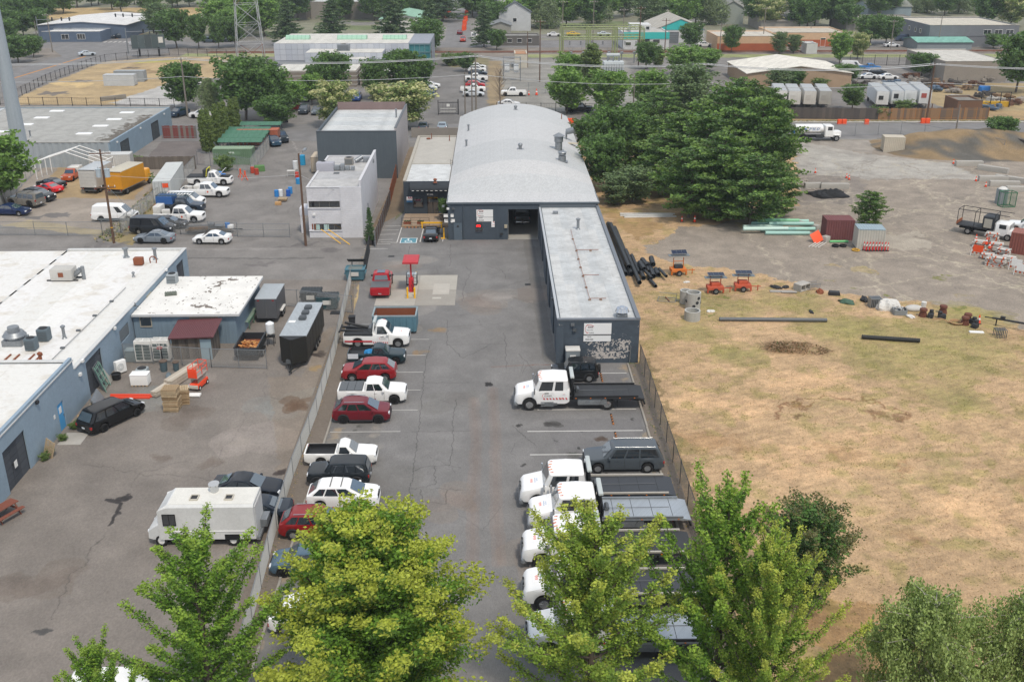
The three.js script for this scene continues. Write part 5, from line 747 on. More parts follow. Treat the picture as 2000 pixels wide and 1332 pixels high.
M1('suv',0xdfe0e0,'white SUV by the orange and cream shop',63.57,-304.08,R_);M1('van',0xe4e4e4,'white van parked by the white-roofed metal building',92.26,-254.94,-0.3);M1('pickup',0x2c6fae,'bright blue pickup by the iron fence',95.62,-252.01,R_);M1('sedan',0xd8dadb,'silver sedan in the yard near the scrap piles',90.23,-237.74,L_);M1('suv',0x20262c,'black SUV between the silver and white cars of the scrap yard',94.7,-243.76,R_);M1('sedan',0xe4e4e2,'white car under a cover in the scrap yard',94.99,-236.8,R_);M1('van',0x46546a,'blue-grey van by the grey two-storey block',130.02,-319.52,R_);M1('sedan',0xd4d6d8,'white sedan behind the railway signals',119.95,-303.03,R_);M1('suv',0x3a4248,'dark SUV by the orange and cream shop',95.9,-311.61,AWAY);
for(const[l,c,...p]of[['white car left of the teal shop yard',0xdedede,19.98,-335.2],['yellow car in the far yard by the teal shop',0xd8b02c,26.48,-336.66],['pale car in the far yard left of the teal shop',0xc4ccd2,36.61,-336.47]])M1('sedan',c,l,...p,R_);
// --- flatbed tow trucks ---
const towDecal=print(1.2,0.6,(x,w,h)=>{x.fillStyle='#e9e9e8';x.fillRect(0,0,w,h);x.strokeStyle='#b8282c';x.lineWidth=h*0.05;x.beginPath();x.arc(w*0.28,h*0.6,h*0.28,1,4.8);x.stroke();x.font='italic bold '+h*0.34+'px sans-serif';x.fillStyle='#1c1c1e';x.textAlign='center';x.textBaseline='middle';x.fillText('Crown',w*0.54,h*0.58);x.fillRect(w*0.3,h*0.12,w*0.3,h*0.16);x.fillRect(w*0.3,h*0.86,w*0.6,h*0.03);},96);
const aaaDecal=print(0.8,0.7,(x,w,h)=>{x.fillStyle='#ecebea';x.fillRect(0,0,w,h);text(x,'AAA',h*0.34,w*0.5,h*0.3,'#dc5b45');text(x,'Emergency',h*0.16,w*0.5,h*0.62,'#6d8fb8');text(x,'Service',h*0.16,w*0.5,h*0.82,'#6d8fb8');},96);
const chev=print(2,0.16,(x,w,h)=>{x.fillStyle='#e8e8e8';x.fillRect(0,0,w,h);for(let k=0;k<9;k++){x.fillStyle=k % 2?'#c21c2b':'#c21c2b';x.beginPath();const a=k*w/8;x.moveTo(a,0);x.lineTo(a+w/18,0);x.lineTo(a+w/10,h);x.lineTo(a+w/26,h);x.fill();}},64);
const TOWT={L:4.3,W:2.3,H:2.62,R:0.5,gc:0.5,fa:0.27,ra:3,top:[[0,0.95],[0.02,1.25],[0.06,1.4],[0.36,1.72],[0.5,1.76],[1,1.76]],cab:[0.34,0.44,0.97,0.995],belt:1.6,pil:[0.03,0.52,0.56,0.88],wt:0.93};
const towShell=carShell(TOWT),towCab=cabinGeo({...TOWT,tall:1});
function towTruck(label,x,z,ry,bedM,o={}){
const t=thing('flatbed_tow_truck',label,'tow truck',x,0.02,z,ry,'flatbed tow trucks'),P=paint(0xebebea),L=10.2,xf=L/2,off=xf-TOWT.L/2;
mesh('body',towShell,P,t,off);mesh('cabin',towCab.shell,P,t,off);mesh('windshield',towCab.front,K.wind,t,off);for(const g of towCab.sides)mesh('side_window',g,K.glass,t,off);
const W=TOWT.W;mesh('grille',rbox(0.1,0.55,0.9,0.05,xf-0.02,0.8,0),K.steel,t);mesh('front_bumper',rbox(0.35,0.34,W*0.92,0.1,xf-0.1,0.42,0),K.galv,t);
for(const s of[1,-1]){mesh('headlight',rbox(0.4,0.24,0.3,0.06,xf-0.32,0.92,s*(W/2-0.28)),K.lampw,t);const m=mesh('mirror',mg([rod([0,0,0],[0,0,s*0.28],0.03),rbox(0.12,0.55,0.2,0.03,0,-0.2,s*0.34)]),K.chrome,t,off+0.62,1.75,s*1.05);mesh('fuel_tank',rod([off-1.2,0.62,s*0.85],[off-0.2,0.62,s*0.85],0.28,14),K.galv,t);mesh('cab_step',mg([box(1.0,0.06,0.3,0,0.4,0),box(1.0,0.06,0.3,0,0.72,0)]),K.galv,t,off-0.4,0,s*1.02);mesh('chevron_strip',panel(2.0,0.16),chev,t,off-1.05,0.98,s*(W/2*0.995+0.012),s>0?0:PI);mesh('door_decal',panel(1.1,0.5),towDecal,t,off-0.4,1.12,s*(W/2+0.014),s>0?0:PI);mesh('club_decal',panel(0.3,0.16),aaaDecal,t,off-1.7,1.35,s*(W/2+0.012),s>0?0:PI);}
const hd=mesh('hood_decal',panel(0.8,0.7).translate(0,-0.35,0).rotateX(-PI/2).rotateY(-PI/2),aaaDecal,t,off+1.25,1.585,0.0);hd.rotation.z=-0.24;
for(let k=0;k<5;k++)mesh('marker_light',rod([off+0.1-Math.abs(k-2)*0.06,2.6,-0.7+k*0.35],[off+0.3-Math.abs(k-2)*0.06,2.55,-0.7+k*0.35],0.035),k % 2?K.amber:pm(0xc9643a,0.4),t);
mesh('exhaust',rod([off-2.2,0.6,1.0],[off-2.2,2.3,1.0],0.06),K.dark,t);mesh('light_bar',rbox(0.3,0.16,2.0,0.05,off-2.35,2.72,0),pm(0xb4bab8,0.35),t);mesh('bar_mount',mg([rod([off-2.35,1.1,0.95],[off-2.35,2.75,0.95],0.06),rod([off-2.35,1.1,-0.95],[off-2.35,2.75,-0.95],0.06),box(0.06,1.3,1.9,off-2.35,1.1,0)]),K.black,t);
const b0=-xf,b1=off-2.45,tl=-0.0;mesh('frame',mg([bb(-xf+1.2,off-0.5,0.62,0.86,0.32,0.46),bb(-xf+1.2,off-0.5,0.62,0.86,-0.46,-0.32),bb(-xf+1,b1,0.86,1.0,-0.8,0.8)]),K.black,t);
const deck=mesh('deck',loft([[b1,0],[b0+0.7,0],[b0,-0.14]].map(([X,d])=>[[X,1.18+d,1.22],[X,1.02+d*0.3,1.22],[X,1.02+d*0.3,-1.22],[X,1.18+d,-1.22]])),bedM,t);
for(const s of[1,-1])mesh('side_rail',bb(b0+0.5,b1,1.19,1.3,s*1.12,s*1.235),o.rail||K.black,deck);mesh('headboard',box(0.08,0.7,2.3,b1-0.06,1.18,0),K.black,deck);mesh('winch',rod([b1-0.4,1.34,-0.3],[b1-0.4,1.34,0.3],0.15,10),K.steel,deck);mesh('winch_cable',rod([b1-0.5,1.24,0],[b0+1.2,1.2,0.1],0.015),K.steel,deck);for(const q of[0.2,0.42,0.64,0.86])mesh('deck_seam',box(0.03,0.006,2.2,b0+(b1-b0)*q,1.178,0),K.black,deck);
for(const s of[1,-1]){mesh('toolbox',rbox(2.3,0.5,0.42,0.03,b1-1.5,0.5,s*0.95),K.galv,t);mesh('fender',new THREE.CylinderGeometry(0.62,0.62,0.5,16,1,true,0,PI).rotateZ(PI/2).rotateY(PI/2).translate(-xf+2.9,0.52,s*0.95),K.black,t);for(let k=0;k<6;k++)mesh('side_marker',box(0.1,0.06,0.02,b0+0.8+k*1.15,1.08,s*1.235),K.amber,t);mesh('taillight',box(0.04,0.12,0.3,-xf+1.1,0.75,s*0.8),K.lampr,t);mesh('mud_flap',box(0.03,0.5,0.5,-xf+2.1,0.3,s*0.9),K.black,t);}
mesh('wheel_lift',mg([rod([-xf+1.2,0.5,0],[-xf-0.1,0.35,0],0.1),rod([-xf-0.1,0.35,-0.7],[-xf-0.1,0.35,0.7],0.08)]),K.black,t);
for(const s of[1,-1]){wheel(t,off+TOWT.L*(0.5-TOWT.fa),s*0.98,0.5,0.28,K.chrome);wheel(t,-xf+2.9,s*0.98,0.5,0.3,K.chrome);wheel(t,-xf+2.9,s*0.66,0.5,0.28,K.chrome);}
return t;
}
const deckDark=worn(0x35373a,0.7,T_wear,{},'deck'),deckAlu=pm(0xb8bfc5,0.45,0.5,{map:T_streak},'alu'),deckBlk=worn(0x3a3d42,0.5,T_streak,{},'deckb');
const tx=5.9;
towTruck('white flatbed tow truck standing alone next to the black off-roader',tx+0.5,-60.11,L_+0.0,deckDark);
towTruck('white flatbed tow truck with black deck beside the long grey SUV',tx+0.55,-45.51,L_,deckBlk,{rail:worn(0xb9b4aa)});
towTruck('white flatbed tow truck with silver aluminium deck',tx+1.0,-42.58,L_,deckAlu,{rail:K.galv});
towTruck('white flatbed tow truck with streaked dark deck, next below the silver deck',tx+0.5,-38.79,L_,deckDark,{rail:worn(0xb9b4aa)});
towTruck('white flatbed tow truck mostly hidden behind the yellow-green maple',tx+0.45,-34.77,L_,deckBlk,{rail:worn(0xb9b4aa)});
towTruck('white flatbed tow truck nearest the camera, under the maple leaves',tx+0.5,-30.78,L_,deckAlu);
// --- wrecker ---
{
const t=car('pickup',0xeaeae8,'white wrecker tow truck with red-striped body and boom',-10.89,-72.98,R_-0.02,{name:'wrecker',cat:'tow truck',T:{L:5.9,W:2.1,H:2.15,R:0.42,cab:[0.25,0.36,0.5,0.53],bed:0.545,top:[[0,0.85],[0.01,1.12],[0.04,1.22],[0.25,1.32],[1,1.3]],belt:1.3,pil:[0.06,0.96]},bumper:K.galv});
mesh('wrecker_bed',rbox(2.6,0.2,2.1,0.04,-1.6,1.2,0),K.dark,t);for(const s of[1,-1])mesh('red_stripe',box(2.5,0.14,0.02,-1.6,0.6,s*1.06),K.red,t);mesh('boom',mg([rod([-0.4,1.5,0],[-2.9,2.1,0],0.12,8),rod([-1.2,1.4,0.4],[-3.3,1.5,0.4],0.1,6),rod([-1.2,1.4,-0.4],[-3.3,1.5,-0.4],0.1,6),rod([-3.3,1.5,-0.9],[-3.3,1.5,0.9],0.08)]),K.black,t);mesh('winch',rod([-0.6,1.55,-0.5],[-0.6,1.55,0.5],0.2,12),K.steel,t);mesh('light_bar',rbox(0.26,0.14,1.7,0.04,-0.15,2.35,0),pm(0xaeb6b6,0.3),t);mesh('bar_frame',mg([rod([-0.3,1.3,0.95],[-0.15,2.35,0.8],0.07),rod([-0.3,1.3,-0.95],[-0.15,2.35,-0.8],0.07)]),K.white,t);for(const s of[1,-1])mesh('door_decal',panel(0.9,0.4),towDecal,t,0.6,0.8,s*1.06,s>0?0:PI);mesh('hood_decal',panel(0.5,0.45).translate(0,-0.22,0).rotateX(-PI/2).rotateY(-PI/2),aaaDecal,t,2.1,1.3,0);for(const s of[1,-1])mesh('chevron_strip',panel(1.4,0.14),chev,t,0.4,0.5,s*1.065,s>0?0:PI);
}
// --- step van ---
{
const t=thing('step_van','white step van with roof vents parked by the chain link fence','van',-18.33,0.02,-40.54-1.1,L_),P=pm(0xdfe0de,0.5,0,{map:T_wear},'sv');
mesh('box_body',loft([[-3.9,0],[2.3,0],[3.0,0.45]].map(([X,d])=>[[X,0.55,1.15],[X,2.8-d*0.5,1.15],[X,2.95-d,1.0],[X,2.95-d,-1.0],[X,2.8-d*0.5,-1.15],[X,0.55,-1.15]]),{crease:0.4}),P,t);
mesh('roof_skin',bb(-3.85,2.2,2.95,2.97,-0.98,0.98),worn(0xe4e2da,0.85,T_wear,{},'svr'),t);mesh('hood',loft([[2.9,1.75,1.1],[3.6,1.35,1.0],[3.9,1.1,0.9],[3.95,0.5,0.9]].map(([X,y,w])=>[[X,0.5,w],[X,y-0.1,w],[X,y,w*0.85],[X,y,-w*0.85],[X,y-0.1,-w],[X,0.5,-w]]),{crease:0.6}),P,t);
mesh('windshield',quads([[[3.06,1.6,0.95],[3.06,1.6,-0.95],[3.02,2.4,-0.9],[3.02,2.4,0.9]]]),K.glass,t);for(const s of[1,-1]){const w=mesh('cab_window',mg([box(0.95,0.06,0.05,0,0.75,0),box(0.95,0.06,0.05,0,0,0),box(0.05,0.8,0.05,-0.45),box(0.05,0.8,0.05,0.45),box(0.04,0.8,0.05,0)]),K.black,t,2.2,1.55,s*1.16);mesh('pane',box(0.86,0.7,0.03,0,0.05,0),K.glass,w);mesh('belt_trim',box(6.2,0.06,0.04,-0.8,1.1,s*1.16),K.white,t);mesh('headlight',cyl(0.12,0.12,0.1).rotateZ(-PI/2).translate(3.9,0.9,s*0.65),K.lampw,t);wheel(t,3.0,s*0.95,0.42,0.24,K.white);wheel(t,-2.2,s*0.95,0.42,0.3,K.white);}
mesh('wheel_arch',mg([bb(-2.75,-1.65,0.5,0.9,1.14,1.16),bb(-2.75,-1.65,0.5,0.9,-1.16,-1.14)]),K.under,t);mesh('side_locker',bb(-3.6,-2.95,0.5,0.95,1.145,1.165),K.under,t);mesh('chassis',bb(-3.8,3.2,0.3,0.55,-0.9,0.9),K.under,t);mesh('rear_door',bb(-3.95,-3.9,0.6,2.7,-0.9,0.9),worn(0xd2d3d2,0.6),t);mesh('rear_bumper',box(0.25,0.2,2.2,-4.05,0.45,0),K.galv,t);mesh('rear_box',box(0.5,0.5,1.0,-4.2,0.7,0.5),K.galv,t);
for(const X of[0.5,-2]){const v=mesh('roof_vent',mg([box(0.6,0.1,0.06,0,0,0.27),box(0.6,0.1,0.06,0,0,-0.27),box(0.06,0.1,0.5,0.27),box(0.06,0.1,0.5,-0.27)]),worn(0xcfc9bb),t,X,2.97,-0.3);mesh('screen',box(0.48,0.04,0.48),K.dark,v);}t.scale.x=0.85;{const v=mesh('exhaust_vent',mg([cyl(0.3,0.3,0.45),cyl(0.4,0.4,0.08,0,0.45,0,18)]),K.chrome,t,-0.7,2.97,0.55);}
}

// ---------- fences ----------
const mesM=pm(0x9c9d9b,0.6,0.2,{},'mesh');
// chain link: posts, rails, woven diagonal wires
function chainFence(name,label,pts,h=1.8,{step=3,sp=0.075,r=0.0045,post=K.galv,wires=mesM,rails=1,barb=0,cat='fence',base=0.02}={}){
const f=thing(name,label,cat);
for(let i=0;i<pts.length-1;i++){
const[ax,az]=pts[i],[bx,bz]=pts[i+1],L=Math.hypot(bx-ax,bz-az),ux=(bx-ax)/L,uz=(bz-az)/L,n=Math.max(1,Math.round(L/step));
for(let k=i?1:0;k<=n;k++)mesh('post',cyl(0.035,0.035,h+0.06,0,0,0,7),post,f,ax+ux*L*k/n,base,az+uz*L*k/n);
mesh('top_rail',rod([ax,base+h,az],[bx,base+h,bz],0.024),post,f);if(rails>1)mesh('bottom_rail',rod([ax,base+0.1,az],[bx,base+0.1,bz],0.024),post,f);if(rails>2)mesh('mid_rail',rod([ax,base+h*0.55,az],[bx,base+h*0.55,bz],0.02),post,f);
const P=[],m=Math.floor(L/sp),nx=-uz,nz=ux,seg=(s0,y0,s1,y1,o)=>{const A=[ax+ux*s0+nx*o,base+y0,az+uz*s0+nz*o],B=[ax+ux*s1+nx*o,base+y1,az+uz*s1+nz*o];const d=Math.hypot(s1-s0,y1-y0),pu=-(y1-y0)/d*r,py=(s1-s0)/d*r,V=[ux*pu,py,uz*pu],N=[nx*r,0,nz*r];const q=(a,s,t)=>[a[0]+V[0]*s+N[0]*t,a[1]+V[1]*s+N[1]*t,a[2]+V[2]*s+N[2]*t];for(const[s,t,s2,t2]of[[1,-0.6,-1,-0.6],[-1,-0.6,0,1],[0,1,1,-0.6]])P.push(...q(A,s,t),...q(B,s,t),...q(B,s2,t2),...q(A,s,t),...q(B,s2,t2),...q(A,s2,t2));};
for(let k=-Math.ceil(h/sp);k<=m;k++){const s=k*sp;for(const dir of[1,-1]){let s0=dir>0?s:s+h,s1=dir>0?s+h:s,y0=0.05,y1=h;const cut=(S)=>0.05+(h-0.05)*(dir>0?S-s:s+h-S)/h;let a=s0,b=s1;if(a<0){a=0;y0=cut(0);}if(a>L){a=L;y0=cut(L);}if(b<0){b=0;y1=cut(0);}if(b>L){b=L;y1=cut(L);}if(Math.abs(b-a)<0.02)continue;seg(a,y0,b,y1,dir*0.004);}}
const g=finish(P,0),w=mesh('wire_mesh',g,wires,f);w.userData.kind='stuff';
if(barb)for(let k=1;k<=barb;k++)mesh('barbed_wire',rod([ax,base+h+0.1*k,az],[bx,base+h+0.1*k,bz],0.008,4),wires,f);
}
return f;
}
chainFence('chain_link_fence','long chain link fence between the paved lot and the left yard',pairs(-15.67,-92.98,-14.43,-70.67,-14.18,-58.67,-14.32,-48.99,-14.17,-42.36,-13.74,-33.14,-12.6,5),1.5,{r:0.005,sp:0.07,wires:pm(0xb2b2ae,0.6,0.15,{},'mesh2')});
chainFence('chain_link_fence','chain link fence between the tow truck bays and the dry field',[[12.42,-68.2],[12.42,-33],[12.45,5]],1.7,{post:pm(0x3d4043,0.6,0.4),wires:pm(0x7c7670,0.6,0.4,{},'mesh3'),r:0.004,sp:0.085});
chainFence('chain_link_gate','wide chain link gate across the gravel yard entrance',pairs(-61.89,-108.46,-56.38,-108.36,-52.29,-108.06,-48.04,-107.99),1.75,{rails:3,step:4,sp:0.1,cat:'gate'});
chainFence('chain_link_fence','chain link fence behind the parked grey sedan and cargo van',pairs(-48.04,-107.99,-46.16,-109.05,-42.19,-109.2,-38.72,-108.47),1.75,{sp:0.1});
chainFence('chain_link_fence','weedy diagonal chain link fence beside the white container',pairs(-46.16,-109.05,-46.28,-122.69,-45.75,-133.61,-46.52,-145.19),1.9,{sp:0.1});
chainFence('chain_link_gate','sliding chain link gate behind the white sedan',pairs(-38.72,-108.47,-31.49,-107.46),1.75,{rails:3,sp:0.1,cat:'gate'});
chainFence('chain_link_gate','chain link gate beside the two-storey building pole',pairs(-31.44,-107.24,-25.04,-106.91),1.7,{rails:3,sp:0.1,cat:'gate'});
chainFence('chain_link_fence','chain link fence crossing behind the grey and black trailers',pairs(-24.15,-83.38,-19.89,-82.71,-14.21,-80.89),1.8,{rails:2,sp:0.1});
chainFence('chain_link_fence','short chain link fence closing the corner beside the black pile bin',pairs(-13.37,-73.51,-11.46,-73.97),1.6,{sp:0.1,rails:1});
chainFence('chain_link_gate','chain link gate in front of the dump trailer and shed',pairs(-24.72,-67.94,-19.87,-67.53),1.75,{rails:2,sp:0.1,cat:'gate'});
chainFence('chain_link_fence','chain link fence in front of the heat pump units',pairs(-32.6,-69.19,-24.72,-67.94),1.75,{sp:0.12});
chainFence('chain_link_fence','chain link fence beside the green container and carports',pairs(-46.76,-146.99,-37.24,-141.55,-37.97,-159.22),2.1,{sp:0.12,barb:2,post:K.galv});
chainFence('chain_link_fence','grey fence along the left edge behind the parked cars',pairs(-68,-110,-66.14,-120.95,-69.72,-139.47,-70.38,-148.88),2,{sp:0.12});
chainFence('chain_link_fence','tall grey substation fence behind the orange cones',pairs(4,-216.7,18.72,-216.43,30.31,-218.38),2.4,{sp:0.16,r:0.009,step:4});
chainFence('chain_link_fence','roadside chain link fence beyond the tanker truck',pairs(59.8,-167.01,73.07,-169.56,81.48,-159.11,83.87,-152.91),2.2,{sp:0.16,r:0.006,step:4,barb:1});
// slatted gate and fence beside the lot entrance
{const f=thing('slatted_gate','dark slatted gate panel at the lot entrance by the blue dumpster','gate');const a=[-14.7,-100.93],b=[-14.22,-91.58];for(let k=0;k<24;k++){const t=k/23;mesh('slat',box(0.04,1.9,0.16),K.dark,f,a[0]+(b[0]-a[0])*t,0.03,a[1]+(b[1]-a[1])*t);}mesh('top_rail',rod([a[0],1.95,a[1]],[b[0],1.95,b[1]],0.04),K.black,f);}
function plankFence(name,label,pts,h,mats2,{w=0.15,jit=0.02,post=null,gap=0.006}={}){const f=thing(name,label,'fence');for(let i=0;i<pts.length-1;i++){const[ax,az]=pts[i],[bx,bz]=pts[i+1],L=Math.hypot(bx-ax,bz-az),n=Math.round(L/w),a=-Math.atan2(bz-az,bx-ax);const g=box(w-gap,h,0.03),g2=box(w-gap,h*0.97,0.03);for(let k=0;k<n;k++){const t=(k+0.5)/n;mesh('plank',k % 3?g:g2,mats2[Math.floor(hash2(k,i+5)*mats2.length)],f,ax+(bx-ax)*t,0.02,az+(bz-az)*t,a);}for(const y of[0.3,h-0.3])mesh('rail',rod([ax,y,az],[bx,y,bz],0.04,4),post||mats2[0],f);const m=Math.max(1,Math.round(L/2.4));for(let k=0;k<=m;k++)mesh('post',box(0.1,h+0.05,0.1),post||mats2[0],f,ax+(bx-ax)*k/m,0.02,az+(bz-az)*k/m,a);}return f;}
plankFence('wood_fence','orange-brown wood fence between the pale building and the office annex',pairs(-14.3,-122.64,-14.94,-146.4),2.1,[worn(0xa05a34,0.85,T_streak,{},'ow'),worn(0x8e4f30,0.85,T_streak,{},'ow2')],{w:0.3});
plankFence('slatted_fence','brown slatted chain link fence beside the hatched parking aisle',pairs(-14.23,-102.73,-14.28,-122.37),1.9,[worn(0x5f4a40,0.85,T_streak,{},'bs'),worn(0x6b5348,0.85,T_streak,{},'bs2')],{w:0.2,post:K.galv});
plankFence('wood_fence','red and grey plank gate behind the grey-blue warehouse',pairs(-58.49,-168.29,-52.53,-168.18),2.2,[worn(0x8a4a44,0.9,T_streak,{},'rg'),worn(0x7d746c,0.9,T_streak,{},'rg2'),worn(0x8d8279,0.9,T_streak,{},'rg3')],{w:0.45,post:K.galv});
plankFence('wood_fence','grey weathered board fence behind the white container',pairs(-56.55,-143.63,-46.32,-144.13),2,[worn(0x6f675f,0.9,T_streak,{},'gf'),worn(0x7a7168,0.9,T_streak,{},'gf2')],{w:0.35});
plankFence('wood_fence','patchwork wood fence along the far street below the white trailers',pairs(57.41,-185.09,73.87,-183.7),2.2,[worn(0x5e5854,0.9,T_streak,{},'pf'),worn(0x6a625c,0.9,T_streak,{},'pf2'),worn(0x575250,0.9,T_streak,{},'pf3')],{w:0.6});
plankFence('wood_fence','tan section of the far street fence right of the dark boards',pairs(73.97,-183.7,95.3,-183.84),2.2,[worn(0x9c7c5c,0.9,T_streak,{},'pt'),worn(0x8a6e52,0.9,T_streak,{},'pt2'),worn(0x77675a,0.9,T_streak,{},'pt3')],{w:0.6,post:worn(0xb07a44)});
plankFence('wood_fence','dark board fence at the right edge above the dirt berm',pairs(85.8,-156.11,87.98,-150.87),2.2,[worn(0x55504d,0.9,T_streak,{},'db')],{w:0.3});
plankFence('wood_fence','dark picket fence left of the white workshop roof',pairs(-52.11,-87.85,-50.98,-91.41),1.8,[worn(0x4d423c,0.9,T_streak,{},'dpk')],{w:0.22});
function ironFence(label,pts,h=2){const f=thing('iron_fence',label,'fence');for(let i=0;i<pts.length-1;i++){const[ax,az]=pts[i],[bx,bz]=pts[i+1],L=Math.hypot(bx-ax,bz-az),n=Math.max(1,Math.round(L/3));for(const y of[0.25,h])mesh('rail',rod([ax,y,az],[bx,y,bz],0.03,5),K.black,f);for(let k=0;k<=n;k++)mesh('post',box(0.1,h+0.15,0.1),K.black,f,ax+(bx-ax)*k/n,0.01,az+(bz-az)*k/n);const m=Math.round(L/0.5),g=[];for(let k=0;k<m;k++)g.push(rod([ax+(bx-ax)*k/m,0.2,az+(bz-az)*k/m],[ax+(bx-ax)*k/m,h,az+(bz-az)*k/m],0.007,4));const p=mesh('pickets',mg(g),K.black,f);p.userData.kind='stuff';}return f;}
ironFence('black iron fence along the vacant dry lot',pairs(-102.49,-209.73,-105.42,-234.71,-105.81,-258.6,-104.84,-272.78,-91.79,-287.04,-69.04,-282.01),1.9);ironFence('black iron fence along the parking lot beyond the arched roof',pairs(0.5,-192.91,26.92,-191.27),1.9);ironFence('tall black iron fence by the railway right of the white metal building',pairs(93.84,-261.83,110.02,-261.53),2.6);ironFence('black fence along the back edge of the grey-blue warehouse',pairs(-102.64,-203.91,-65.76,-200.73),1.6);
{const f=thing('rolling_gate','black rolling gate with white signs at the parking lot entrance','gate');const a=[-11.04,-190.82],b=[-7.1,-190.75];mesh('frame',mg([rod([a[0],0.2,a[1]],[b[0],0.2,b[1]],0.06),rod([a[0],2.4,a[1]],[b[0],2.4,b[1]],0.06),rod([a[0],0,a[1]],[a[0],2.8,a[1]],0.08),rod([b[0],0,b[1]],[b[0],3,b[1]],0.12)]),K.black,f);for(let k=1;k<14;k++)mesh('bar',rod([a[0]+(b[0]-a[0])*k/14,0.2,a[1]],[a[0]+(b[0]-a[0])*k/14,2.4,a[1]],0.025,5),K.black,f);mesh('notice',box(0.6,0.5,0.03,(a[0]+b[0])/2,1.6,a[1]+0.06),K.white,f);for(const y of[0.6,1.15])mesh('white_stripe',box(3,0.12,0.03,(a[0]+b[0])/2,y,a[1]+0.07),K.white2,f);}
solo('block_wall','grey concrete block wall behind the office annex','wall',bb(-14.7,-6.12,0,1.7,-168.31,-168.31+0.25),worn(0x9b958d,0.92,T_wear,{bumpMap:T_block,bumpScale:0.01},'bw'));
// ---------- poles, wires, towers ----------
const poleM=worn(0x6e5443,0.9,T_streak,{},'pole'),poleG=worn(0x8d857b,0.9,T_streak,{},'pole2');
function pole(label,x,z,h,{arms=[],r=0.16,m=poleM,cans=0,lean=0,name='utility_pole'}={}){
const p=thing(name,label,'pole',x,0.01,z);mesh('shaft',cyl(r,r*0.62,h,0,0,0,10),m,p);
for(const a of arms){const c=mesh('crossarm',box(2.4,0.12,0.12),m,p,0,h-a,0.12,0.1);for(const q of[-1.1,-0.4,0.4,1.1])mesh('insulator',cyl(0.05,0.04,0.2,q,0.12,0,6),K.white,c);}
for(let k=0;k<cans;k++){const c=mesh('transformer',mg([cyl(0.3,0.3,0.9,0,0,0,14),cyl(0.34,0.34,0.06,0,0.9,0,14),rod([0,0.95,0],[0,1.2,0],0.05)]),pm(0xa9b4ba,0.5),p,(k?1:-1)*0.5,h-3.2,0.15);}
if(lean)p.rotation.z=lean;return p;
}
function wire(label,A,B,sag=1,r=0.022){const n=12,pts=[];for(let i=0;i<=n;i++){const t=i/n;pts.push([A[0]+(B[0]-A[0])*t,A[1]+(B[1]-A[1])*t-sag*4*t*(1-t),A[2]+(B[2]-A[2])*t]);}return solo('power_line',label,'wire',path(pts,r,24,5),pm(0xb9bbbc,0.6),0,0,0,0,'power lines strung along the street');}
pole('brown utility pole with two transformers behind the white-roofed workshop',-45.65,-104.96,11.24,{cans:2,arms:[0.5,4.5]});pole('brown utility pole at the corner of the pale two-storey building',-22.55,-103.5,10.99,{});
mesh('street_light',mg([rod([0,0,0],[0.5,0.5,-0.6],0.05),rbox(0.35,0.2,1.2,0.05,0.6,0.5,-0.7)]),K.galv,scene.children[scene.children.length-1],0,10.99-0.3,0);
mesh('yellow_band',cyl(0.15,0.15,0.1,0,1.9,0),K.yellow,scene.getObjectByName('utility_pole'));
const PL=[['grey power pole by the dark trees left of the weeping tree',-59.96,-189.47,11.18],['tall grey power pole beside the parking lot gate',-3.52,-187.87,11.72],['power pole rising out of the big green grove',40.28,-185.41,10.41],['brown power pole by the white trailers',82.81,-182.45,10.69]];
for(const[l,x,z,h]of PL)pole(l,x,z,h,{arms:[0.3],m:l[0]==='b'?poleM:poleG,r:0.2});
{const T=PL.map(([,x,z,h])=>[x,h-0.1,z]);T.unshift([T[0][0]-62,T[0][1],T[0][2]]);T.push([T[4][0]+60,T[4][1],T[4][2]]);for(let i=0;i<5;i++)for(const[k,o]of[[0,-0.9],[1,0],[2,0.9]])wire(['far','middle','near'][k]+' top power line in the '+ord(i)+' span from the left',[T[i][0],T[i][1]-(k===1?0.1:0),T[i][2]+o],[T[i+1][0],T[i+1][1]-(k===1?0.1:0),T[i+1][2]+o],1.1,0.06);for(let i=0;i<5;i++)wire('lower power line in the '+ord(i)+' span from the left',[T[i][0],T[i][1]-3.4,T[i][2]],[T[i+1][0],T[i+1][1]-3.4,T[i+1][2]],1,0.05);}
{const a=[-45.65,11.24,-104.96],b=[-22.55,10.99,-103.5],c=[-16.4,4.2,-109.7];wire('thin service wire from the alley pole to the two-storey building pole',[a[0],a[1]-3,a[2]],[b[0],b[1]-2.4,b[2]],0.5,0.02);delete scene.children[scene.children.length-1].userData.group;wire('service drop from the corner pole to the pale building side',[b[0],b[1]-2.5,b[2]],c,0.3,0.02);delete scene.children[scene.children.length-1].userData.group;wire('guy wire from the brown alley pole to the weedy fence',[a[0],a[1]-4,a[2]],[-43.84,0.02,-111.49],0,0.02);delete scene.children[scene.children.length-1].userData.group;}
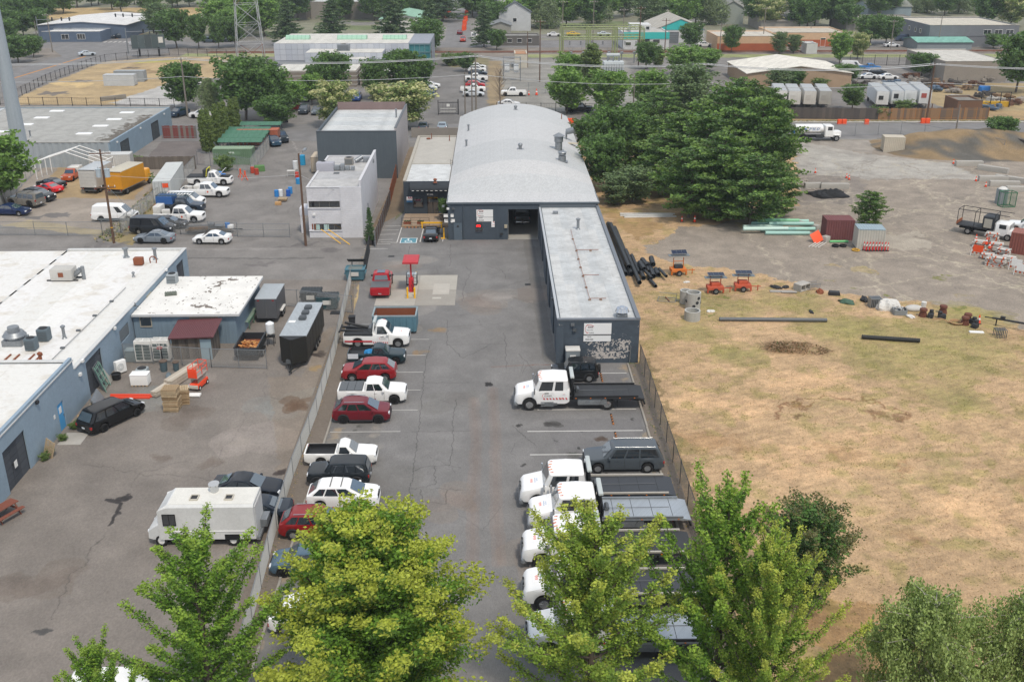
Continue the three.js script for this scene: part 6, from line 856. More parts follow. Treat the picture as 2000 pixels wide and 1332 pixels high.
for(const[l,x,z,h,m,a]of[['tall grey steel pole beside the parking lot gate',-4.3,-187.9,9.4,1,0],
['short light pole right of the parking lot gate',-5.7,-189.6,8.4,1,0],
['dark brown pole in the substation yard, left one',8.8,-259.4,9.0,0,0],
['dark brown pole in the substation yard, right one',10.9,-234.2,14.2,0,1],
['tall thin pole left of the substation frames',20.1,-294.6,14.2,1,1],
['tall thin pole behind the substation frames',29.6,-300.8,13.8,1,1],
['leaning brown pole in front of the teal shop',37.9,-260.9,15.1,0,1],
['dark pole right of the teal shop front',47.7,-279.8,10.4,0,1],
['grey pole left of the teal shop',38.5,-300.6,11.5,1,1],
['pole beside the twin street trees',27.6,-191.3,7.2,1,0],
['pole left of the orange and cream shop',63.0,-279.6,9.3,1,1],
['pole in front of the orange and cream shop',81.1,-303.8,11.6,1,1],
['pole at the right end of the orange and cream shop',100.1,-320.1,4.7,1,0],
['leaning pole with transformer by the railway',117.8,-297.9,8.4,1,1],
['pole in front of the grey two-storey block',132.8,-300.2,9.4,1,1],
['dark post in front of the white trailers',84.2,-184.0,3.0,0,0],
['green post at the street by the berm',83.8,-171.3,4.9,1,0],
['pole at the far left crossing',-127.7,-294.9,10.8,1,1],
['traffic pole at the far left sign',-145.4,-327.6,5.9,1,0]])pole(l,x,z,h,{r:0.16,m:m?poleG:poleM,arms:a?[0.6]:[]});

// big tapered steel monopole at the left edge
solo('steel_monopole','huge tapered grey steel pole at the left edge','pole',mg([cyl(1.25,0.72,24,0,0.3,0,20),cyl(1.6,1.6,0.3,0,0,0,20)]),worn(0xa9b4bc,0.6,T_streak,{},'mono'),-73.77,0,-146.41);
// lattice transmission tower
{
const t=thing('lattice_tower','grey steel lattice transmission tower at the top left','tower',-65.46,0,-272.05,0.3),m=pm(0xb4b7b8,0.55,0.4),hw=(y)=>3.6-y*0.052,C=[[1,1],[1,-1],[-1,-1],[-1,1]];
for(const[a,b]of C)mesh('leg',rod([a*hw(0),0,b*hw(0)],[a*hw(46),46,b*hw(46)],0.11,6),m,t);
for(let k=0;k<9;k++){const y0=k*5,y1=y0+5;for(let q=0;q<4;q++){const[a,b]=C[q],[c,d]=C[(q+1)% 4],A=(y)=>[a*hw(y),y,b*hw(y)],B=(y)=>[c*hw(y),y,d*hw(y)];mesh('brace',rod(A(y0),B(y1),0.045,5),k % 3?m:K.rust,t);mesh('brace',rod(B(y0),A(y1),0.045,5),m,t);mesh('brace',rod(A(y1),B(y1),0.045,5),m,t);}}
}
// ---------- fuel island ----------
{
const t=thing('fuel_island','fuel pump island with red T-shaped canopy and liquid tote','fuel pump',-8.8,0.04,-86.74);
mesh('island_kerb',rbox(1.2,0.16,4.2,0.1,0,0,-0.4),worn(0xb9b1a0),t);mesh('canopy',rbox(1.6,0.22,2.6,0.04,0,3.3,-0.6),pm(0xc4343c,0.55,0,{map:T_wear},'cano'),t);mesh('canopy_post',mg([box(0.16,3.3,0.16,0,0,0.1),box(0.12,1.4,0.12,0,0,-1.2)]),K.red,t);mesh('pump_body',rbox(0.5,1.5,0.4,0.04,0,0.16,0.15),K.red,t);mesh('hose',path([[0.1,1.4,0.35],[0.3,0.9,0.5],[0.2,0.4,0.5],[0.05,1.0,0.4]],0.025),K.black,t);
const tt=thing('liquid_tote','white caged liquid tote on the fuel island','tank',-8.93,0.2,-89.31+0.2);mesh('tank',rbox(1.05,1.0,1.0,0.08,0,0.14,0),pm(0xd8dedb,0.5),tt);mesh('cage',mg([...[-0.5,-0.25,0,0.25,0.5].flatMap((q)=>[rod([q,0.12,0.53],[q,1.15,0.53],0.015,4),rod([q,0.12,-0.53],[q,1.15,-0.53],0.015,4),rod([0.55,0.12,q],[0.55,1.15,q],0.015,4),rod([-0.55,0.12,q],[-0.55,1.15,q],0.015,4),rod([q,1.16,-0.5],[q,1.16,0.5],0.012,4)]),...[0.4,0.8,1.15].flatMap((y)=>[rod([-0.55,y,0.53],[0.55,y,0.53],0.015,4),rod([-0.55,y,-0.53],[0.55,y,-0.53],0.015,4)])]),K.steel,tt);mesh('base',rbox(1.15,0.12,1.1,0.02),K.dark,tt);
for(const[l,u,v]of[['yellow bollard at the near left of the fuel island',796,582],['yellow bollard at the near right of the fuel island',810,582],['yellow bollard at the far left of the fuel island',801,540],['yellow bollard at the far right of the fuel island',813,540]]){const p=bol(u);solo('bollard',l,'bollard',mg([cyl(0.09,0.09,1.1,0,0,0,14),new THREE.SphereGeometry(0.09,12,6,0,7,0,PI/2).translate(0,1.1,0)]),K.yellow,p[0],0.03,p[1],0,'yellow bollards');}
function bol(u){return u===796?[-9.1,-85.04]:u===810?[-8.37,-85.03]:u===801?[-9.2,-89.97]:[-8.49,-89.96];}
}
// wheel stops
function wheelStop(label,x,z,ry=0){const w=thing('wheel_stop',label,'wheel stop',x,0.022,z,ry,'painted wheel stops');const a=worn(0x2c2a28),b=worn(0xb8743a);for(let k=0;k<8;k++)mesh('stripe',loft([-0.11,0.11].map((X)=>[[X+-0.77+k*0.22,0,0.08],[X-0.77+k*0.22,0.1,0.05],[X-0.77+k*0.22,0.1,-0.05],[X-0.77+k*0.22,0,-0.08]])),k % 2?a:b,w);return w;}
wheelStop('worn striped wheel stop below the lone flatbed tow truck',8.82,-57.36,PI/2);wheelStop('worn striped wheel stop behind the long grey SUV',8.8,-54.32,PI/2);wheelStop('worn striped wheel stop behind the black off-roader',8.77,-65.19,PI/2);wheelStop('yellow striped wheel stop in the accessible stall',-10.54,-110.87,0);
// dumpsters and bins
{
const d=thing('roll_off_container','blue roll-off dumpster with rusty inside behind the wrecker','dumpster',-9.56,0.02,-75.44-1.1),m=worn(0x5f8797,0.7,T_wear,{},'ro'),w=4.0,l=2.4,h=1.5;
for(const[s,a]of[[1,l/2],[-1,-l/2]]){mesh('side',box(w,h,0.08,0,0.25,a),m,d);for(let k=0;k<7;k++)mesh('rib',box(0.1,h,0.1,-w/2+0.2+k*(w-0.4)/6,0.25,a+s*0.08),m,d);mesh('rim',box(w+0.1,0.12,0.14,0,h+0.22,a),worn(0x93a4a9),d);}for(const s of[1,-1]){mesh('end',box(0.08,h,l-0.1,s*w/2,0.25,0),m,d);mesh('rim',box(0.14,0.12,l,s*w/2,h+0.22,0),worn(0x93a4a9),d);mesh('inner_face',box(0.02,h-0.1,l-0.2,s*(w/2-0.06),0.3,0),K.rust,d);mesh('inner_face',box(w-0.2,h-0.1,0.02,0,0.3,s*(l/2-0.06)),K.rust,d);}mesh('floor',box(w,0.1,l,0,0.25,0),K.rust,d);mesh('skid',mg([box(w,0.2,0.15,0,0.03,0.6),box(w,0.2,0.15,0,0.03,-0.6)]),K.dark,d);mesh('warning_label',box(0.4,0.25,0.02,-1,1.3,l/2+0.06),pm(0xc9383a,0.5),d);
solo('white_bag','crumpled white bag inside the blue roll-off dumpster','bag',new THREE.IcosahedronGeometry(0.5,2).scale(1.3,0.5,0.8),K.white2,-8.68-0.1,0.6,-75.44-1.4);
function dumpster(label,x,z,ry,col,lid=true){const o=thing('dumpster',label,'dumpster',x,0.02,z,ry),mm=worn(col,0.7,T_wear,{},'dp');mesh('bin',loft([[0,0.9,0.6],[1.15,1.0,0.75]].map(([y,a,b])=>[[-a,y+0.15,b],[a,y+0.15,b],[a,y+0.15,-b],[-a,y+0.15,-b]]),{caps:true,crease:0.3}),mm,o);mesh('rim',mg([box(2.1,0.08,0.08,0,1.28,0.76),box(2.1,0.08,0.08,0,1.28,-0.76),box(0.08,0.08,1.5,1.02,1.28,0),box(0.08,0.08,1.5,-1.02,1.28,0)]),mm,o);for(const s of[1,-1]){mesh('fork_pocket',box(0.12,0.2,1.2,s*1.06,0.75,0),mm,o);for(const q of[1,-1])mesh('caster',cyl(0.09,0.09,0.06).rotateX(PI/2).translate(s*0.75,0.09,q*0.5),K.black,o);}if(lid){const L2=mesh('lid',mg(Array.from({length:7},(_,k)=>box(0.05,0.06,1.5,-0.9+k*0.3,0.02,0)).concat([box(2.05,0.03,1.52)])),pm(0x33393c,0.7),o,0,1.37,0);L2.rotation.x=0.06;}else{const L2=mesh('lid',box(1.9,0.04,1.4),pm(0x2c3236,0.7),o,0,1.75,-1.15);L2.rotation.x=-0.5;mesh('contents',mg([rbox(1.5,0.3,1,0.05,0,1.05,0)]),worn(0x77817f),o);}mesh('label_plate',box(0.8,0.45,0.02,0,0.6,0.72),K.white2,o);return o;}
dumpster('open blue-green dumpster beside the slatted gate',-15.1,-91.08,0,0x54808f,false);dumpster('closed dark teal dumpster behind the long black trailer',-16.78,-82.37,0,0x3a5a60);dumpster('dark dumpster half hidden behind the black trailer roof',-18.65,-83.87,0,0x343c40);
solo('plastic_tray','flat black plastic tray lying by the chain link fence','tray',rbox(1.1,0.08,0.7,0.02),K.dark,-15.82,0.02,-80.92);{const b=thing('trash_bin','black wheeled bin beside the wrecker tow truck','bin',-13.78,0.02,-77.47);mesh('bin',loft([[0,0.24],[0.95,0.3]].map(([y,a])=>[[-a,y,a],[a,y,a],[a,y,-a],[-a,y,-a]]),{crease:0.3}),K.dark,b);mesh('lid',rbox(0.64,0.07,0.66,0.03,0,0.95,0),K.black,b);}
}
// box enclosed by the wing: grey ice chest
{const t=thing('storage_cabinet','grey cabinet with white lid against the peeling wall','cabinet',6.47,0.02,-67.6);mesh('cabinet',rbox(1.2,1.6,0.9,0.04),pm(0x71797e,0.6),t);mesh('lid',rbox(1.26,0.14,0.96,0.04,0,1.6,0),K.white2,t);mesh('emblem',box(0.5,0.14,0.02,0,1.1,0.46),K.white,t);}
// cones
const coneProto=(()=>{const c=new THREE.Group();c.name='traffic_cone';c.userData={category:'cone'};mesh('base',rbox(0.36,0.04,0.36,0.02),K.black,c);mesh('cone',cyl(0.15,0.03,0.7,0,0.04,0,12),K.coneo,c);mesh('collar',cyl(0.105,0.075,0.16,0,0.33,0,12),K.white,c);return c;})();
const cone=(l,x,z,s=1,y=0.02)=>{const c=copyOf(coneProto,l,x,y,z,0,s);c.userData.category='cone';return c;};
cone('traffic cone at the bumper of the white long-bed pickup',-37.69,-128.96);cone('traffic cone behind the white utility pickup',-45.28,-120.04);cone('traffic cone under the dark locust edge beside the boards',23.83,-113.05);cone('second traffic cone beside the locust grove, taller',25.42,-112.78,1.2);cone('lone traffic cone on the concrete yard by the rubble',48.82,-139.62);cone('left of a pair of slim cones by the black asphalt pile',52.51,-136.23);cone('right of a pair of slim cones by the black asphalt pile',52.58,-135.25);cone('traffic cone left of the concrete blocks',71,-133.95);cone('traffic cone nearest the green cage',70.91,-130.53);cone('fallen red cone left of the block bins',72.51,-145.51);for(const[i,u]of[[0,[6.1,-214.54]],[1,[7.67,-214.51]],[2,[9.35,-214.48]]].entries())cone(['left cone of the row by the substation fence','middle cone of the row by the substation fence','tall right cone of the row by the substation fence'][i],u[1][0],u[1][1],i>1?1.9:1.3);
// orange water barriers along the street
function barrier(l,x,z,n=1){const b=thing('orange_barrier',l,'barrier',x,0.03,z);for(let k=0;k<n;k++)mesh('segment',rbox(0.85,0.95,0.45,0.1,k*0.9,0,0),K.orange,b);return b;}
barrier('row of orange plastic barriers left of the tanker truck',64.98,-179.1,2);barrier('lone orange plastic barrier on the far street',70.09,-179,1);barrier('row of orange plastic barriers by the brown power pole',81.09,-179.84,2);barrier('orange barriers at the arched roof back corner',13.8,-181.09,2);barrier('orange barrier glimpsed through the left grove',20.83,-181.48,1);barrier('orange barrier glimpsed through the grove middle',26.39,-180.85,1);barrier('orange barriers glimpsed right of the grove middle',34.91,-180.69,1);barrier('orange barrier seen at the grove right edge',46.99,-179.95,1);barrier('orange barrier at the tanker truck tail',51.92,-179.86,1);
{const b=[['orange barrels stacked at the near end of the avenue',-15.73,-405.25],['orange barrels beside the dark red car',-10.05,-353.95],['orange barrels in the middle of the avenue',-10.32,-387.99],['orange barrels on the avenue left kerb, far group',-18.25,-428.84],['orange barrels on the avenue left kerb, near group',-18.35,-400.87],['orange barrels at the far end of the avenue row',-10.66,-438.84],['orange barrels next to the avenue middle group',-10.32,-372.14],['orange barrels halfway up the avenue row',-10.53,-414.27]];for(const[l,x,z]of b.slice(1)){const t=thing('orange_barrels',l,'barrel',x,0.02,z);for(let k=0;k<4;k++)mesh('barrel',mg([cyl(0.5,0.42,1.6,0,0,0,10)]),K.orange,t,(k % 2)*0.6-0.3,0,-k*2);}}
// ---------- left yard gear ----------
function palletObj(l,x,y,z,ry=0,g='stacked wooden pallets'){const p=thing('pallet',l,'pallet',x,y,z,ry,g);const b=box(0.09,0.02,1.02),s=box(1.2,0.09,0.045),pw=[K.pallet,worn(0xa58a66,0.9,T_fine),worn(0xd4bc98,0.85,T_fine)][Math.floor(rnd()*3)];for(let k=0;k<9;k++)mesh('deck_board',b,pw,p,-0.55+k*0.1375,0.11,0);for(const q of[-0.48,0,0.48])mesh('stringer',s,pw,p,0,0.02,q);for(const k of[-0.5,0,0.5])mesh('bottom_board',b,pw,p,k,0,0);return p;}
{const X=-25.69,Z=-59.24-0.5;for(let k=0;k<15;k++)palletObj(ord(k)+' pallet from the bottom of the tall stack by the scissor lift',X+rr(-0.04,0.04),0.02+k*0.13,Z+rr(-0.03,0.03),rr(-0.04,0.04),'stacked wooden pallets');for(let k=0;k<10;k++)palletObj(ord(k)+' pallet from the bottom of the shorter stack behind the tall one',X+0.35+rr(-0.04,0.04),0.02+k*0.13,Z-1.25,0.25,'pallets in the rear stack');}
{const p=palletObj('single pale pallet leaning beside the roll-up door weeds',-32.36,-52.86,0,undefined);p.position.set(-32.33,0.62,-52.4);p.rotation.set(0.2,0.9,1.15);delete p.userData.group;palletObj('pallet flat on the ground by the trailers of timber',-29.82,-125.12,0);}
{const lum=(l,x,z,ry,n,L,m,w=0.3,h=0.12,rows=3)=>{const t=thing('timber_stack',l,'timber',x,0.1,z,ry);for(let r=0;r<rows;r++)for(let k=0;k<n;k++)mesh('beam',box(w-0.02,h-0.01,L*rr(0.94,1)),m[(k+r)% m.length],t,(k-(n-1)/2)*w,r*h,0);mesh('bearer',mg([box(n*w,0.1,0.1,0,-0.1,L*0.3),box(n*w,0.1,0.1,0,-0.1,-L*0.3)]),K.pallet,t);return t;};
const wm=[worn(0xd0c6b6,0.8,T_streak,{},'l1'),worn(0xc2b6a4,0.8,T_streak,{},'l2')];lum('stack of pale white timber behind the pallets, right pile',-26.57,-65.43,-0.35,3,3.8,wm,0.28,0.16,4);lum('stack of pale timber behind the pallets, left pile',-27.35,-63.42,-0.35,2,3.2,wm,0.3,0.14,3);lum('white plastic trim lengths beside the scissor lift',-25.51,-63.89,-0.4,4,3.4,[K.white],0.12,0.08,1);
const ob=pm(0xe0482a,0.55);for(const[l,z,L]of[['long orange rack beam on the ground',0,3.6],['shorter orange rack beam, front one',0.55,3.2],['third orange rack beam behind the black minivan',0.28,3.4]])solo('rack_beam',l,'beam',rbox(L,0.14,0.12,0.02),ob,-29.74,0.02,-62.39+z,-0.02);solo('white_tubes','short white plastic tubes beside the pallet stack','pipe',mg([0,1,2].map((k)=>pipeGeo(1.7,0.09,0.02,10).translate(0,0.1,k*0.2))),K.white,-25.02,0.02,-62.4);}
// scissor lift
{const t=thing('scissor_lift','orange scissor lift parked beside the timber','scissor lift',-24.76,0.02,-64.07,1.35),o=pm(0xe8471c,0.5,0,{clearcoat:0.4},'sl');mesh('chassis',rbox(1.8,0.4,0.8,0.06,0,0.18,0),o,t);for(const X of[0.65,-0.65])for(const s of[1,-1])wheel(t,X,s*0.38,0.19,0.14,K.white);mesh('scissor_arms',mg(Array.from({length:5},(_,k)=>[rod([-0.7,0.6+k*0.09,0.3],[0.7,0.66+k*0.09,0.3],0.03,4),rod([-0.7,0.6+k*0.09,-0.3],[0.7,0.66+k*0.09,-0.3],0.03,4)]).flat()),worn(0x9c9488),t);mesh('platform',rbox(1.8,0.1,0.8,0.03,0,1.05,0),worn(0xa79a90),t);mesh('guard_rail',mg([1.6,2.05].flatMap((y)=>[rod([-0.88,y,0.38],[0.88,y,0.38],0.03),rod([-0.88,y,-0.38],[0.88,y,-0.38],0.03),rod([-0.88,y,-0.38],[-0.88,y,0.38],0.03),rod([0.88,y,-0.38],[0.88,y,0.38],0.03)]).concat([-0.88,0,0.88].flatMap((X)=>[0.38,-0.38].map((z)=>rod([X,1.1,z],[X,2.05,z],0.03))))),o,t);mesh('control_panel',rbox(0.06,0.8,0.76,0.02,-0.9,1.15,0),o,t);mesh('bumper',rbox(0.12,0.28,0.8,0.03,-0.95,0.22,0),worn(0xc6c0b2),t);}
// chest freezer, heat pumps, units
{const t=thing('chest_freezer','white chest freezer box on a pallet','freezer',-29.72,0.02,-64.16-0.4);mesh('skid',mg([0,1,2,3,4].map((k)=>box(0.12,0.1,0.95,-0.6+k*0.3))),K.pallet,t);mesh('cabinet',rbox(1.45,0.85,0.9,0.03,0,0.1,0),K.white,t);mesh('lid',rbox(1.48,0.08,0.93,0.03,0,0.96,0),pm(0xeeeeec,0.4),t);}
const heatPump=(l,x,z)=>{const t=thing('heat_pump',l,'heat pump',x,0.02,z);mesh('cabinet',rbox(1.45,1.9,0.8,0.03,0,0.15,0),K.white2,t);for(const s of[-1,1]){mesh('fan',mg([new THREE.TorusGeometry(0.27,0.03,6,20).rotateX(PI/2).translate(s*0.36,2.07,0),cyl(0.1,0.1,0.04,s*0.36,2.05,0)]),pm(0xb9bab6,0.5),t);for(let k=0;k<5;k++)mesh('grille_panel',box(0.56,0.24,0.03,s*0.34,0.32+k*0.29,0.41),pm(0x5c6866,0.6),t);}mesh('base',mg([box(1.8,0.12,0.14,0,0,0.3),box(1.8,0.12,0.14,0,0,-0.3)]),K.galv,t);};
heatPump('left tall white twin-fan heat pump by the blue wall',-30.83,-69.38);heatPump('right tall white twin-fan heat pump, behind the basketball hoop',-29.38,-69.58);{const t=thing('power_cabinet','squat grey power cabinet left of the heat pumps','cabinet',-32.03,0.02,-69.63);mesh('cabinet',rbox(1,1,0.8,0.04),pm(0x7d8a8d,0.6),t);mesh('lid',rbox(1.06,0.06,0.9,0.02,0,1,0),pm(0x8b999c,0.6),t);}
{const t=thing('condenser_unit','white mini-split condenser against the blue wall','condenser',-32.15,0.02,-66.9,0.9);mesh('cabinet',rbox(0.95,1.05,0.42,0.04,0,0.12,0),K.white,t);mesh('fan_grille',mg([0.12,0.22,0.3].map((r)=>new THREE.TorusGeometry(r,0.015,5,18).translate(-0.1,0.65,0.22))),pm(0xaab0b0,0.5),t);}{const t=thing('air_conditioner','grey round-top air conditioner behind the chest freezer','air conditioner',-30.14,0.02,-66.33);mesh('cabinet',rbox(0.95,0.7,0.9,0.08),pm(0x9aa3a6,0.6),t);mesh('fan_grille',cyl(0.38,0.38,0.03,0,0.7,0,18),K.dark,t);}
const can=(l,x,z,r=0.33,h=0.9)=>{const t=thing('trash_can',l,'trash can',x,0.02,z);mesh('barrel',cyl(r*0.82,r,h,0,0,0,16),pm(0x4c5f66,0.6),t);mesh('lid',mg([cyl(r*1.08,r*1.04,0.08,0,h,0,16)]),worn(0x6a5a4e),t);};can('larger grey-blue trash can by the chain link fence',-28.6,-67.26);can('smaller grey-blue trash can right of the larger one',-27.58,-67.35,0.26,0.75);solo('black_tub','low black round tub by the blue wall','tub',mg([cyl(0.34,0.38,0.5,0,0,0,16,true),cyl(0.34,0.34,0.03,0,0.4,0,16),new THREE.TorusGeometry(0.38,0.03,6,18).rotateX(PI/2).translate(0,0.5,0)]),K.black,-32.11,0.02,-65.64);solo('small_bollard_boat','grey upturned plastic kayak section by the trash cans','kayak',new THREE.SphereGeometry(0.5,14,8).scale(0.5,0.35,1.6),pm(0x66737a,0.5),-27.81,0.15,-65.87,0.3);
{const t=thing('basketball_hoop','basketball hoop with clear backboard behind the fence','hoop',-28.98,0.02,-68.24);mesh('post',cyl(0.06,0.05,2.1),K.black,t);mesh('backboard',mg([box(1.5,0.05,0.05,0,1.75,0.05),box(1.5,0.05,0.05,0,2.6,0.05),box(0.05,0.85,0.05,-0.72,1.75,0.05),box(0.05,0.85,0.05,0.72,1.75,0.05),box(0.55,0.04,0.05,0,2.3,0.05),box(0.55,0.04,0.05,0,1.9,0.05),box(0.04,0.4,0.05,-0.27,1.9,0.05),box(0.04,0.4,0.05,0.27,1.9,0.05)]),K.white2,t);mesh('rim',new THREE.TorusGeometry(0.22,0.02,6,18).rotateX(PI/2).translate(0,1.85,0.3),K.red,t);}
{const t=thing('scaffold_frames','green and grey scaffold frames leaning on the blue wall','scaffold',-32.46,0.02,-63.92,PI/2+0.1);for(let k=0;k<4;k++){const f=mesh('frame',mg([rod([-0.7,0,0],[-0.7,2.2,0],0.04),rod([0.7,0,0],[0.7,2.2,0],0.04),...[0.3,0.9,1.5,2.1].map((y)=>rod([-0.7,y,0],[0.7,y,0],0.03)),rod([0,0.3,0],[0,2.1,0],0.03)]),k<2?worn(0x7fa497):K.galv,t,k*0.2-0.2,0,-k*0.16+0.3);f.rotation.x=-0.28;}}
for(const[l,a,b,m,w,h]of[['grey leaning steel frame by the minivan',-31.71,-60.82,K.galv,2.2,1.0],['tan timber gutter leaning at the roll-up door',-31.67,-58.55,worn(0xb0a38c),3.0,0.6],['pale board leaning by the black tub',-32.34,-64.92,worn(0xa6a59c),1.0,1.3]]){const o=solo('leaning_panel',l,'panel',rbox(w,h,0.12,0.02),m,a,0.05,b,PI/2+0.15);o.rotation.z=0;o.rotation.order='YXZ';o.rotation.x=-0.5;}
solo('cardboard_box','tan box beside the weeds by the blue door','box',rbox(0.6,0.45,0.5,0.02),worn(0xb89a72),-32.16,0.02,-57.94,0.4);solo('concrete_apron','pale concrete slab in front of the blue door','slab',rbox(1.7,0.06,1.9,0.02),K.concrete,-31.8+0.1,0.012,-54.91);
{const t=thing('picnic_table','red-brown picnic table at the left edge','picnic table',-32.12,0.02,-44.19,1.1),m=worn(0x8c5240,0.8,T_streak,{},'pt');for(let k=0;k<5;k++)mesh('tabletop_board',box(1.9,0.05,0.14,0,0.75,-0.3+k*0.15),m,t);for(const s of[1,-1]){for(const q of[0,0.15])mesh('seat_board',box(1.9,0.05,0.13,0,0.44,s*(0.66+q)),m,t);mesh('leg',mg([rod([s*0.7,0,0.7],[s*0.7,0.75,0.25],0.05,4),rod([s*0.7,0,-0.7],[s*0.7,0.75,-0.25],0.05,4),box(0.09,0.09,1.6,s*0.7,0.36,0)]),m,t);}}
{const t=thing('conveyor','green roller conveyor along the blue annex','conveyor',-23.68,0.02,-77.26-1.2,PI/2-0.03),m=worn(0x5d8468);mesh('frame',mg([box(3.8,0.14,0.06,0,0.7,0.36),box(3.8,0.14,0.06,0,0.7,-0.36)]),m,t);for(let k=0;k<16;k++)mesh('roller',rod([-1.8+k*0.24,0.8,-0.34],[-1.8+k*0.24,0.8,0.34],0.05),worn(0x8fa596),t);for(const X of[-1.6,0,1.6])for(const s of[1,-1])mesh('leg',box(0.07,0.7,0.07,X,0,s*0.36),m,t);solo('black_bin','black bin on the far end of the green conveyor','bin',rbox(0.8,0.25,0.6,0.04),K.black,-24.16,0.9,-81.07-0.4);}
// trailers
{const t=thing('enclosed_trailer','long black enclosed trailer with pointed nose and pale roof','trailer',-17.03,0.02,0,NEAR-0.0),zA=-67.05,L=9.2;t.position.set(-17.64+0.15,0.02,zA-L/2-0.2);t.rotation.y=NEAR-0.02;const bm=pm(0x22221f,0.45,0.1),y0=0.5,y1=2.75,w=1.15;
mesh('body',loft([y0,y1].map((y)=>[[-L/2,y,w],[L/2-0.9,y,w],[L/2,y,0.12],[L/2,y,-0.12],[L/2-0.9,y,-w],[-L/2,y,-w]].reverse()),{crease:0.2}),bm,t);mesh('roof',loft([[y1,0.03],[y1+0.06,0]].map(([y,e])=>[[-L/2-e,y,w+e],[L/2-0.9,y,w+e],[L/2-0.9,y,-w-e],[-L/2-e,y,-w-e]].reverse())),worn(0xb9c1c6,0.6,T_fine,{},'tr'),t);mesh('nose_cap',loft([y1,y1+0.05].map((y)=>[[L/2-0.88,y,w],[L/2,y,0.14],[L/2,y,-0.14],[L/2-0.88,y,-w]].reverse())),K.black,t);
for(let k=0;k<6;k++)for(const s of[1,-1])mesh('side_panel',box(1.3,1.9,0.02,-L/2+0.75+k*1.36,0.65,s*(w+0.006)),k===4&&s>0?pm(0x2b2a27,0.45,0.1):bm,t);for(let k=0;k<3;k++)mesh('roof_vent',rbox(0.75,0.28,0.65,0.1,2.2-k*1.35-2.5,y1+0.06,-0.1),pm(0x44494d,0.5),t);mesh('roof_plate',box(0.5,0.02,0.6,0.4,y1+0.07,0.7),K.white,t);mesh('frame',bb(-L/2,L/2-0.8,0.35,0.5,-1,1),K.black,t);mesh('tongue',mg([rod([L/2-0.9,0.42,0.7],[L/2+1.1,0.42,0],0.06),rod([L/2-0.9,0.42,-0.7],[L/2+1.1,0.42,0],0.06),cyl(0.05,0.05,0.7,L/2+0.8,0.02,0),rod([L/2+0.9,0.42,0],[L/2+1.35,0.42,0],0.07)]),K.black,t);mesh('nose_box',box(0.35,0.3,0.4,L/2-0.1,0.6,0.35),K.steel,t);for(const X of[-1.6,-0.7,0.2])for(const s of[1,-1])wheel(t,X,s*(w+0.02),0.34,0.2,K.rim);}
{const t=thing('enclosed_trailer','short grey enclosed trailer behind the dump trailer','trailer',-22,0.02,-78.29-2.2,AWAY),m=pm(0x55565a,0.4,0.2),L=4.3;mesh('body',rbox(L,2.0,2.0,0.06,0,0.45,0),m,t);mesh('roof',rbox(L+0.06,0.08,2.06,0.05,0,2.44,0),worn(0xa9b0b4,0.6),t);for(const s of[1,-1]){mesh('rear_door',box(0.04,1.85,0.94,-L/2-0.02,0.52,s*0.49),pm(0x5f6165,0.4,0.2),t);wheel(t,-0.3,s*1.08,0.34,0.2,K.rim);wheel(t,0.5,s*1.08,0.34,0.2,K.rim);mesh('fender',rbox(1.7,0.12,0.3,0.05,0.1,0.72,s*1.08),K.white2,t);mesh('taillight',box(0.03,0.1,0.2,-L/2-0.03,2.25,s*0.7),K.lampr,t);}mesh('door_bar',rod([-L/2-0.06,0.6,0],[-L/2-0.06,2.3,0],0.025),K.chrome,t);}
{const t=thing('dump_trailer','black dump trailer loaded with split firewood','trailer',-21.91,0.02,-69.22-1.6,NEAR),m=pm(0x23292e,0.5);const L=3.6,w=1.0;for(const s of[1,-1]){mesh('side',box(L,0.7,0.07,0,0.65,s*w),m,t);mesh('end',box(0.07,0.7,2*w,s*L/2,0.65,0),m,t);wheel(t,-0.3,s*1.1,0.34,0.2,K.rim);wheel(t,0.5,s*1.1,0.34,0.2,K.rim);}mesh('floor',box(L,0.08,2*w,0,0.62,0),K.rust,t);mesh('rim',mg([box(L+0.1,0.08,0.12,0,1.33,w),box(L+0.1,0.08,0.12,0,1.33,-w)]),m,t);const f=thing('firewood','pile of split orange firewood in the dump trailer','firewood',t.position.x,0.7,t.position.z,NEAR);const fw=[worn(0xc78a4e),worn(0xb9763c),worn(0xd9a468)];for(let k=0;k<70;k++){const o=mesh('log',rod([-0.18,0,0],[0.18,0,0],rr(0.05,0.09),5),fw[k % 3],f,rr(-0.7,1.6),0.06+rr(0,0.4),rr(-0.8,0.8),rr(0,3));o.rotation.z=rr(-0.5,0.5);}}
{const t=thing('water_tank','white plastic tank on a black stand beside the black trailer','tank',-20.54,0.02,-72.92);mesh('stand',mg([0.28,-0.28].flatMap((a)=>[0.28,-0.28].map((b)=>rod([a,0,b],[a,0.9,b],0.03))).concat([box(0.7,0.05,0.7,0,0.85,0)])),K.black,t);mesh('tank',mg([cyl(0.12,0.38,0.3,0,0.9,0,16),cyl(0.38,0.38,0.9,0,1.2,0,16),cyl(0.38,0.15,0.16,0,2.1,0,16)]),pm(0xe4e8ea,0.5),t);}

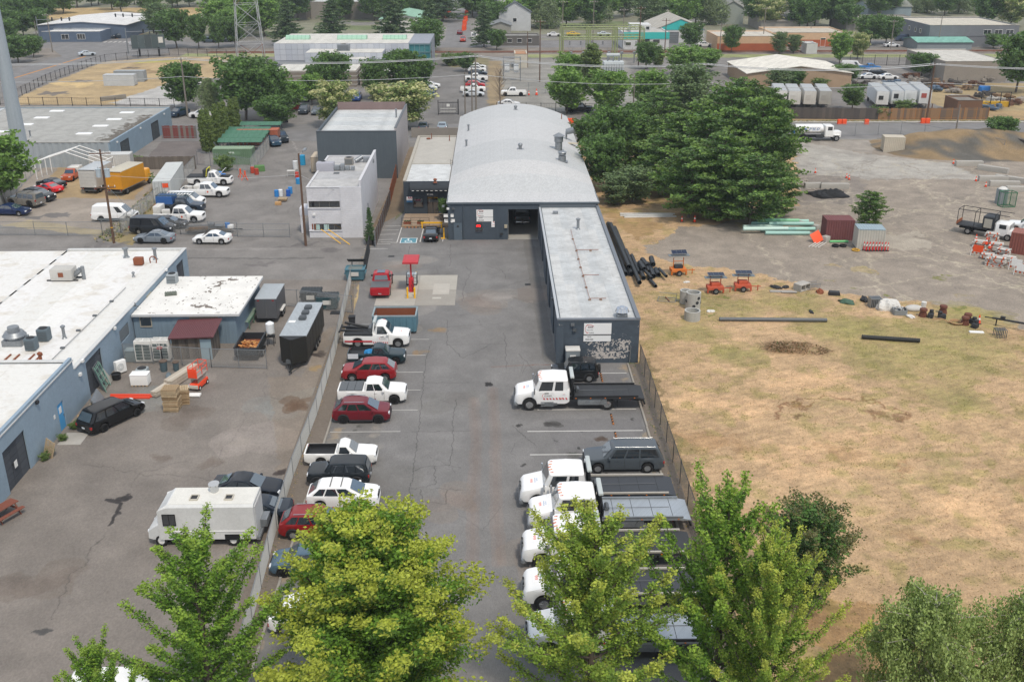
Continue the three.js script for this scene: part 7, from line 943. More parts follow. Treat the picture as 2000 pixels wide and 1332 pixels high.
// ---------- shipping containers, trailers, box trucks ----------
function container(label,x,z,ry,L,col,{h=2.5,w=2.4,text:tx,name='shipping_container',cat='container',y=0.02,roof,logo}={}){
const t=thing(name,label,cat,x,y,z-(Math.abs(ry)<0.5?w/2:0),ry),m=worn(col,0.75,T_wear,{},'ct'),n=Math.round(L/0.3),rib=(len,d)=>{const p=[],k=Math.round(len/0.3),s=len/k;for(let i=0;i<k;i++)for(const[o,e]of[[0,0],[0.28,0],[0.4,d],[0.68,d],[0.8,0]])p.push([-len/2+(i+o)*s,e]);p.push([len/2,0]);return p;};
const sideG=(len)=>{const p=rib(len,0.045);return loft([0.14,h-0.08].map((Y)=>[...p.map(([X,e])=>[X,Y,-e]),[len/2,Y,-0.08],[-len/2,Y,-0.08]]),{crease:0.2});};
const s=sideG(L-0.1);mesh('side_wall',s,m,t,0,0,w/2);mesh('side_wall',s,m,t,0,0,-w/2,PI);const e=sideG(w-0.1);mesh('end_wall',e,m,t,-L/2,0,0,-PI/2);
for(const q of[1,-1]){const d=mesh('door',box(0.06,h-0.24,w/2-0.06,L/2,0.14,q*w/4),m,t);for(const k of[0.3,0.75])mesh('lock_rod',rod([L/2+0.05,0.16,q*w/2*k],[L/2+0.05,h-0.12,q*w/2*k],0.02,5),K.galv,d);}
mesh('frame',mg([box(L,0.14,0.1,0,0,w/2-0.05),box(L,0.14,0.1,0,0,-w/2+0.05),box(0.1,h,0.1,L/2-0.05,0,w/2-0.04),box(0.1,h,0.1,L/2-0.05,0,-w/2+0.04),box(0.1,h,0.1,-L/2+0.05,0,w/2-0.04),box(0.1,h,0.1,-L/2+0.05,0,-w/2+0.04)]),m,t);mesh('roof',loft([-w/2,w/2].map((Z)=>[...rib(L,0.03).map(([X,d])=>[X,h-d,Z]),[L/2,h-0.1,Z],[-L/2,h-0.1,Z]]),{crease:0.2}),roof?worn(roof,0.75,T_wear,{},'cr'):m,t);
if(tx)mesh('lettering',box(1.8,0.5,0.02),print(1.8,0.5,(c,W,H)=>{c.fillStyle='#'+col.toString(16).padStart(6,'0');c.fillRect(0,0,W,H);text(c,tx,H*0.8,W/2,H/2,'#e4e8e2');}),t,0.3,h*0.62,w/2+0.01);
if(logo){mesh('logo_panel',box(1.6,0.8,0.02),print(1.6,0.8,(c,W,H)=>{c.fillStyle='#2c4a7c';c.fillRect(0,0,W,H);text(c,'MOBILE',H*0.3,W/2,H*0.3,'#dfe6ee');text(c,'MINI',H*0.3,W/2,H*0.68,'#dfe6ee');}),t,0.2,h*0.62,w/2+0.02);mesh('door_sign',box(0.02,0.6,0.8,L/2+0.05,h*0.66,-0.5),K.orange,t);}
return t;
}
container('green container with white letters at the end of the carports',-41.2,-146.88,0,6.1,0x6c8a6b,{text:'CAPITAL',roof:0x8fa68a});container('orange container between the green carports',-40.58,-162.22,0.0,7.0,0xb8694c,{});
container('long white container beside the weedy diagonal fence',-47.03+0.6,-125.16-5.7,NEAR+0.13,12,0xc9cdcc,{logo:1,h:2.7});
container('maroon container under the small tree in the gravel yard',41.38,-104.4,-0.05,3.3,0x7c4a4a);container('off-white container with red and white delineators in front',43.86,-100.45,-0.12,3.1,0xc4c2b8,{roof:0x9db0b8});container('cream container standing on the berm',66.27,-154.03,-0.15,3.3,0xcfc6b4,{});container('large brick-red container at the right edge',60.06+2.5,-97.99-0.4,-0.6,6.1,0x8f5348,{roof:0x9c6558});
// green carports between the containers
for(const[k,p]of[[-41.44,-153.26],[-41.65,-156.83],[-41.86,-160.13],[-42.08,-163.11],[-41.16,-167.97]].entries()){const t=thing('carport',['green metal carport roof next to the green container','second green carport roof from the green container','third green carport roof from the green container','fourth green carport roof from the green container','green carport roof beyond the orange container'][k],'carport',p[0],0,p[1]-1),m=pm(0x4f8068,0.55,0.2,{map:T_wear},'cp');for(const s of[1,-1]){const r=mesh('roof_slope',rbox(7.2,0.06,1.35,0.02),m,t,0,2.5,s*0.62);r.rotation.x=s*0.32;for(let q=0;q<9;q++)mesh('rib',box(0.05,0.05,1.35,-3.4+q*0.85,0.06,0),m,r);}for(const X of[-3.3,0,3.3])for(const s of[1,-1])mesh('post',box(0.1,2.3,0.1,X,0.01,s*1.1),K.steel,t);mesh('gable',loft([3.5,3.56].map((X)=>[[X,2.3,1.1],[X,2.7,0],[X,2.3,-1.1]])),m,t);}
// box trucks
function boxTruck(label,x,z,ry,L,box_,roof,front=0xe6e6e4){const t=thing('box_truck',label,'truck',x,0.02,z,ry),m=worn(box_,0.6,T_wear,{},'bt'),w=1.2,y0=0.95,y1=3.4;for(const s of[1,-1]){mesh('side_panel',box(L,y1-y0,0.06,-0.9,y0,s*w),m,t);mesh('skirt_rail',box(L,0.12,0.1,-0.9,y0-0.12,s*(w-0.02)),K.galv,t);mesh('taillight',box(0.04,0.14,0.3,-0.9-L/2-0.04,0.72,s*0.9),K.lampr,t);for(const X of[-0.9-L*0.28,L/2+0.5])wheel(t,X,s*1.0,0.45,0.3,K.galv);}mesh('front_panel',box(0.06,y1-y0,2*w,-0.9+L/2,y0,0),m,t);const d=mesh('rear_door',box(0.04,y1-y0-0.1,2*w-0.1,-0.9-L/2,y0,0),m,t);for(let k=0;k<5;k++)mesh('door_panel',box(0.02,(y1-y0)/5-0.06,2*w-0.3,-0.93-L/2,y0+0.02+k*(y1-y0-0.1)/5,0),m,d);mesh('roof',rbox(L+0.05,0.08,2*w+0.06,0.04,-0.9,y1,0),worn(roof,0.7,T_wear,{},'btr'),t);mesh('floor',box(L,0.15,2*w,-0.9,y0-0.15,0),K.dark,t);mesh('rear_bumper',mg([box(0.15,0.12,2.2,-1-L/2,0.5,0),box(0.1,0.4,0.1,-1-L/2,0.5,0.9),box(0.1,0.4,0.1,-1-L/2,0.5,-0.9)]),K.steel,t);mesh('cab',rbox(1.9,1.7,2.1,0.2,L/2+0.15,0.6,0),paint(front),t);mesh('windshield',box(0.04,0.7,1.8,L/2+1.1,1.5,0),K.glass,t);mesh('chassis',box(L+1,0.25,1.0,-0.2,0.55,0),K.under,t);return t;}
boxTruck('white box truck with roll-up door next to the yellow truck',-57.32+0.6,-129.03-3.2,AWAY-0.1,5.4,0xcfcdc8,0xbcc1c4);boxTruck('yellow box truck seen from the rear',-53.15+0.9,-127.52-3.9,AWAY-0.2,6.2,0xe09a12,0xc9c2b0,0xe09a12);container('white box body behind the yellow truck',-58.37,-140.93,0.1,6,0xcfd0ce,{name:'truck_body',cat:'truck body',h:2.9});
for(const[k,v]of[['white semi trailer at the left end of the trailer row',60.2,-195.36],['white semi trailer with a rounded front, second from the left',62.84,-194.71],['off-white semi trailer, third from the left',65.94,-194.65],['grey-white semi trailer behind the dark fence shrub',69.05,-194.59],['white semi trailer with a dark window panel',80.65,-194.98],['white semi trailer with an open dark hatch',83.89,-195.52],['white semi trailer left of the red-signed one',86.72,-196.07],['white semi trailer with a red sign at the right end of the row',89.75,-196.02]].entries()){const t=thing('semi_trailer',v[0],'trailer',v[1]-1.2,0.02,v[2]-5.5,NEAR-0.18),w=1.2,L=k>3?12:10,m=worn([0xd9d9d6,0xd2d1cc,0xcac8c2,0xa8a7a2,0xd6d9da,0xcfd3d5,0xd4d8da,0xd4d8da][k],0.7,T_streak,{},'st'+k % 3);mesh('body',rbox(L,2.6,2*w,0.05,0,1.05,0),m,t);mesh('roof',box(L-0.1,0.04,2*w-0.1,0,3.66,0),worn(0xb3b7b8,0.6,T_streak),t);mesh('front_panel',box(0.05,k===4?0.8:0.9,k===7?1.0:0.9,L/2+0.02,k>4?2.2:2,0.3),k===7?worn(0xb05a52):k===4||k===5?K.dark:m,t);for(const s of[1,-1]){wheel(t,-L/2+1.2,s*0.95,0.48,0.3,K.steel,1);mesh('landing_leg',box(0.14,1.05,0.14,L/2-1.6,0,s*0.7),K.steel,t);}mesh('chassis',box(L*0.9,0.18,1,0,0.86,0),K.under,t);}
// ---------- right yard ----------
// tanker truck
{const t=thing('water_tanker','white water tanker truck with blue lettering by the far street','truck',55.57,0.02,-163.49-0.9,0.0),P=paint(0xe8e8e6);mesh('tank',loft([-3.3,-3.1,1.3,1.5].map((X,i)=>Array.from({length:20},(_,k)=>{const a=k/20*2*PI,s=i % 3?1:0.85;return[X,2.05+Math.sin(a)*0.78*s,Math.cos(a)*1.15*s];})),{crease:0.6}),P,t);mesh('lettering',panel(3.6,0.8),print(3.6,0.8,(x,w,h)=>{x.fillStyle='#e6e7e7';x.fillRect(0,0,w,h);x.fillStyle='#5c86b8';x.beginPath();x.ellipse(w*0.22,h*0.5,w*0.12,h*0.18,0,0,7);x.fill();x.font='italic bold '+h*0.8+'px serif';x.fillStyle='#2c5f9c';x.textAlign='center';x.textBaseline='middle';x.fillText("P'H₂O".replace('₂','.'),w*0.68,h*0.52);},80),t,-0.9,1.75,1.17);mesh('cab',rbox(1.5,1.9,2.2,0.12,2.5,0.8,0),P,t);mesh('hood',rbox(1.6,1.0,1.8,0.15,3.9,0.7,0),P,t);mesh('windshield',box(0.04,0.7,1.9,3.27,1.85,0),K.glass,t);for(const s of[1,-1]){mesh('side_window',box(0.8,0.6,0.03,2.6,1.9,s*1.11),K.glass,t);mesh('fender',rbox(1.1,0.16,0.4,0.06,3.9,1.02,s*1.0),P,t);for(const X of[-2.6,-1.4])wheel(t,X,s*0.98,0.5,0.4,K.rim);wheel(t,3.9,s*0.98,0.5,0.3,K.rim);}mesh('chassis',box(7.6,0.3,1.0,0.4,0.6,0),K.under,t);mesh('side_box',rbox(1.2,0.5,0.5,0.04,0.9,0.6,0.9),K.dark,t);mesh('hose_reel',cyl(0.3,0.3,0.4,-3.6,1.3,0.4),K.bluep,t);}
// berm of dirt and gravel
{reseed(91);const x0=63.7,n=40,m=20,w=46,d=24,z0=-166.5,rows=[],hh=(u,v)=>{const c=Math.exp(-(((v-0.36-0.5*Math.max(0,u-0.45))/(0.2+0.1*u))**2)),e=sm(0,0.2,u)*sm(1.02,0.8,u);return Math.max(0,3.0*c*e*(0.7+0.6*fbm(u*9,v*5,4))-0.06);};for(let i=0;i<=n;i++)rows.push(Array.from({length:m+1},(_,j)=>[x0+w*i/n,hh(i/n,j/m)-0.02,z0+d*j/m]));const g=loft(rows,{close:false,caps:false,crease:0}),p=g.attributes.position,c=[];for(let i=0;i<p.count;i++){const a=sm(0.42,0.56,fbm(p.getX(i)*0.22,p.getZ(i)*0.3+8,4)+0.1*(p.getZ(i)>-114?0.5:-0.5)),k=0.8+0.4*vn(p.getX(i)*2,p.getZ(i)*2);c.push(k*(0.34-0.19*a),k*(0.24-0.1*a),k*(0.13-0.01*a));}g.setAttribute('color',new THREE.Float32BufferAttribute(c,3));g.computeVertexNormals();const o=mesh('dirt_berm',g,new THREE.MeshStandardMaterial({vertexColors:true,roughness:1,map:T_fine,side:THREE.DoubleSide}));o.userData.kind='structure';}
solo('asphalt_pile','low mound of black asphalt mix in the gravel yard','pile',(()=>{const g=new THREE.SphereGeometry(1,40,16,0,7,0,PI/2).scale(2.7,0.7,1.9),p=g.attributes.position;for(let i=0;i<p.count;i++){const k=0.6+0.8*fbm(p.getX(i)*0.9+5,p.getZ(i)*0.9,3);p.setXYZ(i,p.getX(i)*k,p.getY(i)*k*(0.7+0.6*vn(p.getX(i)*3,p.getZ(i)*3)),p.getZ(i)*k);}g.computeVertexNormals();return g;})(),pm(0x242528,0.9,0,{map:T_fine},'ap'),46.61,0,-125.96);
const cblock=(l,x,z,L,ry=0,h=0.75)=>solo('concrete_block',l,'concrete block',rbox(L,h,0.75,0.04),K.concrete,x,0.01,z,ry);cblock('left grey concrete block by the asphalt pile',45.74,-130.39,2.5,0.06);cblock('right grey concrete block by the asphalt pile',48.74,-130.03,4,-0.06);cblock('far concrete bin block beside the berm',74.31,-144.03,4.2,-0.05,0.8);cblock('middle concrete bin block of the stepped row',73.5,-133.91,4.2,-0.1,0.8);cblock('near concrete bin block of the stepped row',73.71,-130.78,4.2,-0.12,0.8);cblock('angled concrete bin block running along the berm foot',76.34,-140.13,4.5,-0.75,0.8);cblock('right angled concrete bin block along the berm foot',75.99,-133.54,4.5,-0.75,0.8);cblock('concrete bin block behind the green cage',74.36,-127.77,3.5,-0.1);cblock('dark-stained block beside the aqua pipes',39.2,-110.41,3.2,-0.85,0.5);cblock('short block holding up the orange sign',39.59,-104.01,0.8,0.6,0.7);
{reseed(17);const g=[];for(let k=0;k<90;k++){const q=new THREE.DodecahedronGeometry(rr(0.08,0.35),0);q.scale(1,0.6,1).rotateY(rr(0,6)).translate(rr(-1.5,1.5),0.05,rr(-3.4,3));g.push(q);}const o=solo('rubble','scattered concrete rubble by the grove','rubble',mg(g),worn(0xa89f94),44.69,0.01,-131.94);o.userData.kind='stuff';}
{const t=thing('portable_toilet','grey portable toilet in the green wire cage','toilet',68.7,0.01,-121.1,0.2);mesh('cabin',rbox(1.15,2.1,1.15,0.06),pm(0x8b9294,0.6),t);mesh('roof',mg([cyl(0.75,0.3,0.25,0,2.1,0,4)]),K.white2,t);mesh('door',box(0.8,1.8,0.03,0,0.1,0.59),pm(0x7b8385,0.6),t);const c=thing('green_cage','green steel cage frame beside the portable toilet','cage',68.85,0.01,-119.76,0.15);for(const a of[0.9,-0.9])for(const b of[0.6,-0.6])mesh('upright',rod([a,0,b],[a,2,b],0.05),pm(0x2c6a48,0.6),c);for(const y of[0.05,2])mesh('rail',mg([rod([-0.9,y,0.6],[0.9,y,0.6],0.05),rod([-0.9,y,-0.6],[0.9,y,-0.6],0.05),rod([-0.9,y,-0.6],[-0.9,y,0.6],0.05),rod([0.9,y,-0.6],[0.9,y,0.6],0.05)]),pm(0x2c6a48,0.6),c);const g=[];for(let k=0;k<16;k++){g.push(rod([-0.9,0.1+k*0.12,0.6],[0.9,0.1+k*0.12,0.6],0.012,4),rod([-0.9+k*0.12,0,0.6],[-0.9+k*0.12,2,0.6],0.012,4));}mesh('wire_panel',mg(g),pm(0x2c6a48,0.6),c).userData.kind='stuff';}
// aqua pipes, white boards, black pipes
{reseed(23);const aq=[0x9cc4ba,0xa3cfc2,0x8fbdb6,0xbfd9cf,0x86c49a].map((c)=>pm(c,0.5)),spots=pairs(35.42,-112.59,35.71,-111.17,34.41,-111.2,33.43,-109.83,36.95,-109.76,36.96,-108.63,35,-108.44,33.19,-107.58,35.73,-106.87,38.56,-112.06);spots.forEach(([x,z],k)=>solo('plastic_pipe',['top row aqua pipe farthest from the camera','bright green pipe in the aqua pile','aqua pipe at the left of the pile','pale aqua pipe, left end of the second row','aqua pipe at the right of the pile','blue-green pipe in the middle of the pile','pale pipe in the lower row of the aqua pile','aqua pipe at the lower left of the pile','front aqua pipe nearest the camera','short aqua pipe against the stained block'][k],'pipe',pipeGeo(k===9?2.5:rr(4.2,5.8),0.24,0.03),aq[k===1?4:k % 4],x,0.26+(k % 3===1?0.35:0),z,rr(-0.05,0.05),'aqua pipes in the gravel yard'));
for(const[k,z]of[0,0.35,0.7,1.05,1.4].entries())solo('white_board',ord(k)+' white board from the back in the pile by the bushes','board',rbox(6.6+rr(-0.4,0.4),0.12,0.3,0.02),K.white2,19.86+rr(-0.3,0.3),0.02+(k % 2)*0.13,-115.31-1.3+z,rr(-0.03,0.05),'white boards by the bushes');for(let k=0;k<4;k++)solo('white_tube',ord(k)+' thin white tube from the left beside the orange sign','tube',pipeGeo(2.6,0.05,0.01,8),K.white2,37.69+k*0.35,0.06,-102.79+k*0.1,0.9,'white tubes by the orange sign');
{const o=solo('orange_sign','orange diamond road sign leaning on the block','sign',rbox(1.35,1.35,0.04,0.02),K.orange,38.73,0.06,-103.61);o.rotation.set(-0.5,0.2,0.5);}
const bk=pm(0x2f3337,0.5),bl=(l,a,b,c,d,R,y=0)=>{const L=Math.hypot(c-a,d-b),o=solo('black_pipe',l,'pipe',pipeGeo(L,R,0.035),bk,(a+c)/2,R+0.02+y,(b+d)/2,-Math.atan2(d-b,c-a),'black pipes by the shop wing');return o;};
bl('longest black pipe against the shop wing',14.18,-111.11,14.28,-93.83,0.3);bl('long black pipe right of the longest one',14.75,-109.26,14.84,-93.82,0.3);bl('long black pipe lying on top of the bundle',14.24,-109.27,14.44,-92.42,0.28,0.5);bl('long black pipe under the bundle',14.21,-102.82,14,-91.57,0.27);bl('black pipe reaching down to the metal frame',14.93,-99.21,15.01,-87.89,0.24,0.3);bl('thin black pipe right of the bundle',15.54,-98.43,15.54,-92.23,0.2);bl('second long black pipe under the bundle',14.26,-101.6,14.61,-91.55,0.27);for(let k=0;k<13;k++){const u=pairs(15.68,-94.16,15.9,-93.27,16.49,-95.05,16.68,-93.97,16.1,-90.67,16.93,-94.14,16.54,-90.67,17.4,-94.67,17,-91.51,17.49,-91.84,17.78,-91.15,16.44,-88.84,15.82,-91.02)[k];bl(ord(k)+' short black pipe offcut from the left in the heap',u[0],u[1]-rr(0.8,1.6),u[0]+rr(-0.2,0.5),u[1]+rr(0.6,1.4),rr(0.16,0.3),k % 3===1?0.35:0);}
solo('long_pipe','long grey pipe lying across the field','pipe',pipeGeo(10.3,0.19,0.03),pm(0x5b5f61,0.5),26.57,0.2,-77.93,-0.045);{const o=solo('long_pipe','black corrugated pipe lying on blocks in the field','pipe',mg([pipeGeo(5.1,0.19,0.03),...Array.from({length:24},(_,k)=>new THREE.TorusGeometry(0.19,0.02,4,14).rotateY(PI/2).translate(-2.5+k*0.21,0,0))]),pm(0x2a2c2c,0.7),36.13,0.24,-72.84,-0.2);}}
// concrete rings
function ringObj(l,x,z,R,h,holes,y=0.01){const t=thing('concrete_ring',l,'concrete ring',x,y,z),p=[[R,0],[R,h],[R-0.14,h],[R-0.14,0],[R,0]].map((a)=>new THREE.Vector2(...a));mesh('shell',toCreasedNormals(new THREE.LatheGeometry(p,36),0.5),worn(0xb9b9b4,0.9,T_wear,{},'rg'),t);for(const[a,yy]of holes||[]){const k=mesh('port',mg([new THREE.CylinderGeometry(0.16,0.16,0.08,16).rotateX(PI/2)]),K.dark,t,Math.sin(a)*(R-0.01),yy,Math.cos(a)*(R-0.01),a);}return t;}
ringObj('tall concrete manhole ring with round ports',19.47,-81.55,0.74,1.75,[[0.4,0.85],[-0.05,0.5],[-1.3,0.9],[1.4,0.7],[0.6,1.3]]);ringObj('low concrete ring in front of the tall one',18.88,-78.61,0.77,0.95,[]);ringObj('thin concrete ring behind the tall one',18.99,-83.17,0.55,1.2,[]);ringObj('flat concrete ring lying on top of the rear one',18.99,-83.17,0.56,0.16,[],1.22);
{const t=thing('metal_frame','rusty grey metal gate frame lying in the field','frame',17.32,0.06,-84.1,-0.25);mesh('frame',mg([rod([-0.9,0,-0.6],[0.9,0,-0.6],0.03),rod([-0.9,0,0.6],[0.9,0,0.6],0.03),rod([-0.9,0,-0.6],[-0.9,0,0.6],0.03),rod([0.9,0,-0.6],[0.9,0,0.6],0.03),rod([-0.9,0.03,0],[1.4,0.03,0.1],0.025),rod([-0.9,0.5,-0.6],[0.9,0.5,-0.5],0.025),rod([0.9,0,-0.6],[0.9,0.5,-0.5],0.025)]),K.galv,t);mesh('hinge_bar',rod([-0.2,0.05,-0.6],[0.3,0.05,0.6],0.05),K.rust,t);}
// solar signal trailers
function solar(l,x,z,ry,tilt,tall){const t=thing('solar_trailer',l,'trailer',x,0.02,z,ry),o=worn(tall?0xd9792c:0xc4583a,0.7,T_wear,{},'so');mesh('chassis',rbox(1.7,0.35,1.1,0.05,0,0.4,0),o,t);mesh('tongue',mg([rod([0.8,0.45,0],[1.9,0.45,0],0.05),cyl(0.05,0.05,0.6,1.6,0,0)]),o,t);for(const s of[1,-1]){wheel(t,0,s*0.66,0.3,0.18,K.galv);mesh('mast',rod([s*0.55,0.7,0],[s*0.55,1.9,0],0.05),o,t);mesh('outrigger',box(0.16,0.4,0.16,s*0.8,0.1,0.45),o,t);}const h=tall?2.5:1.95,p=mesh('panel_frame',rbox(1.7,0.06,0.75,0.02),K.galv,t,0,h,0);p.rotation.x=tilt;for(let k=0;k<3;k++)mesh('solar_panel',box(0.52,0.02,0.68,-0.55+k*0.55,0.06,0),pm(0x1f2c44,0.2,0.3),p);const sh=mesh('shelf',box(2.3,0.05,0.7,0,h-0.35,0),pm(0x707a80,0.5),t);mesh('battery_box',rbox(0.9,0.35,0.6,0.03,0,0.75,0),tall?K.dark:o,t);mesh('cross_bar',rod([-0.55,1.5,0],[0.55,1.5,0],0.04),o,t);}
solar('tall orange solar trailer by the gravel edge',19.78,-92.15,0.1,0.35,1);solar('left of two red-orange solar signal trailers on the grass',22.63,-86.31,0,0.15,0);solar('right of two red-orange solar signal trailers on the grass',25.64,-86.89,-0.05,0.15,0);
// delineators in front of the off-white container
for(let k=0;k<16;k++){const a=[42.97,-100.66],b=[45.67,-100.61],f=k/15,d=thing('delineator',ord(k)+' red and white delineator from the left at the off-white container','delineator',a[0]+(b[0]-a[0])*f,0.02,a[1]+(b[1]-a[1])*f+0.25+(k % 2)*0.3,0,'delineator posts by the container');mesh('base',rbox(0.32,0.08,0.32,0.03),K.black,d);mesh('tube',mg([cyl(0.07,0.06,0.5,0,0.08,0,8)]),pm(0xd8282a,0.6),d);mesh('sleeve',cyl(0.062,0.06,0.25,0,0.58,0,8),K.white,d);mesh('cap',cyl(0.055,0.05,0.2,0,0.83,0,8),pm(0xd8282a,0.6),d);}
// flatbed crew truck with rack, white pickup, barricades
{const t=thing('rack_truck','flatbed work truck with tall black rack and dark body','truck',59.71,0.02,-105.77-0.6,-0.7);mesh('cab',rbox(1.8,1.5,2.0,0.2,2.2,0.55,0),paint(0xe6e6e4),t);mesh('hood',rbox(1.0,0.8,1.8,0.15,3.3,0.5,0),paint(0xe6e6e4),t);for(const s of[1,-1]){mesh('side_window',box(0.8,0.5,0.03,2.3,1.4,s*1.0),K.glass,t);for(const X of[-1.6,3])wheel(t,X,s*0.9,0.42,0.28,K.rim);}mesh('windshield',box(0.04,0.55,1.7,3.12,1.4,0),K.glass,t);mesh('deck',rbox(3.6,0.15,2.2,0.03,-1.2,1.0,0),K.dark,t);mesh('stake_side',box(0.08,0.35,2.2,-3.0,1.15,0),worn(0x9c5a34),t);mesh('tool_body',rbox(1.3,1.5,2.2,0.05,0.6,1.1,0),pm(0x22262a,0.5),t);mesh('side_hatch',box(0.9,1.1,0.04,0.6,1.25,1.11),worn(0xb8b4a8),t);mesh('rack',mg([[-3,1],[-3,-1],[-1,1],[-1,-1],[1.3,1],[1.3,-1]].map(([a,b])=>rod([a,1.1,b],[a,3,b],0.04)).concat([1,-1].map((b)=>rod([-3,3,b],[2.9,3,b],0.04)),[-3,-1,1.3].map((a)=>rod([a,3,1],[a,3,-1],0.04)))),K.black,t);mesh('chassis',box(6,0.25,0.9,0.2,0.55,0),K.under,t);car('pickup',0xdfe2e3,'white pickup at the right edge behind the rack truck',64.62+1.5,-107.22,L_-0.5,{});}
{reseed(63);const bw=[worn(0xdad6cf,0.7),worn(0xcfcac2,0.7,T_fine,{},'b')],bo=worn(0xd8632f,0.7);let n=0;for(const[x,z,c]of[[57.22,-101.61,6],[58.62,-101.99,13],[57.8,-99,10],[58.03,-97.45,9],[56.1,-97.1,5],[56,-94.32,9],[57.19,-94.66,8],[55.59,-94.69,7]]){n++;for(let k=0;k<c;k++){const b=thing('barricade',ord(k)+' from the bottom, '+['folded barricade in the low pile nearest the open yard','folded barricade in the tallest pile','folded barricade in the pile behind the cones','folded barricade in the pile against the red container','folded barricade in the sprawled pile','folded barricade in the front pile','folded barricade in the pile nearest the signs','folded barricade in the tangled pile'][n-1],'barricade',x+rr(-0.15,0.15),0.03+k*0.125,z+rr(-0.15,0.15),-0.6+rr(-0.25,0.25),'barricade pile '+['one','two','three','four','five','six','seven','eight'][n-1]);mesh('board',box(1.35,0.1,0.42,0,0,0.3),bw[k % 2],b);mesh('board',box(1.35,0.1,0.42,0,0,-0.25),bw[(k+1)% 2],b);for(const s of[1,-1]){mesh('leg',box(0.06,0.06,1.1,s*0.6,0.03,0),bw[0],b);mesh('stripe',box(0.16,0.104,0.424,s*0.4,-0.001,0.3),bo,b);}}}
for(const[k,v]of[[57.31,-92.86],[57.04,-91.11],[55.36,-98.08]].entries()){const b=thing('a_frame_barricade',['standing barricade with a white sign board at the right edge','front standing barricade with orange stripes at the right edge','upright barricade with an orange square sign'][k],'barricade',v[0],0.02,v[1],-0.7);for(const y of[0.25,0.75])for(let q=0;q<8;q++)mesh('stripe',box(0.22,0.2,0.04,-0.77+q*0.22,y,0.1),q % 2?bo:bw[0],b);for(const s of[1,-1])mesh('leg',mg([rod([s*0.7,0,0.25],[s*0.7,1.1,0],0.035),rod([s*0.7,0,-0.25],[s*0.7,1.1,0],0.035)]),K.white,b);mesh('sign_board',box(1.1,0.8,0.03,0,0.5,0.16),k===2?K.orange:K.white,b);}cone('upper cone on the barricade piles',57.22,-100.24,1.2,0.7);cone('lower cone on the barricade piles',56.87,-98.66,1.1,0.7);cone('cone at the tip of the barricade piles',57.83,-104.09,1.1);}
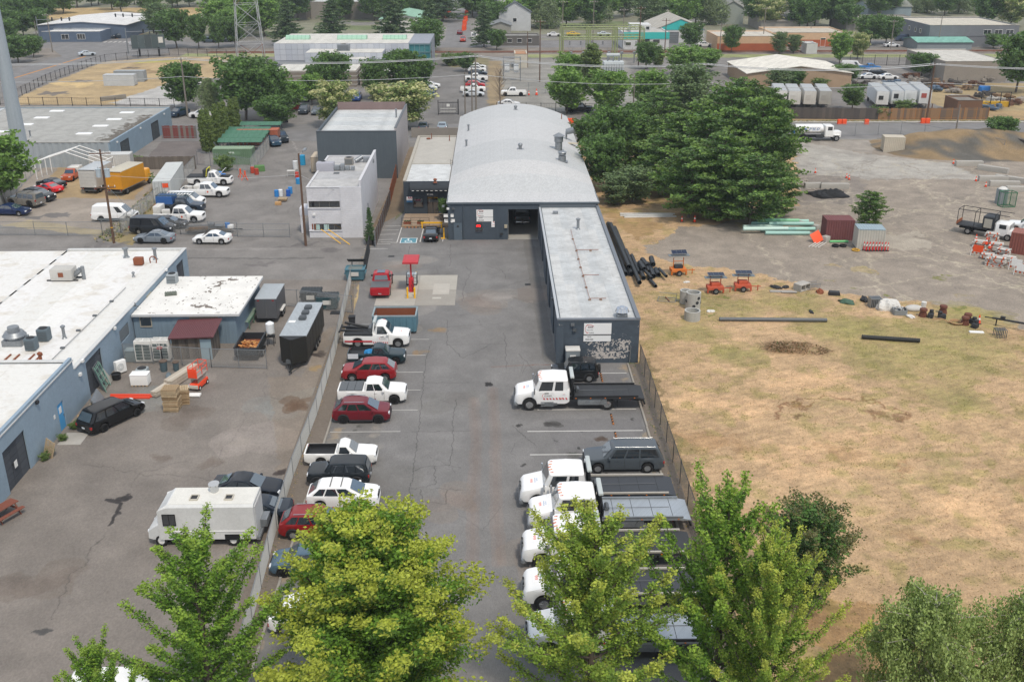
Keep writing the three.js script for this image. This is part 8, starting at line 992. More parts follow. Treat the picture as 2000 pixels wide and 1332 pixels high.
// junk along the field edge
{reseed(77);const lump=(name,l,cat,x,z,s,m,f=1)=>{const g=new THREE.IcosahedronGeometry(1,3),p=g.attributes.position,o=rr(0,90);for(let i=0;i<p.count;i++){const k=0.7+0.6*vn(p.getX(i)*2.6+o,p.getZ(i)*2.6+p.getY(i)*2.2);p.setXYZ(i,p.getX(i)*k*s[0],Math.max(-0.1,p.getY(i)*k*s[1]),p.getZ(i)*k*s[2]);}g.computeVertexNormals();return solo(name,l,cat,g,m,x,0.05,z,rr(0,3));};
lump('white_bags','heap of white bulk bags in the debris row','bag',38.86,-81.19,[1.1,1.0,0.8],K.white2);lump('black_bag','black bag left of the white bulk bags','bag',37.31,-83.58,[0.7,0.4,0.4],K.black);lump('green_tarp','green netting bundle in the debris row','tarp',35.35,-82.87,[0.8,0.35,0.4],worn(0x4c6a58));lump('black_sheeting','black plastic sheet at the left end of the debris row','sheeting',29.32,-87.62,[0.7,0.2,0.35],K.black);lump('black_sheeting','small black sheet lump beside the flat board','sheeting',30.39,-87.6,[0.4,0.2,0.3],K.black);lump('rope_coil_heap','brown tangle of rope in the debris row','rope',33.52,-85.96,[0.5,0.35,0.4],K.rust);lump('white_sack','white sack below the parts bin','sack',40.24,-78.9,[0.5,0.2,0.3],K.white2);lump('plastic_scrap','white plastic scrap on the grass near the rings','scrap',21.08,-80.66,[0.4,0.15,0.25],K.white2);lump('plastic_scrap','white plastic scrap by the black pipe heap','scrap',20.25,-89.43,[0.35,0.1,0.2],K.white2);lump('dark_scrap','dark scrap lump lying alone in the grass','scrap',30.99,-80.34,[0.5,0.12,0.2],K.black);
solo('flat_board','pale flat boards left of the hollow concrete box','board',mg([box(2.4,0.06,0.6),box(1.6,0.06,0.5,0.7,0.06,0.3)]),worn(0xa7a29a),29.63,0.03,-86.34,-0.05);{const t=thing('concrete_box','hollow concrete box culvert in the debris row','concrete box',31.88,0.02,-86.93,0.6);for(const y of[0,0.65])mesh('slab',rbox(1.5,0.1,1.0,0.02,0,y,0),K.concrete,t);for(const X of[-0.7,0,0.7])mesh('web',box(0.1,0.56,1.0,X,0.1,0),K.concrete,t);}
{const t=thing('wire_basket','grey wire basket of scrap beside the concrete box','basket',33.1,0.02,-87.07,0.2);mesh('basket',mg(Array.from({length:9},(_,k)=>[rod([-0.6+k*0.15,0,0.4],[-0.6+k*0.15,0.7,0.4],0.02,4),rod([-0.6+k*0.15,0,-0.4],[-0.6+k*0.15,0.7,-0.4],0.02,4)]).flat().concat([0.35,0.7].flatMap((y)=>[rod([-0.6,y,0.4],[0.6,y,0.4],0.02,4),rod([-0.6,y,-0.4],[0.6,y,-0.4],0.02,4)]))),K.galv,t);}solo('dark_box','dark hinged box lying in the debris row','box',loft([[0,0.6],[0.35,0.5]].map(([y,a])=>[[-a,y,0.35],[a,y,0.3],[a,y,-0.3],[-a,y,-0.35]])),K.dark,34.82,0.02,-85.31,-0.2);
{const t=thing('pipe_rack','grey grate crate beside the white bags','crate',37.73,0.02,-81.79);for(let k=0;k<7;k++)mesh('bar',box(0.07,1.0,0.9,-0.5+k*0.165,0,0),K.galv,t);mesh('rail',box(1.15,0.08,0.08,0,0.9,0.46),K.galv,t);const c=thing('grate_crate','grey slatted crate at the right end of the debris row','crate',46.6,0.02,-73.64,-0.1);for(let k=0;k<7;k++)for(const s of[1,-1])mesh('slat',box(0.06,0.75,0.05,-0.45+k*0.15,0,s*0.4),K.steel,c);for(let k=0;k<7;k++)mesh('slat',box(0.06,0.05,0.8,-0.45+k*0.15,0.72,0),K.steel,c);}
{const t=thing('parts_bin','bin full of pale pipe fittings in the debris row','bin',39.5,0.02,-79.76,-0.1);mesh('bin',mg([box(1.2,0.5,0.06,0,0,0.5),box(1.2,0.5,0.06,0,0,-0.5),box(0.06,0.5,1,0.6),box(0.06,0.5,1,-0.6)]),worn(0x8a8f90),t);for(let k=0;k<40;k++){const o=mesh('fitting',pipeGeo(rr(0.15,0.35),0.07,0.02,8),[K.white2,K.galv,K.dark][k % 3],t,rr(-0.5,0.5),rr(0.35,0.6),rr(-0.4,0.4),rr(0,3));o.rotation.z=rr(-1,1);}}solo('white_bucket','white bucket above the hose heap','bucket',mg([cyl(0.22,0.26,0.75,0,0,0,14)]),K.white2,42.36,0.02,-80.98);solo('grey_canoe','white plastic trough with black hose in the debris row','trough',new THREE.SphereGeometry(1,18,10).scale(0.9,0.35,0.55),worn(0xcac8c2),41.29,0.2,-80.72);
for(const[k,v]of[[41.54,-79.02],[42.18,-78.73],[43.83,-79.82],[43.16,-78.44],[45.29,-77.58],[45.55,-77.04],[44.7,-76.78],[45.33,-75.98]].entries())solo('scrap_casting',['rusty casting by the white bucket','black casting right of the rusty one','stack of rusty iron collars','black iron drum under the rusty collars','rusty flange in the right debris cluster','round rusty fitting in the right debris cluster','black box in the right debris cluster','black trough at the right end of the debris'][k],'scrap',mg(k % 2?[rbox(0.7,0.45,0.5,0.06),cyl(0.2,0.2,0.3,0.2,0.4,0)]:[cyl(0.4,0.35,0.35,0,0,0,14),cyl(0.3,0.3,0.3,0,0.35,0,14),cyl(0.38,0.34,0.18,0,0.62,0,14)]),k % 2?K.dark:worn(0x6e4030),v[0],0.02,v[1],k);solo('coiled_hose','coil of tan hose in the debris row','hose',mg([0.45,0.55,0.62].map((r,k)=>new THREE.TorusGeometry(r,0.05,6,30).rotateX(PI/2).translate(0,0.06+k*0.06,0)).concat([path([[-0.6,0.1,0],[-1.4,0.4,-0.2],[-2.1,0.3,-0.4]],0.06)])),worn(0xb8946c),43.98,0.02,-77.06);cone('worn cone in the right debris cluster',46.14,-77.02,1.2);solo('white_trough','white plastic tray below the black trough','tray',rbox(1.3,0.12,0.4,0.03),K.white,44.91,0.02,-74.69,-0.15);solo('yellow_ring','yellow ring lying beside the off-white container','ring',mg([new THREE.TorusGeometry(0.4,0.09,8,20).rotateX(PI/2).translate(0,0.1,0)]),worn(0xcfa03c),42,0.02,-100.28);solo('green_pipe','bright green pipe against the maroon container','pipe',pipeGeo(2.2,0.14),pm(0x6fc07e,0.5),41.06,0.16,-103.77+0.2);solo('tyre_stack','two flat black tyres by the maroon container','tyre',mg([wheelGeo(0.42,0.24).tyre.clone().rotateX(PI/2).translate(0,0.14,0),wheelGeo(0.42,0.24).tyre.clone().rotateX(PI/2).translate(-0.9,0.14,0)]),K.tyre,41.02,0.02,-101.91);
// brush pile: crossing sticks, dead leaves, green sprigs
const g=[],h=[];for(let k=0;k<1500;k++){const a=rr(0,6.3),r=Math.sqrt(rnd())*(0.55+0.75*vn(a*1.6+3,2)),x=Math.cos(a)*r*3+(r>0.7?0.8:0),z=Math.sin(a)*r*1.5,y=Math.max(0.05,0.6*(1-r*r))*rr(0.4,1.1),b=rr(0,6.3),l=rr(0.1,0.45),e=rr(-0.25,0.3);(k % 7?g:h).push(k % 3?quads([[[x,y,z],[x+l*0.4,y+e*0.4,z+0.05],[x+l*0.35,y+0.08,z+l*0.4],[x,y+0.04,z+l*0.3]]]):rod([x,y,z],[x+Math.cos(b)*l*2,Math.max(0.02,y+e),z+Math.sin(b)*l*2],0.012,4));}const bp=thing('brush_pile','heap of cut branches and dead leaves in the field','brush pile',25.99,0.02,-71.1,-0.1);mesh('dead_branches',mg(g),worn(0xd0b08c,0.9,T_fine),bp).userData.kind='stuff';mesh('green_sprigs',mg(h),worn(0x5c7a34,0.9,T_fine),bp).userData.kind='stuff';}
{const t=thing('boom_trailer','black boom trailer frame at the right edge','trailer',48.91,0.02,-75.26,2.45);mesh('boom',mg([rod([-2.5,0.9,0],[2.2,0.7,0],0.1,6),rod([2.2,0.7,0],[2.9,0.6,0.1],0.06),box(0.4,0.3,0.3,1.3,0.75,0)]),K.dark,t);mesh('jack',cyl(0.06,0.06,0.8,1.8,0,0),K.black,t);for(const s of[1,-1])wheel(t,-2,s*0.7,0.4,0.25,K.white);mesh('frame',rbox(2,0.3,1.2,0.04,-2.2,0.5,0),K.black,t);}
// barrels, drums and crates by the two-storey building and carports
{const drum=(l,c,x,z,r=0.3,h=0.88)=>{const t=thing('drum',l,'drum',x,0.02,z);mesh('barrel',mg([cyl(r,r,h,0,0,0,16),new THREE.TorusGeometry(r,0.02,5,16).rotateX(PI/2).translate(0,h*0.33,0),new THREE.TorusGeometry(r,0.02,5,16).rotateX(PI/2).translate(0,h*0.66,0)]),pm(c,0.5),t);mesh('lid',cyl(r*0.95,r*0.92,0.03,0,h,0,16),pm(c,0.6),t);};drum('left blue drum by the pallets in the yard',0x2a7fc4,-30.5,-126.82);drum('white drum between blue drums in the yard',0xdfe2e2,-29.98,-127.09);drum('deep blue drum right of the white one',0x1c5bb0,-28.91,-127.07);drum('blue drum with a red lid behind the deep blue one',0x2f86c8,-28.89,-128.51);drum('tall blue tank by the yard corner',0x1f95c4,-30.25,-146.68,0.45,1.5);drum('red drum beside the green container',0xb8442e,-36.93,-141.2);drum('second red drum beside the green container',0xa83c28,-36.1,-140.18,0.33);drum('white drum by the pole in the yard',0xd4d8da,-30.87,-143.85,0.4,1.2);drum('blue drum under the pale building corner',0x2a8cc4,-28.73,-134.22,0.4,0.8);drum('small red tank by the pole',0xc03a2a,-29.63,-138.07,0.28,0.8);drum('blue barrel left of the red cones',0x1c74c4,-40.18,-136.65,0.35,0.9);drum('second blue barrel by the raised hood',0x2a80cc,-40.87,-137.31,0.3,1.1);solo('green_crate','low green crate with tan lid by the carport fence','crate',mg([rbox(1.5,0.7,1.1,0.04),rbox(1.5,0.1,1.1,0.04,0,0.72,0)]),worn(0x5f8a50),-36.13,0.02,-142.56,0.3);palletObj('top pallet of the small stack by the blue drums',-29.17,-124.28,0,undefined).position.set(-29.17,0.32,-124.28);palletObj('bottom pallet of the small stack by the blue drums',-29.17,-124.28,0,undefined).position.set(-29.17,0.16,-124.28);solo('tan_box','tan carton on a pallet by the blue drums','box',rbox(0.8,0.4,0.6,0.03),worn(0xc49a68),-29.44,0.02,-122.38);solo('white_shelf','white worktable by the yard pole','table',mg([box(1.2,0.05,0.7,0,0.8,0),...[[0.55,0.3],[-0.55,0.3],[0.55,-0.3],[-0.55,-0.3]].map(([a,b])=>rod([a,0,b],[a,0.8,b],0.03))]),K.white2,-30.65,0.02,-139.08);container('rusty white container behind the pale two-storey building',-17.56,-143.6,0,3.2,0xd2cbbf,{h:2.6});container('white and rust container at the yard corner',-27.99+1.2,-143.1,AWAY,4,0xcfc2ae,{h:2.4});
{const t=thing('tent_frame','white steel tent frame against the ribbed warehouse wall','tent frame',-63.08,0,-137.07,-0.1);const R2=(a,b)=>rod(a,b,0.07,6);for(let k=0;k<4;k++){const z=-k*1.5;mesh('frame_bay',mg([R2([-5,0,z],[-5,2.6,z]),R2([-5,2.6,z],[0,4.2,z]),R2([0,4.2,z],[5,2.6,z]),R2([5,2.6,z],[5,0,z])]),K.white,t);}mesh('purlin',mg([R2([-5,2.6,0],[-5,2.6,-4.5]),R2([0,4.2,0],[0,4.2,-4.5]),R2([5,2.6,0],[5,2.6,-4.5])]),K.white,t);}
{const t=thing('parts_trailer','low trailer loaded with ladders, grates and blue tanks','trailer',-35.25,0.02,-109.07,0.02);mesh('deck',rbox(5.6,0.15,1.6,0.03,0,0.5,0),K.oldwood,t);mesh('ladder_stack',mg(Array.from({length:14},(_,k)=>box(0.05,0.35,0.9,-2.4+k*0.17,0.65,0))),K.galv,t);mesh('timber',rbox(2.4,0.25,1.2,0.03,-1.2,0.62,0),K.wood,t);mesh('grate',box(1.0,0.08,1.2,1.2,0.9,0),K.steel,t);mesh('tank',mg([cyl(0.3,0.3,0.6,2.2,0.65,0)]),K.bluep,t);mesh('white_tank',rbox(0.7,0.4,0.6,0.08,2.6,0.65,0.1),K.white,t);mesh('engine',rbox(0.7,0.6,0.7,0.05,0.3,0.65,0),K.steel,t);for(const s of[1,-1])wheel(t,0,s*0.9,0.32,0.2,K.rim);mesh('tongue',rod([2.8,0.5,0],[4,0.45,0],0.06),K.black,t);}
for(const[k,v]of[[-37.97,-137.9],[-37,-136.59]].entries()){const t=thing('orange_jack',k?'right orange cable stand by the blue barrels':'left orange cable stand by the blue barrels','cable stand',v[0],0.02,v[1],k);mesh('stand',mg([rod([-0.5,0,-0.3],[0,0.9,0],0.05),rod([0.5,0,-0.3],[0,0.9,0],0.05),rod([0,0,0.5],[0,0.9,0],0.05),cyl(0.12,0.12,0.6,0,0.8,0)]),K.orange,t);}}
// potted shrubs by the office
{const t=thing('stone_planter','round concrete planter beside the shop corner','planter',-6.73,0.24,-113.6);mesh('pot',toCreasedNormals(new THREE.LatheGeometry([[0.3,0],[0.55,0.5],[0.6,0.62],[0.5,0.62],[0.45,0.5]].map((a)=>new THREE.Vector2(...a)),22),0.5),worn(0x77706a),t);mesh('soil',cyl(0.46,0.46,0.04,0,0.5,0,18),worn(0x4a3c30),t);}

// ---------- buildings farther off ----------
function farBlock(label,x0,x1,z0,z1,h,wc,rc,{ry=0,gable=0,wins=[],name='building',cat='building',par=0.25,band=null,tex=T_wear}={}){
const b=thing(name,label,cat,(x0+x1)/2,0,(z0+z1)/2,ry),w=x1-x0,d=z1-z0,m=worn(wc,0.85,tex,{},'fb'),r=worn(rc,0.8,T_membrane,{},'fr');
const t=0.3,W={front:bb(-w/2,w/2,0,h+par,d/2-t,d/2),back:bb(-w/2,w/2,0,h+par,-d/2,-d/2+t),left:bb(-w/2,-w/2+t,0,h+par,-d/2+t,d/2-t),right:bb(w/2-t,w/2,0,h+par,-d/2+t,d/2-t)};
if(gable){// ridge along z (gable > 0) or along x (gable < 0)
const g=Math.abs(gable),e=0.35;for(const k in W)mesh('wall',{front:bb(-w/2,w/2,0,h,d/2-t,d/2),back:bb(-w/2,w/2,0,h,-d/2,-d/2+t),left:bb(-w/2,-w/2+t,0,h,-d/2+t,d/2-t),right:bb(w/2-t,w/2,0,h,-d/2+t,d/2-t)}[k],m,b);
if(gable>0){for(const s of[1,-1])mesh('roof_slope',loft([-d/2-e,d/2+e].map((Z)=>[[0,h+g,Z],[s*(w/2+e),h-0.05,Z],[s*(w/2+e),h+0.1,Z],[0,h+g+0.16,Z]])),r,b);for(const s of[1,-1])mesh('gable_wall',loft([s*(d/2-t),s*d/2].map((Z)=>[[-w/2,h,Z],[w/2,h,Z],[0,h+g,Z]])),m,b);}else{for(const s of[1,-1])mesh('roof_slope',loft([-w/2-e,w/2+e].map((X)=>[[X,h+g,0],[X,h-0.05,s*(d/2+e)],[X,h+0.1,s*(d/2+e)],[X,h+g+0.16,0]])),r,b);for(const s of[1,-1])mesh('gable_wall',loft([s*(w/2-t),s*w/2].map((X)=>[[X,h,-d/2],[X,h,d/2],[X,h+g,0]])),m,b);}
}else{for(const k in W)mesh('wall',W[k],m,b);const rf=mesh('roof',bb(-w/2+t,w/2-t,h-0.2,h,-d/2+t,d/2-t),r,b);mesh('coping',mg([bb(-w/2-0.05,w/2+0.05,h+par,h+par+0.1,d/2-t,d/2+0.06),bb(-w/2-0.05,w/2+0.05,h+par,h+par+0.1,-d/2-0.06,-d/2+t)]),r,rf);if(band)mesh('wall_band',bb(-w/2-0.03,w/2+0.03,band[0],band[1],d/2,d/2+0.05),worn(band[2],0.85),b);}
for(const[side,x,y,ww,hh,n=1,kind]of wins){const zz=side==='f'?d/2+0.02:x,xx=side==='f'?x:(side==='l'?-1:1)*(w/2+0.02),rot=side==='f'?0:side==='l'?-PI/2:PI/2;if(kind==='door')rollDoor(b,ww,hh,xx,y,zz,rot,worn(0x4b5358),5,1);else windowAt(b,ww,hh,xx,y,zz,rot,K.white,n);}
return b;
}
// grey-blue warehouse with skylights and ribbed front
{const b=farBlock('wide grey-blue warehouse with white skylights and ribbed metal front',-112,-59.6,-177.94,-145.53,3.7,0x93a8b8,0xa9a9a6,{wins:[['r',9.7,0.02,3.6,2.8,1,'door'],['r',-6.2,0.02,3.6,2.8,1,'door']],par:0.15});const p=[];for(let i=0;i<46;i++)for(const[o,e]of[[0,0],[0.3,0],[0.4,0.09],[0.7,0.09]])p.push([-20+(i+o)*1.0,e]);mesh('ribbed_cladding',loft([0,3.85].map((y)=>[...p.map(([X,e])=>[X,y,16.24+e]),[26,y,16.22],[-20,y,16.22]]),{crease:0.2}),worn(0xa8b0b5,0.7,T_streak,{},'rc'),b);for(const[x,z]of pairs(-78.93,-174.59,-78.98,-167.9,-79.2,-161.64,-79.88,-155.36,-65.77,-172.76,-65.81,-166.17,-66.02,-160.01,-66.32,-153.38))mesh('skylight',rbox(2.4,0.12,1.2,0.04),pm(0xeff1f1,0.4),b,x+85.8,3.7,z+161.73);ventPipe(b,-73.94+85.8,3.7,-151+161.73,0.12,0.9);mesh('roof_ridge',box(0.6,0.12,31,-85.82+82,3.7,0),worn(0xcfd4d6),b);{reseed(3);const g=[];for(let k=0;k<260;k++){const z=rr(-9,14),q=new THREE.IcosahedronGeometry(rr(0.1,0.45),0).scale(1.4,0.08,1);g.push(q.translate(25.6-Math.abs(rr(-1,1)*rr(0,1))*3,3.71,z));}mesh('leaf_litter',mg(g),worn(0x6b655c,0.95),b).userData.kind='stuff';}for(const z of[13,1.4,-12])wallLamp(b,26.2,3.2,z,PI/2,K.white);}
// panel-clad office with barrel skylights and glass corner
{const b=thing('panel_office','pale panel-clad office with green barrel skylights and glass corner','building'),pmat=[0xb9bec6,0xb4b9c2,0xbec2c9].map((c)=>pm(c,0.6)),rm=worn(0xd2d0ca,0.85,T_membrane,{},'po'),grid=(x0,x1,y0,y1,z,s=1.45)=>{const nx=Math.max(1,Math.round((x1-x0)/s)),ny=Math.max(1,Math.round((y1-y0)/s)),w=(x1-x0)/nx,h=(y1-y0)/ny;for(let i=0;i<nx;i++)for(let j=0;j<ny;j++)mesh('panel',box(w-0.06,h-0.06,0.06,x0+(i+0.5)*w,y0+j*h,z+0.03),pmat[(i*5+j*3)% 3],b);};const dk=pm(0x8b9099,0.7),core=(x0,x1,z0,z1,h,m=dk)=>{mesh('wall',bb(x0,x1,0,h,z0,z1),m,b);mesh('roof',bb(x0+0.2,x1-0.2,h,h+0.06,z0+0.2,z1-0.2),rm,b);};
core(-55,-21.2,-275.9,-252.4,6.9);grid(-55,-21.2,2.8,6.9,-252.4);core(-46,-27,-252.4,-244.2,5.6);grid(-46,-27,3.2,5.6,-244.2);core(-40,-30,-244.2,-239.3,4.6,dk);grid(-40,-30,2.6,4.6,-239.3);
for(const[x,z,w,d,h]of[[-41,-233.1,19,11.7,3.6],[-24.5,-236.6,13,15,3.2],[-55,-237.3,9,12.4,2.6]]){mesh('banded_wall',box(w,h,d,x,0,z),worn(0x8d8378,0.9),b);for(let k=0;k<4;k++)mesh('band',box(w+0.08,0.16,d+0.08,x,0.5+k*h*0.26,z),worn(0xc4c0b8),b);mesh('roof',box(w-0.3,0.05,d-0.3,x,h,z),rm,b);}
for(const[x,w]of[[-50.5,6],[-36.5,7.5],[-25.5,6]]){const k=mesh('barrel_skylight',new THREE.CylinderGeometry(1.3,1.3,w,16,1,false,0,PI).rotateZ(PI/2).rotateX(0).translate(x,6.7,-262.1),pm(0x9fc4ac,0.3,0.1),b);for(let q=0;q<7;q++)mesh('rib',new THREE.TorusGeometry(1.32,0.04,4,14,PI).rotateY(PI/2).translate(x-w/2+q*w/6,6.7,-262.1),pm(0x7ca88e,0.5),k);}
for(let i=0;i<4;i++)for(let j=0;j<3;j++){mesh('glass_pane',bb(-21.1+i*1.3,-19.9+i*1.3,1+j*1.9,2.8+j*1.9,-252.7,-252.6),pm(0x3f7f86,0.08,0.2),b);mesh('glass_pane',bb(-15.95,-15.85,1+j*1.9,2.8+j*1.9,-258.8+i*1.3,-257.1+i*1.3),pm(0x4a8b90,0.08,0.2),b);}mesh('corner_core',bb(-21.2,-16,0,6.9,-275.9,-253.0),dk,b);mesh('mullions',mg([0,1,2,3,4].map((i)=>bb(-21.2+i*1.3,-21.1+i*1.3,0,6.9,-252.8,-252.4)).concat([0,1,2,3].map((j)=>bb(-21.2,-15.9,0.9+j*1.9,1.02+j*1.9,-252.8,-252.4)))),pm(0x6f8f94,0.5),b);acUnit(b,-37,5.66,-248.3,3,1.6,1.8,K.galv);acUnit(b,-22.5,3.25,-231.7,1.8,1.4,1.2);for(let k=0;k<4;k++)acUnit(b,-57.5+k*1.9,2.65,-237.3,1.4,1.5,3,K.galv);}
// teal-fronted shop
{const sgn=(w,h,f)=>print(w,h,f,48),b=farBlock('white shop with teal sign band reading lifetime guarantee',38.45,52,-315.88,-299.05,4.4,0xd4d6d6,0xb9b7b2,{wins:[['f',-5.3,1.1,1.6,0.9],['f',3,1.6,2,1.2]]}),w=52-38.45;rollDoor(b,3.4,3.1,-0.8,0.02,8.46,0,K.dark,5);mesh('sign_band',box(w,1.9,0.12,0,2.95,8.5),sgn(w,1.9,(x,W,H)=>{x.fillStyle='#35b5b0';x.fillRect(0,0,W,H);x.fillStyle='#1d2226';x.beginPath();x.ellipse(W*0.14,H*0.5,W*0.1,H*0.38,0,0,7);x.fill();text(x,'AC+',H*0.5,W*0.14,H*0.52,'#f0f0ee');text(x,'LIFETIME',H*0.36,W*0.77,H*0.36,'#eef6f5');text(x,'GUARANTEE',H*0.3,W*0.77,H*0.74,'#d4ecea');}),b);mesh('upper_room',box(6,2.2,7,-1.2,4.4,1),worn(0xd9dad9),b);windowAt(b,1,0.9,0.8,5.2,4.55);const g=farBlock('white gabled shop with teal gable and round emblem',51.24-1,63.42+2,-339.33,-314.5,4.2,0xd4d5d4,0xb3afa6,{gable:3});mesh('gable_sign',loft([12.44,12.54].map((Z)=>[[-7.4,4,Z],[7.4,4,Z],[0,7.1,Z]])),pm(0x35b5b0,0.6),g);mesh('emblem',box(3.2,1.3,0.06,0.5,4.9,12.6),sgn(3.2,1.3,(x,W,H)=>{x.fillStyle='#35b5b0';x.fillRect(0,0,W,H);x.fillStyle='#1d2226';x.beginPath();x.ellipse(W/2,H/2,W*0.48,H*0.46,0,0,7);x.fill();text(x,'AC+',H*0.6,W/2,H*0.52,'#f0f0ee');}),g);rollDoor(g,3,3.2,-2,0.02,12.46,0,worn(0x777d80));}
farBlock('long cream and orange shop beyond the railway',65.5,84,-311.74,-295.19,3.8,0xd9b692,0xc9c3b8,{band:[0,2,0xb5603a]});farBlock('cream and orange shop wing with blue awnings',84.2,106.9,-322.78,-304.85,3.8,0xd9b692,0xc0b8aa,{band:[0,2,0xb5603a],wins:[['f',-6,0.8,2,1.6],['f',4,0.1,1.4,2.4]]});farBlock('white-roofed tan metal building by the scrap yard',58,82,-245.53,-224.84,3.1,0xb59b80,0xe4e0d6,{gable:1.6,tex:T_streak});farBlock('grey metal building with pale roof at the right',106.5,121.5,-256.57,-232.43,4.6,0x9d958b,0xc9c6bf,{wins:[['l',5,3.2,0.5,0.7],['l',3.6,3.2,0.5,0.7]],par:0.1});farBlock('two-storey grey block with flat roof and white windows',131,158,-331.06,-303.47,6,0x7e8186,0xc8c2b4,{wins:[['f',4,3.6,2.2,1.3,2],['f',7.4,3.6,2.2,1.3,2],['f',10.8,3.6,2.2,1.3,2],['l',7,3.4,1.3,1.2],['l',3,3.4,1.3,1.2],['l',-2,3.4,1.3,1.2]],band:[2.9,3.1,0x5f6267]});farBlock('teal-roofed low pavilion by the railway',124.63,140.76,-306.23,-295.19,2.2,0x8d969a,0x7db3a6,{gable:-0.9});
farBlock('far blue-grey shop with white roof at the crossing',-146,-118,-366.92,-331.06,4.2,0x5d6c80,0xdedede,{gable:1});farBlock('low white-roofed storefront of the far blue-grey shop',-141,-123,-331.06,-321.4,2.9,0x5f6f84,0xdddddc,{wins:[['f',-2,0.9,2.2,1.4,2],['f',3,0.9,2.4,1.5,3]]});farBlock('long grey warehouse at the top left',-106,-72,-455.2,-400.03,6,0x9b948c,0xc3c7c9,{gable:-1.5});farBlock('grey warehouse behind the cedars',-70,-40,-438.65,-400.03,6,0x9b948c,0xc9cccd,{});farBlock('white store with green hipped front behind the cedars',-38,-22,-372.44,-344.85,4.5,0xd4d2cc,0x8fb8a2,{gable:1.5});
farBlock('white house with dark roof right of the avenue, near one',2,13,-369.68,-353.13,6,0xc9cbcc,0x5d646c,{gable:3.5,wins:[['f',0,3,1.2,1.2]]});farBlock('white house with dark roof right of the avenue, far one',1,13,-413.82,-391.75,7,0xd0d1d0,0x575e66,{gable:3.5});farBlock('low grey shed beside the near white house',-1,6,-350.37,-339.33,3,0x9a9890,0x84888c,{gable:1.2});farBlock('low dark storefront left of the substation',2,14,-317.26,-308.99,2.6,0x6e6a66,0x8b8a86,{wins:[['f',-3,0.9,1.4,1.1],['f',0,0.9,1.4,1.1],['f',3,0.9,1.4,1.1]]});
farBlock('grey-green gabled house behind the cream shop',83.34,91.45,-400.03,-375.2,5.5,0xa8b0a8,0x8d8d88,{gable:2.5});farBlock('tall white house with angular roof at the top',88.99,106.24,-448.31,-420.72,8,0xcccdcb,0x9a9a98,{gable:3});farBlock('blue-grey gabled house at the top right',148.23,165.4,-422.1,-406.92,3.6,0x94a3aa,0x8a8e86,{gable:-2,wins:[['f',-4,1,1.6,1.2]]});farBlock('low grey-roofed house behind the yellow-flowered tree',107.43,120.68,-400.03,-379.33,3,0xa4a09a,0x8b8985,{gable:-1.6});farBlock('brick house at the top edge',143.01,152.42,-485.55,-466.24,5,0x7d4f43,0x6b625e,{gable:-2});farBlock('dark-roofed house at the top edge',123.62,135.36,-462.1,-444.17,4,0x8a9298,0x5a616b,{gable:-3});farBlock('flat grey-roofed apartment row behind the cream shop',122.27,149.36,-372.44,-353.13,3.2,0x8b8781,0x9a958d,{});farBlock('grey apartment row right of the white house',92.65,105.53,-372.44,-353.13,3,0x9a958e,0x8d8a86,{gable:-1.5});
{const s=farBlock('tin-roofed lean-to beside the white trailers',91.62,96.59,-195.87,-189.67,2.4,0x7a5c48,0x85827c,{});farBlock('small white control building in the substation',5.46,8.78,-267.6,-259.05,3.2,0xcfc8b8,0xb88a68,{});farBlock('white utility cabinet beyond the railway',89.48,92.57,-292.43,-286.92,2.6,0xd2d3d2,0xc9cac9,{});farBlock('brown shed at the left edge under the tree',-73.95,-71.41,-133.8,-128.28,2.4,0x9c7f62,0x8d8880,{});}
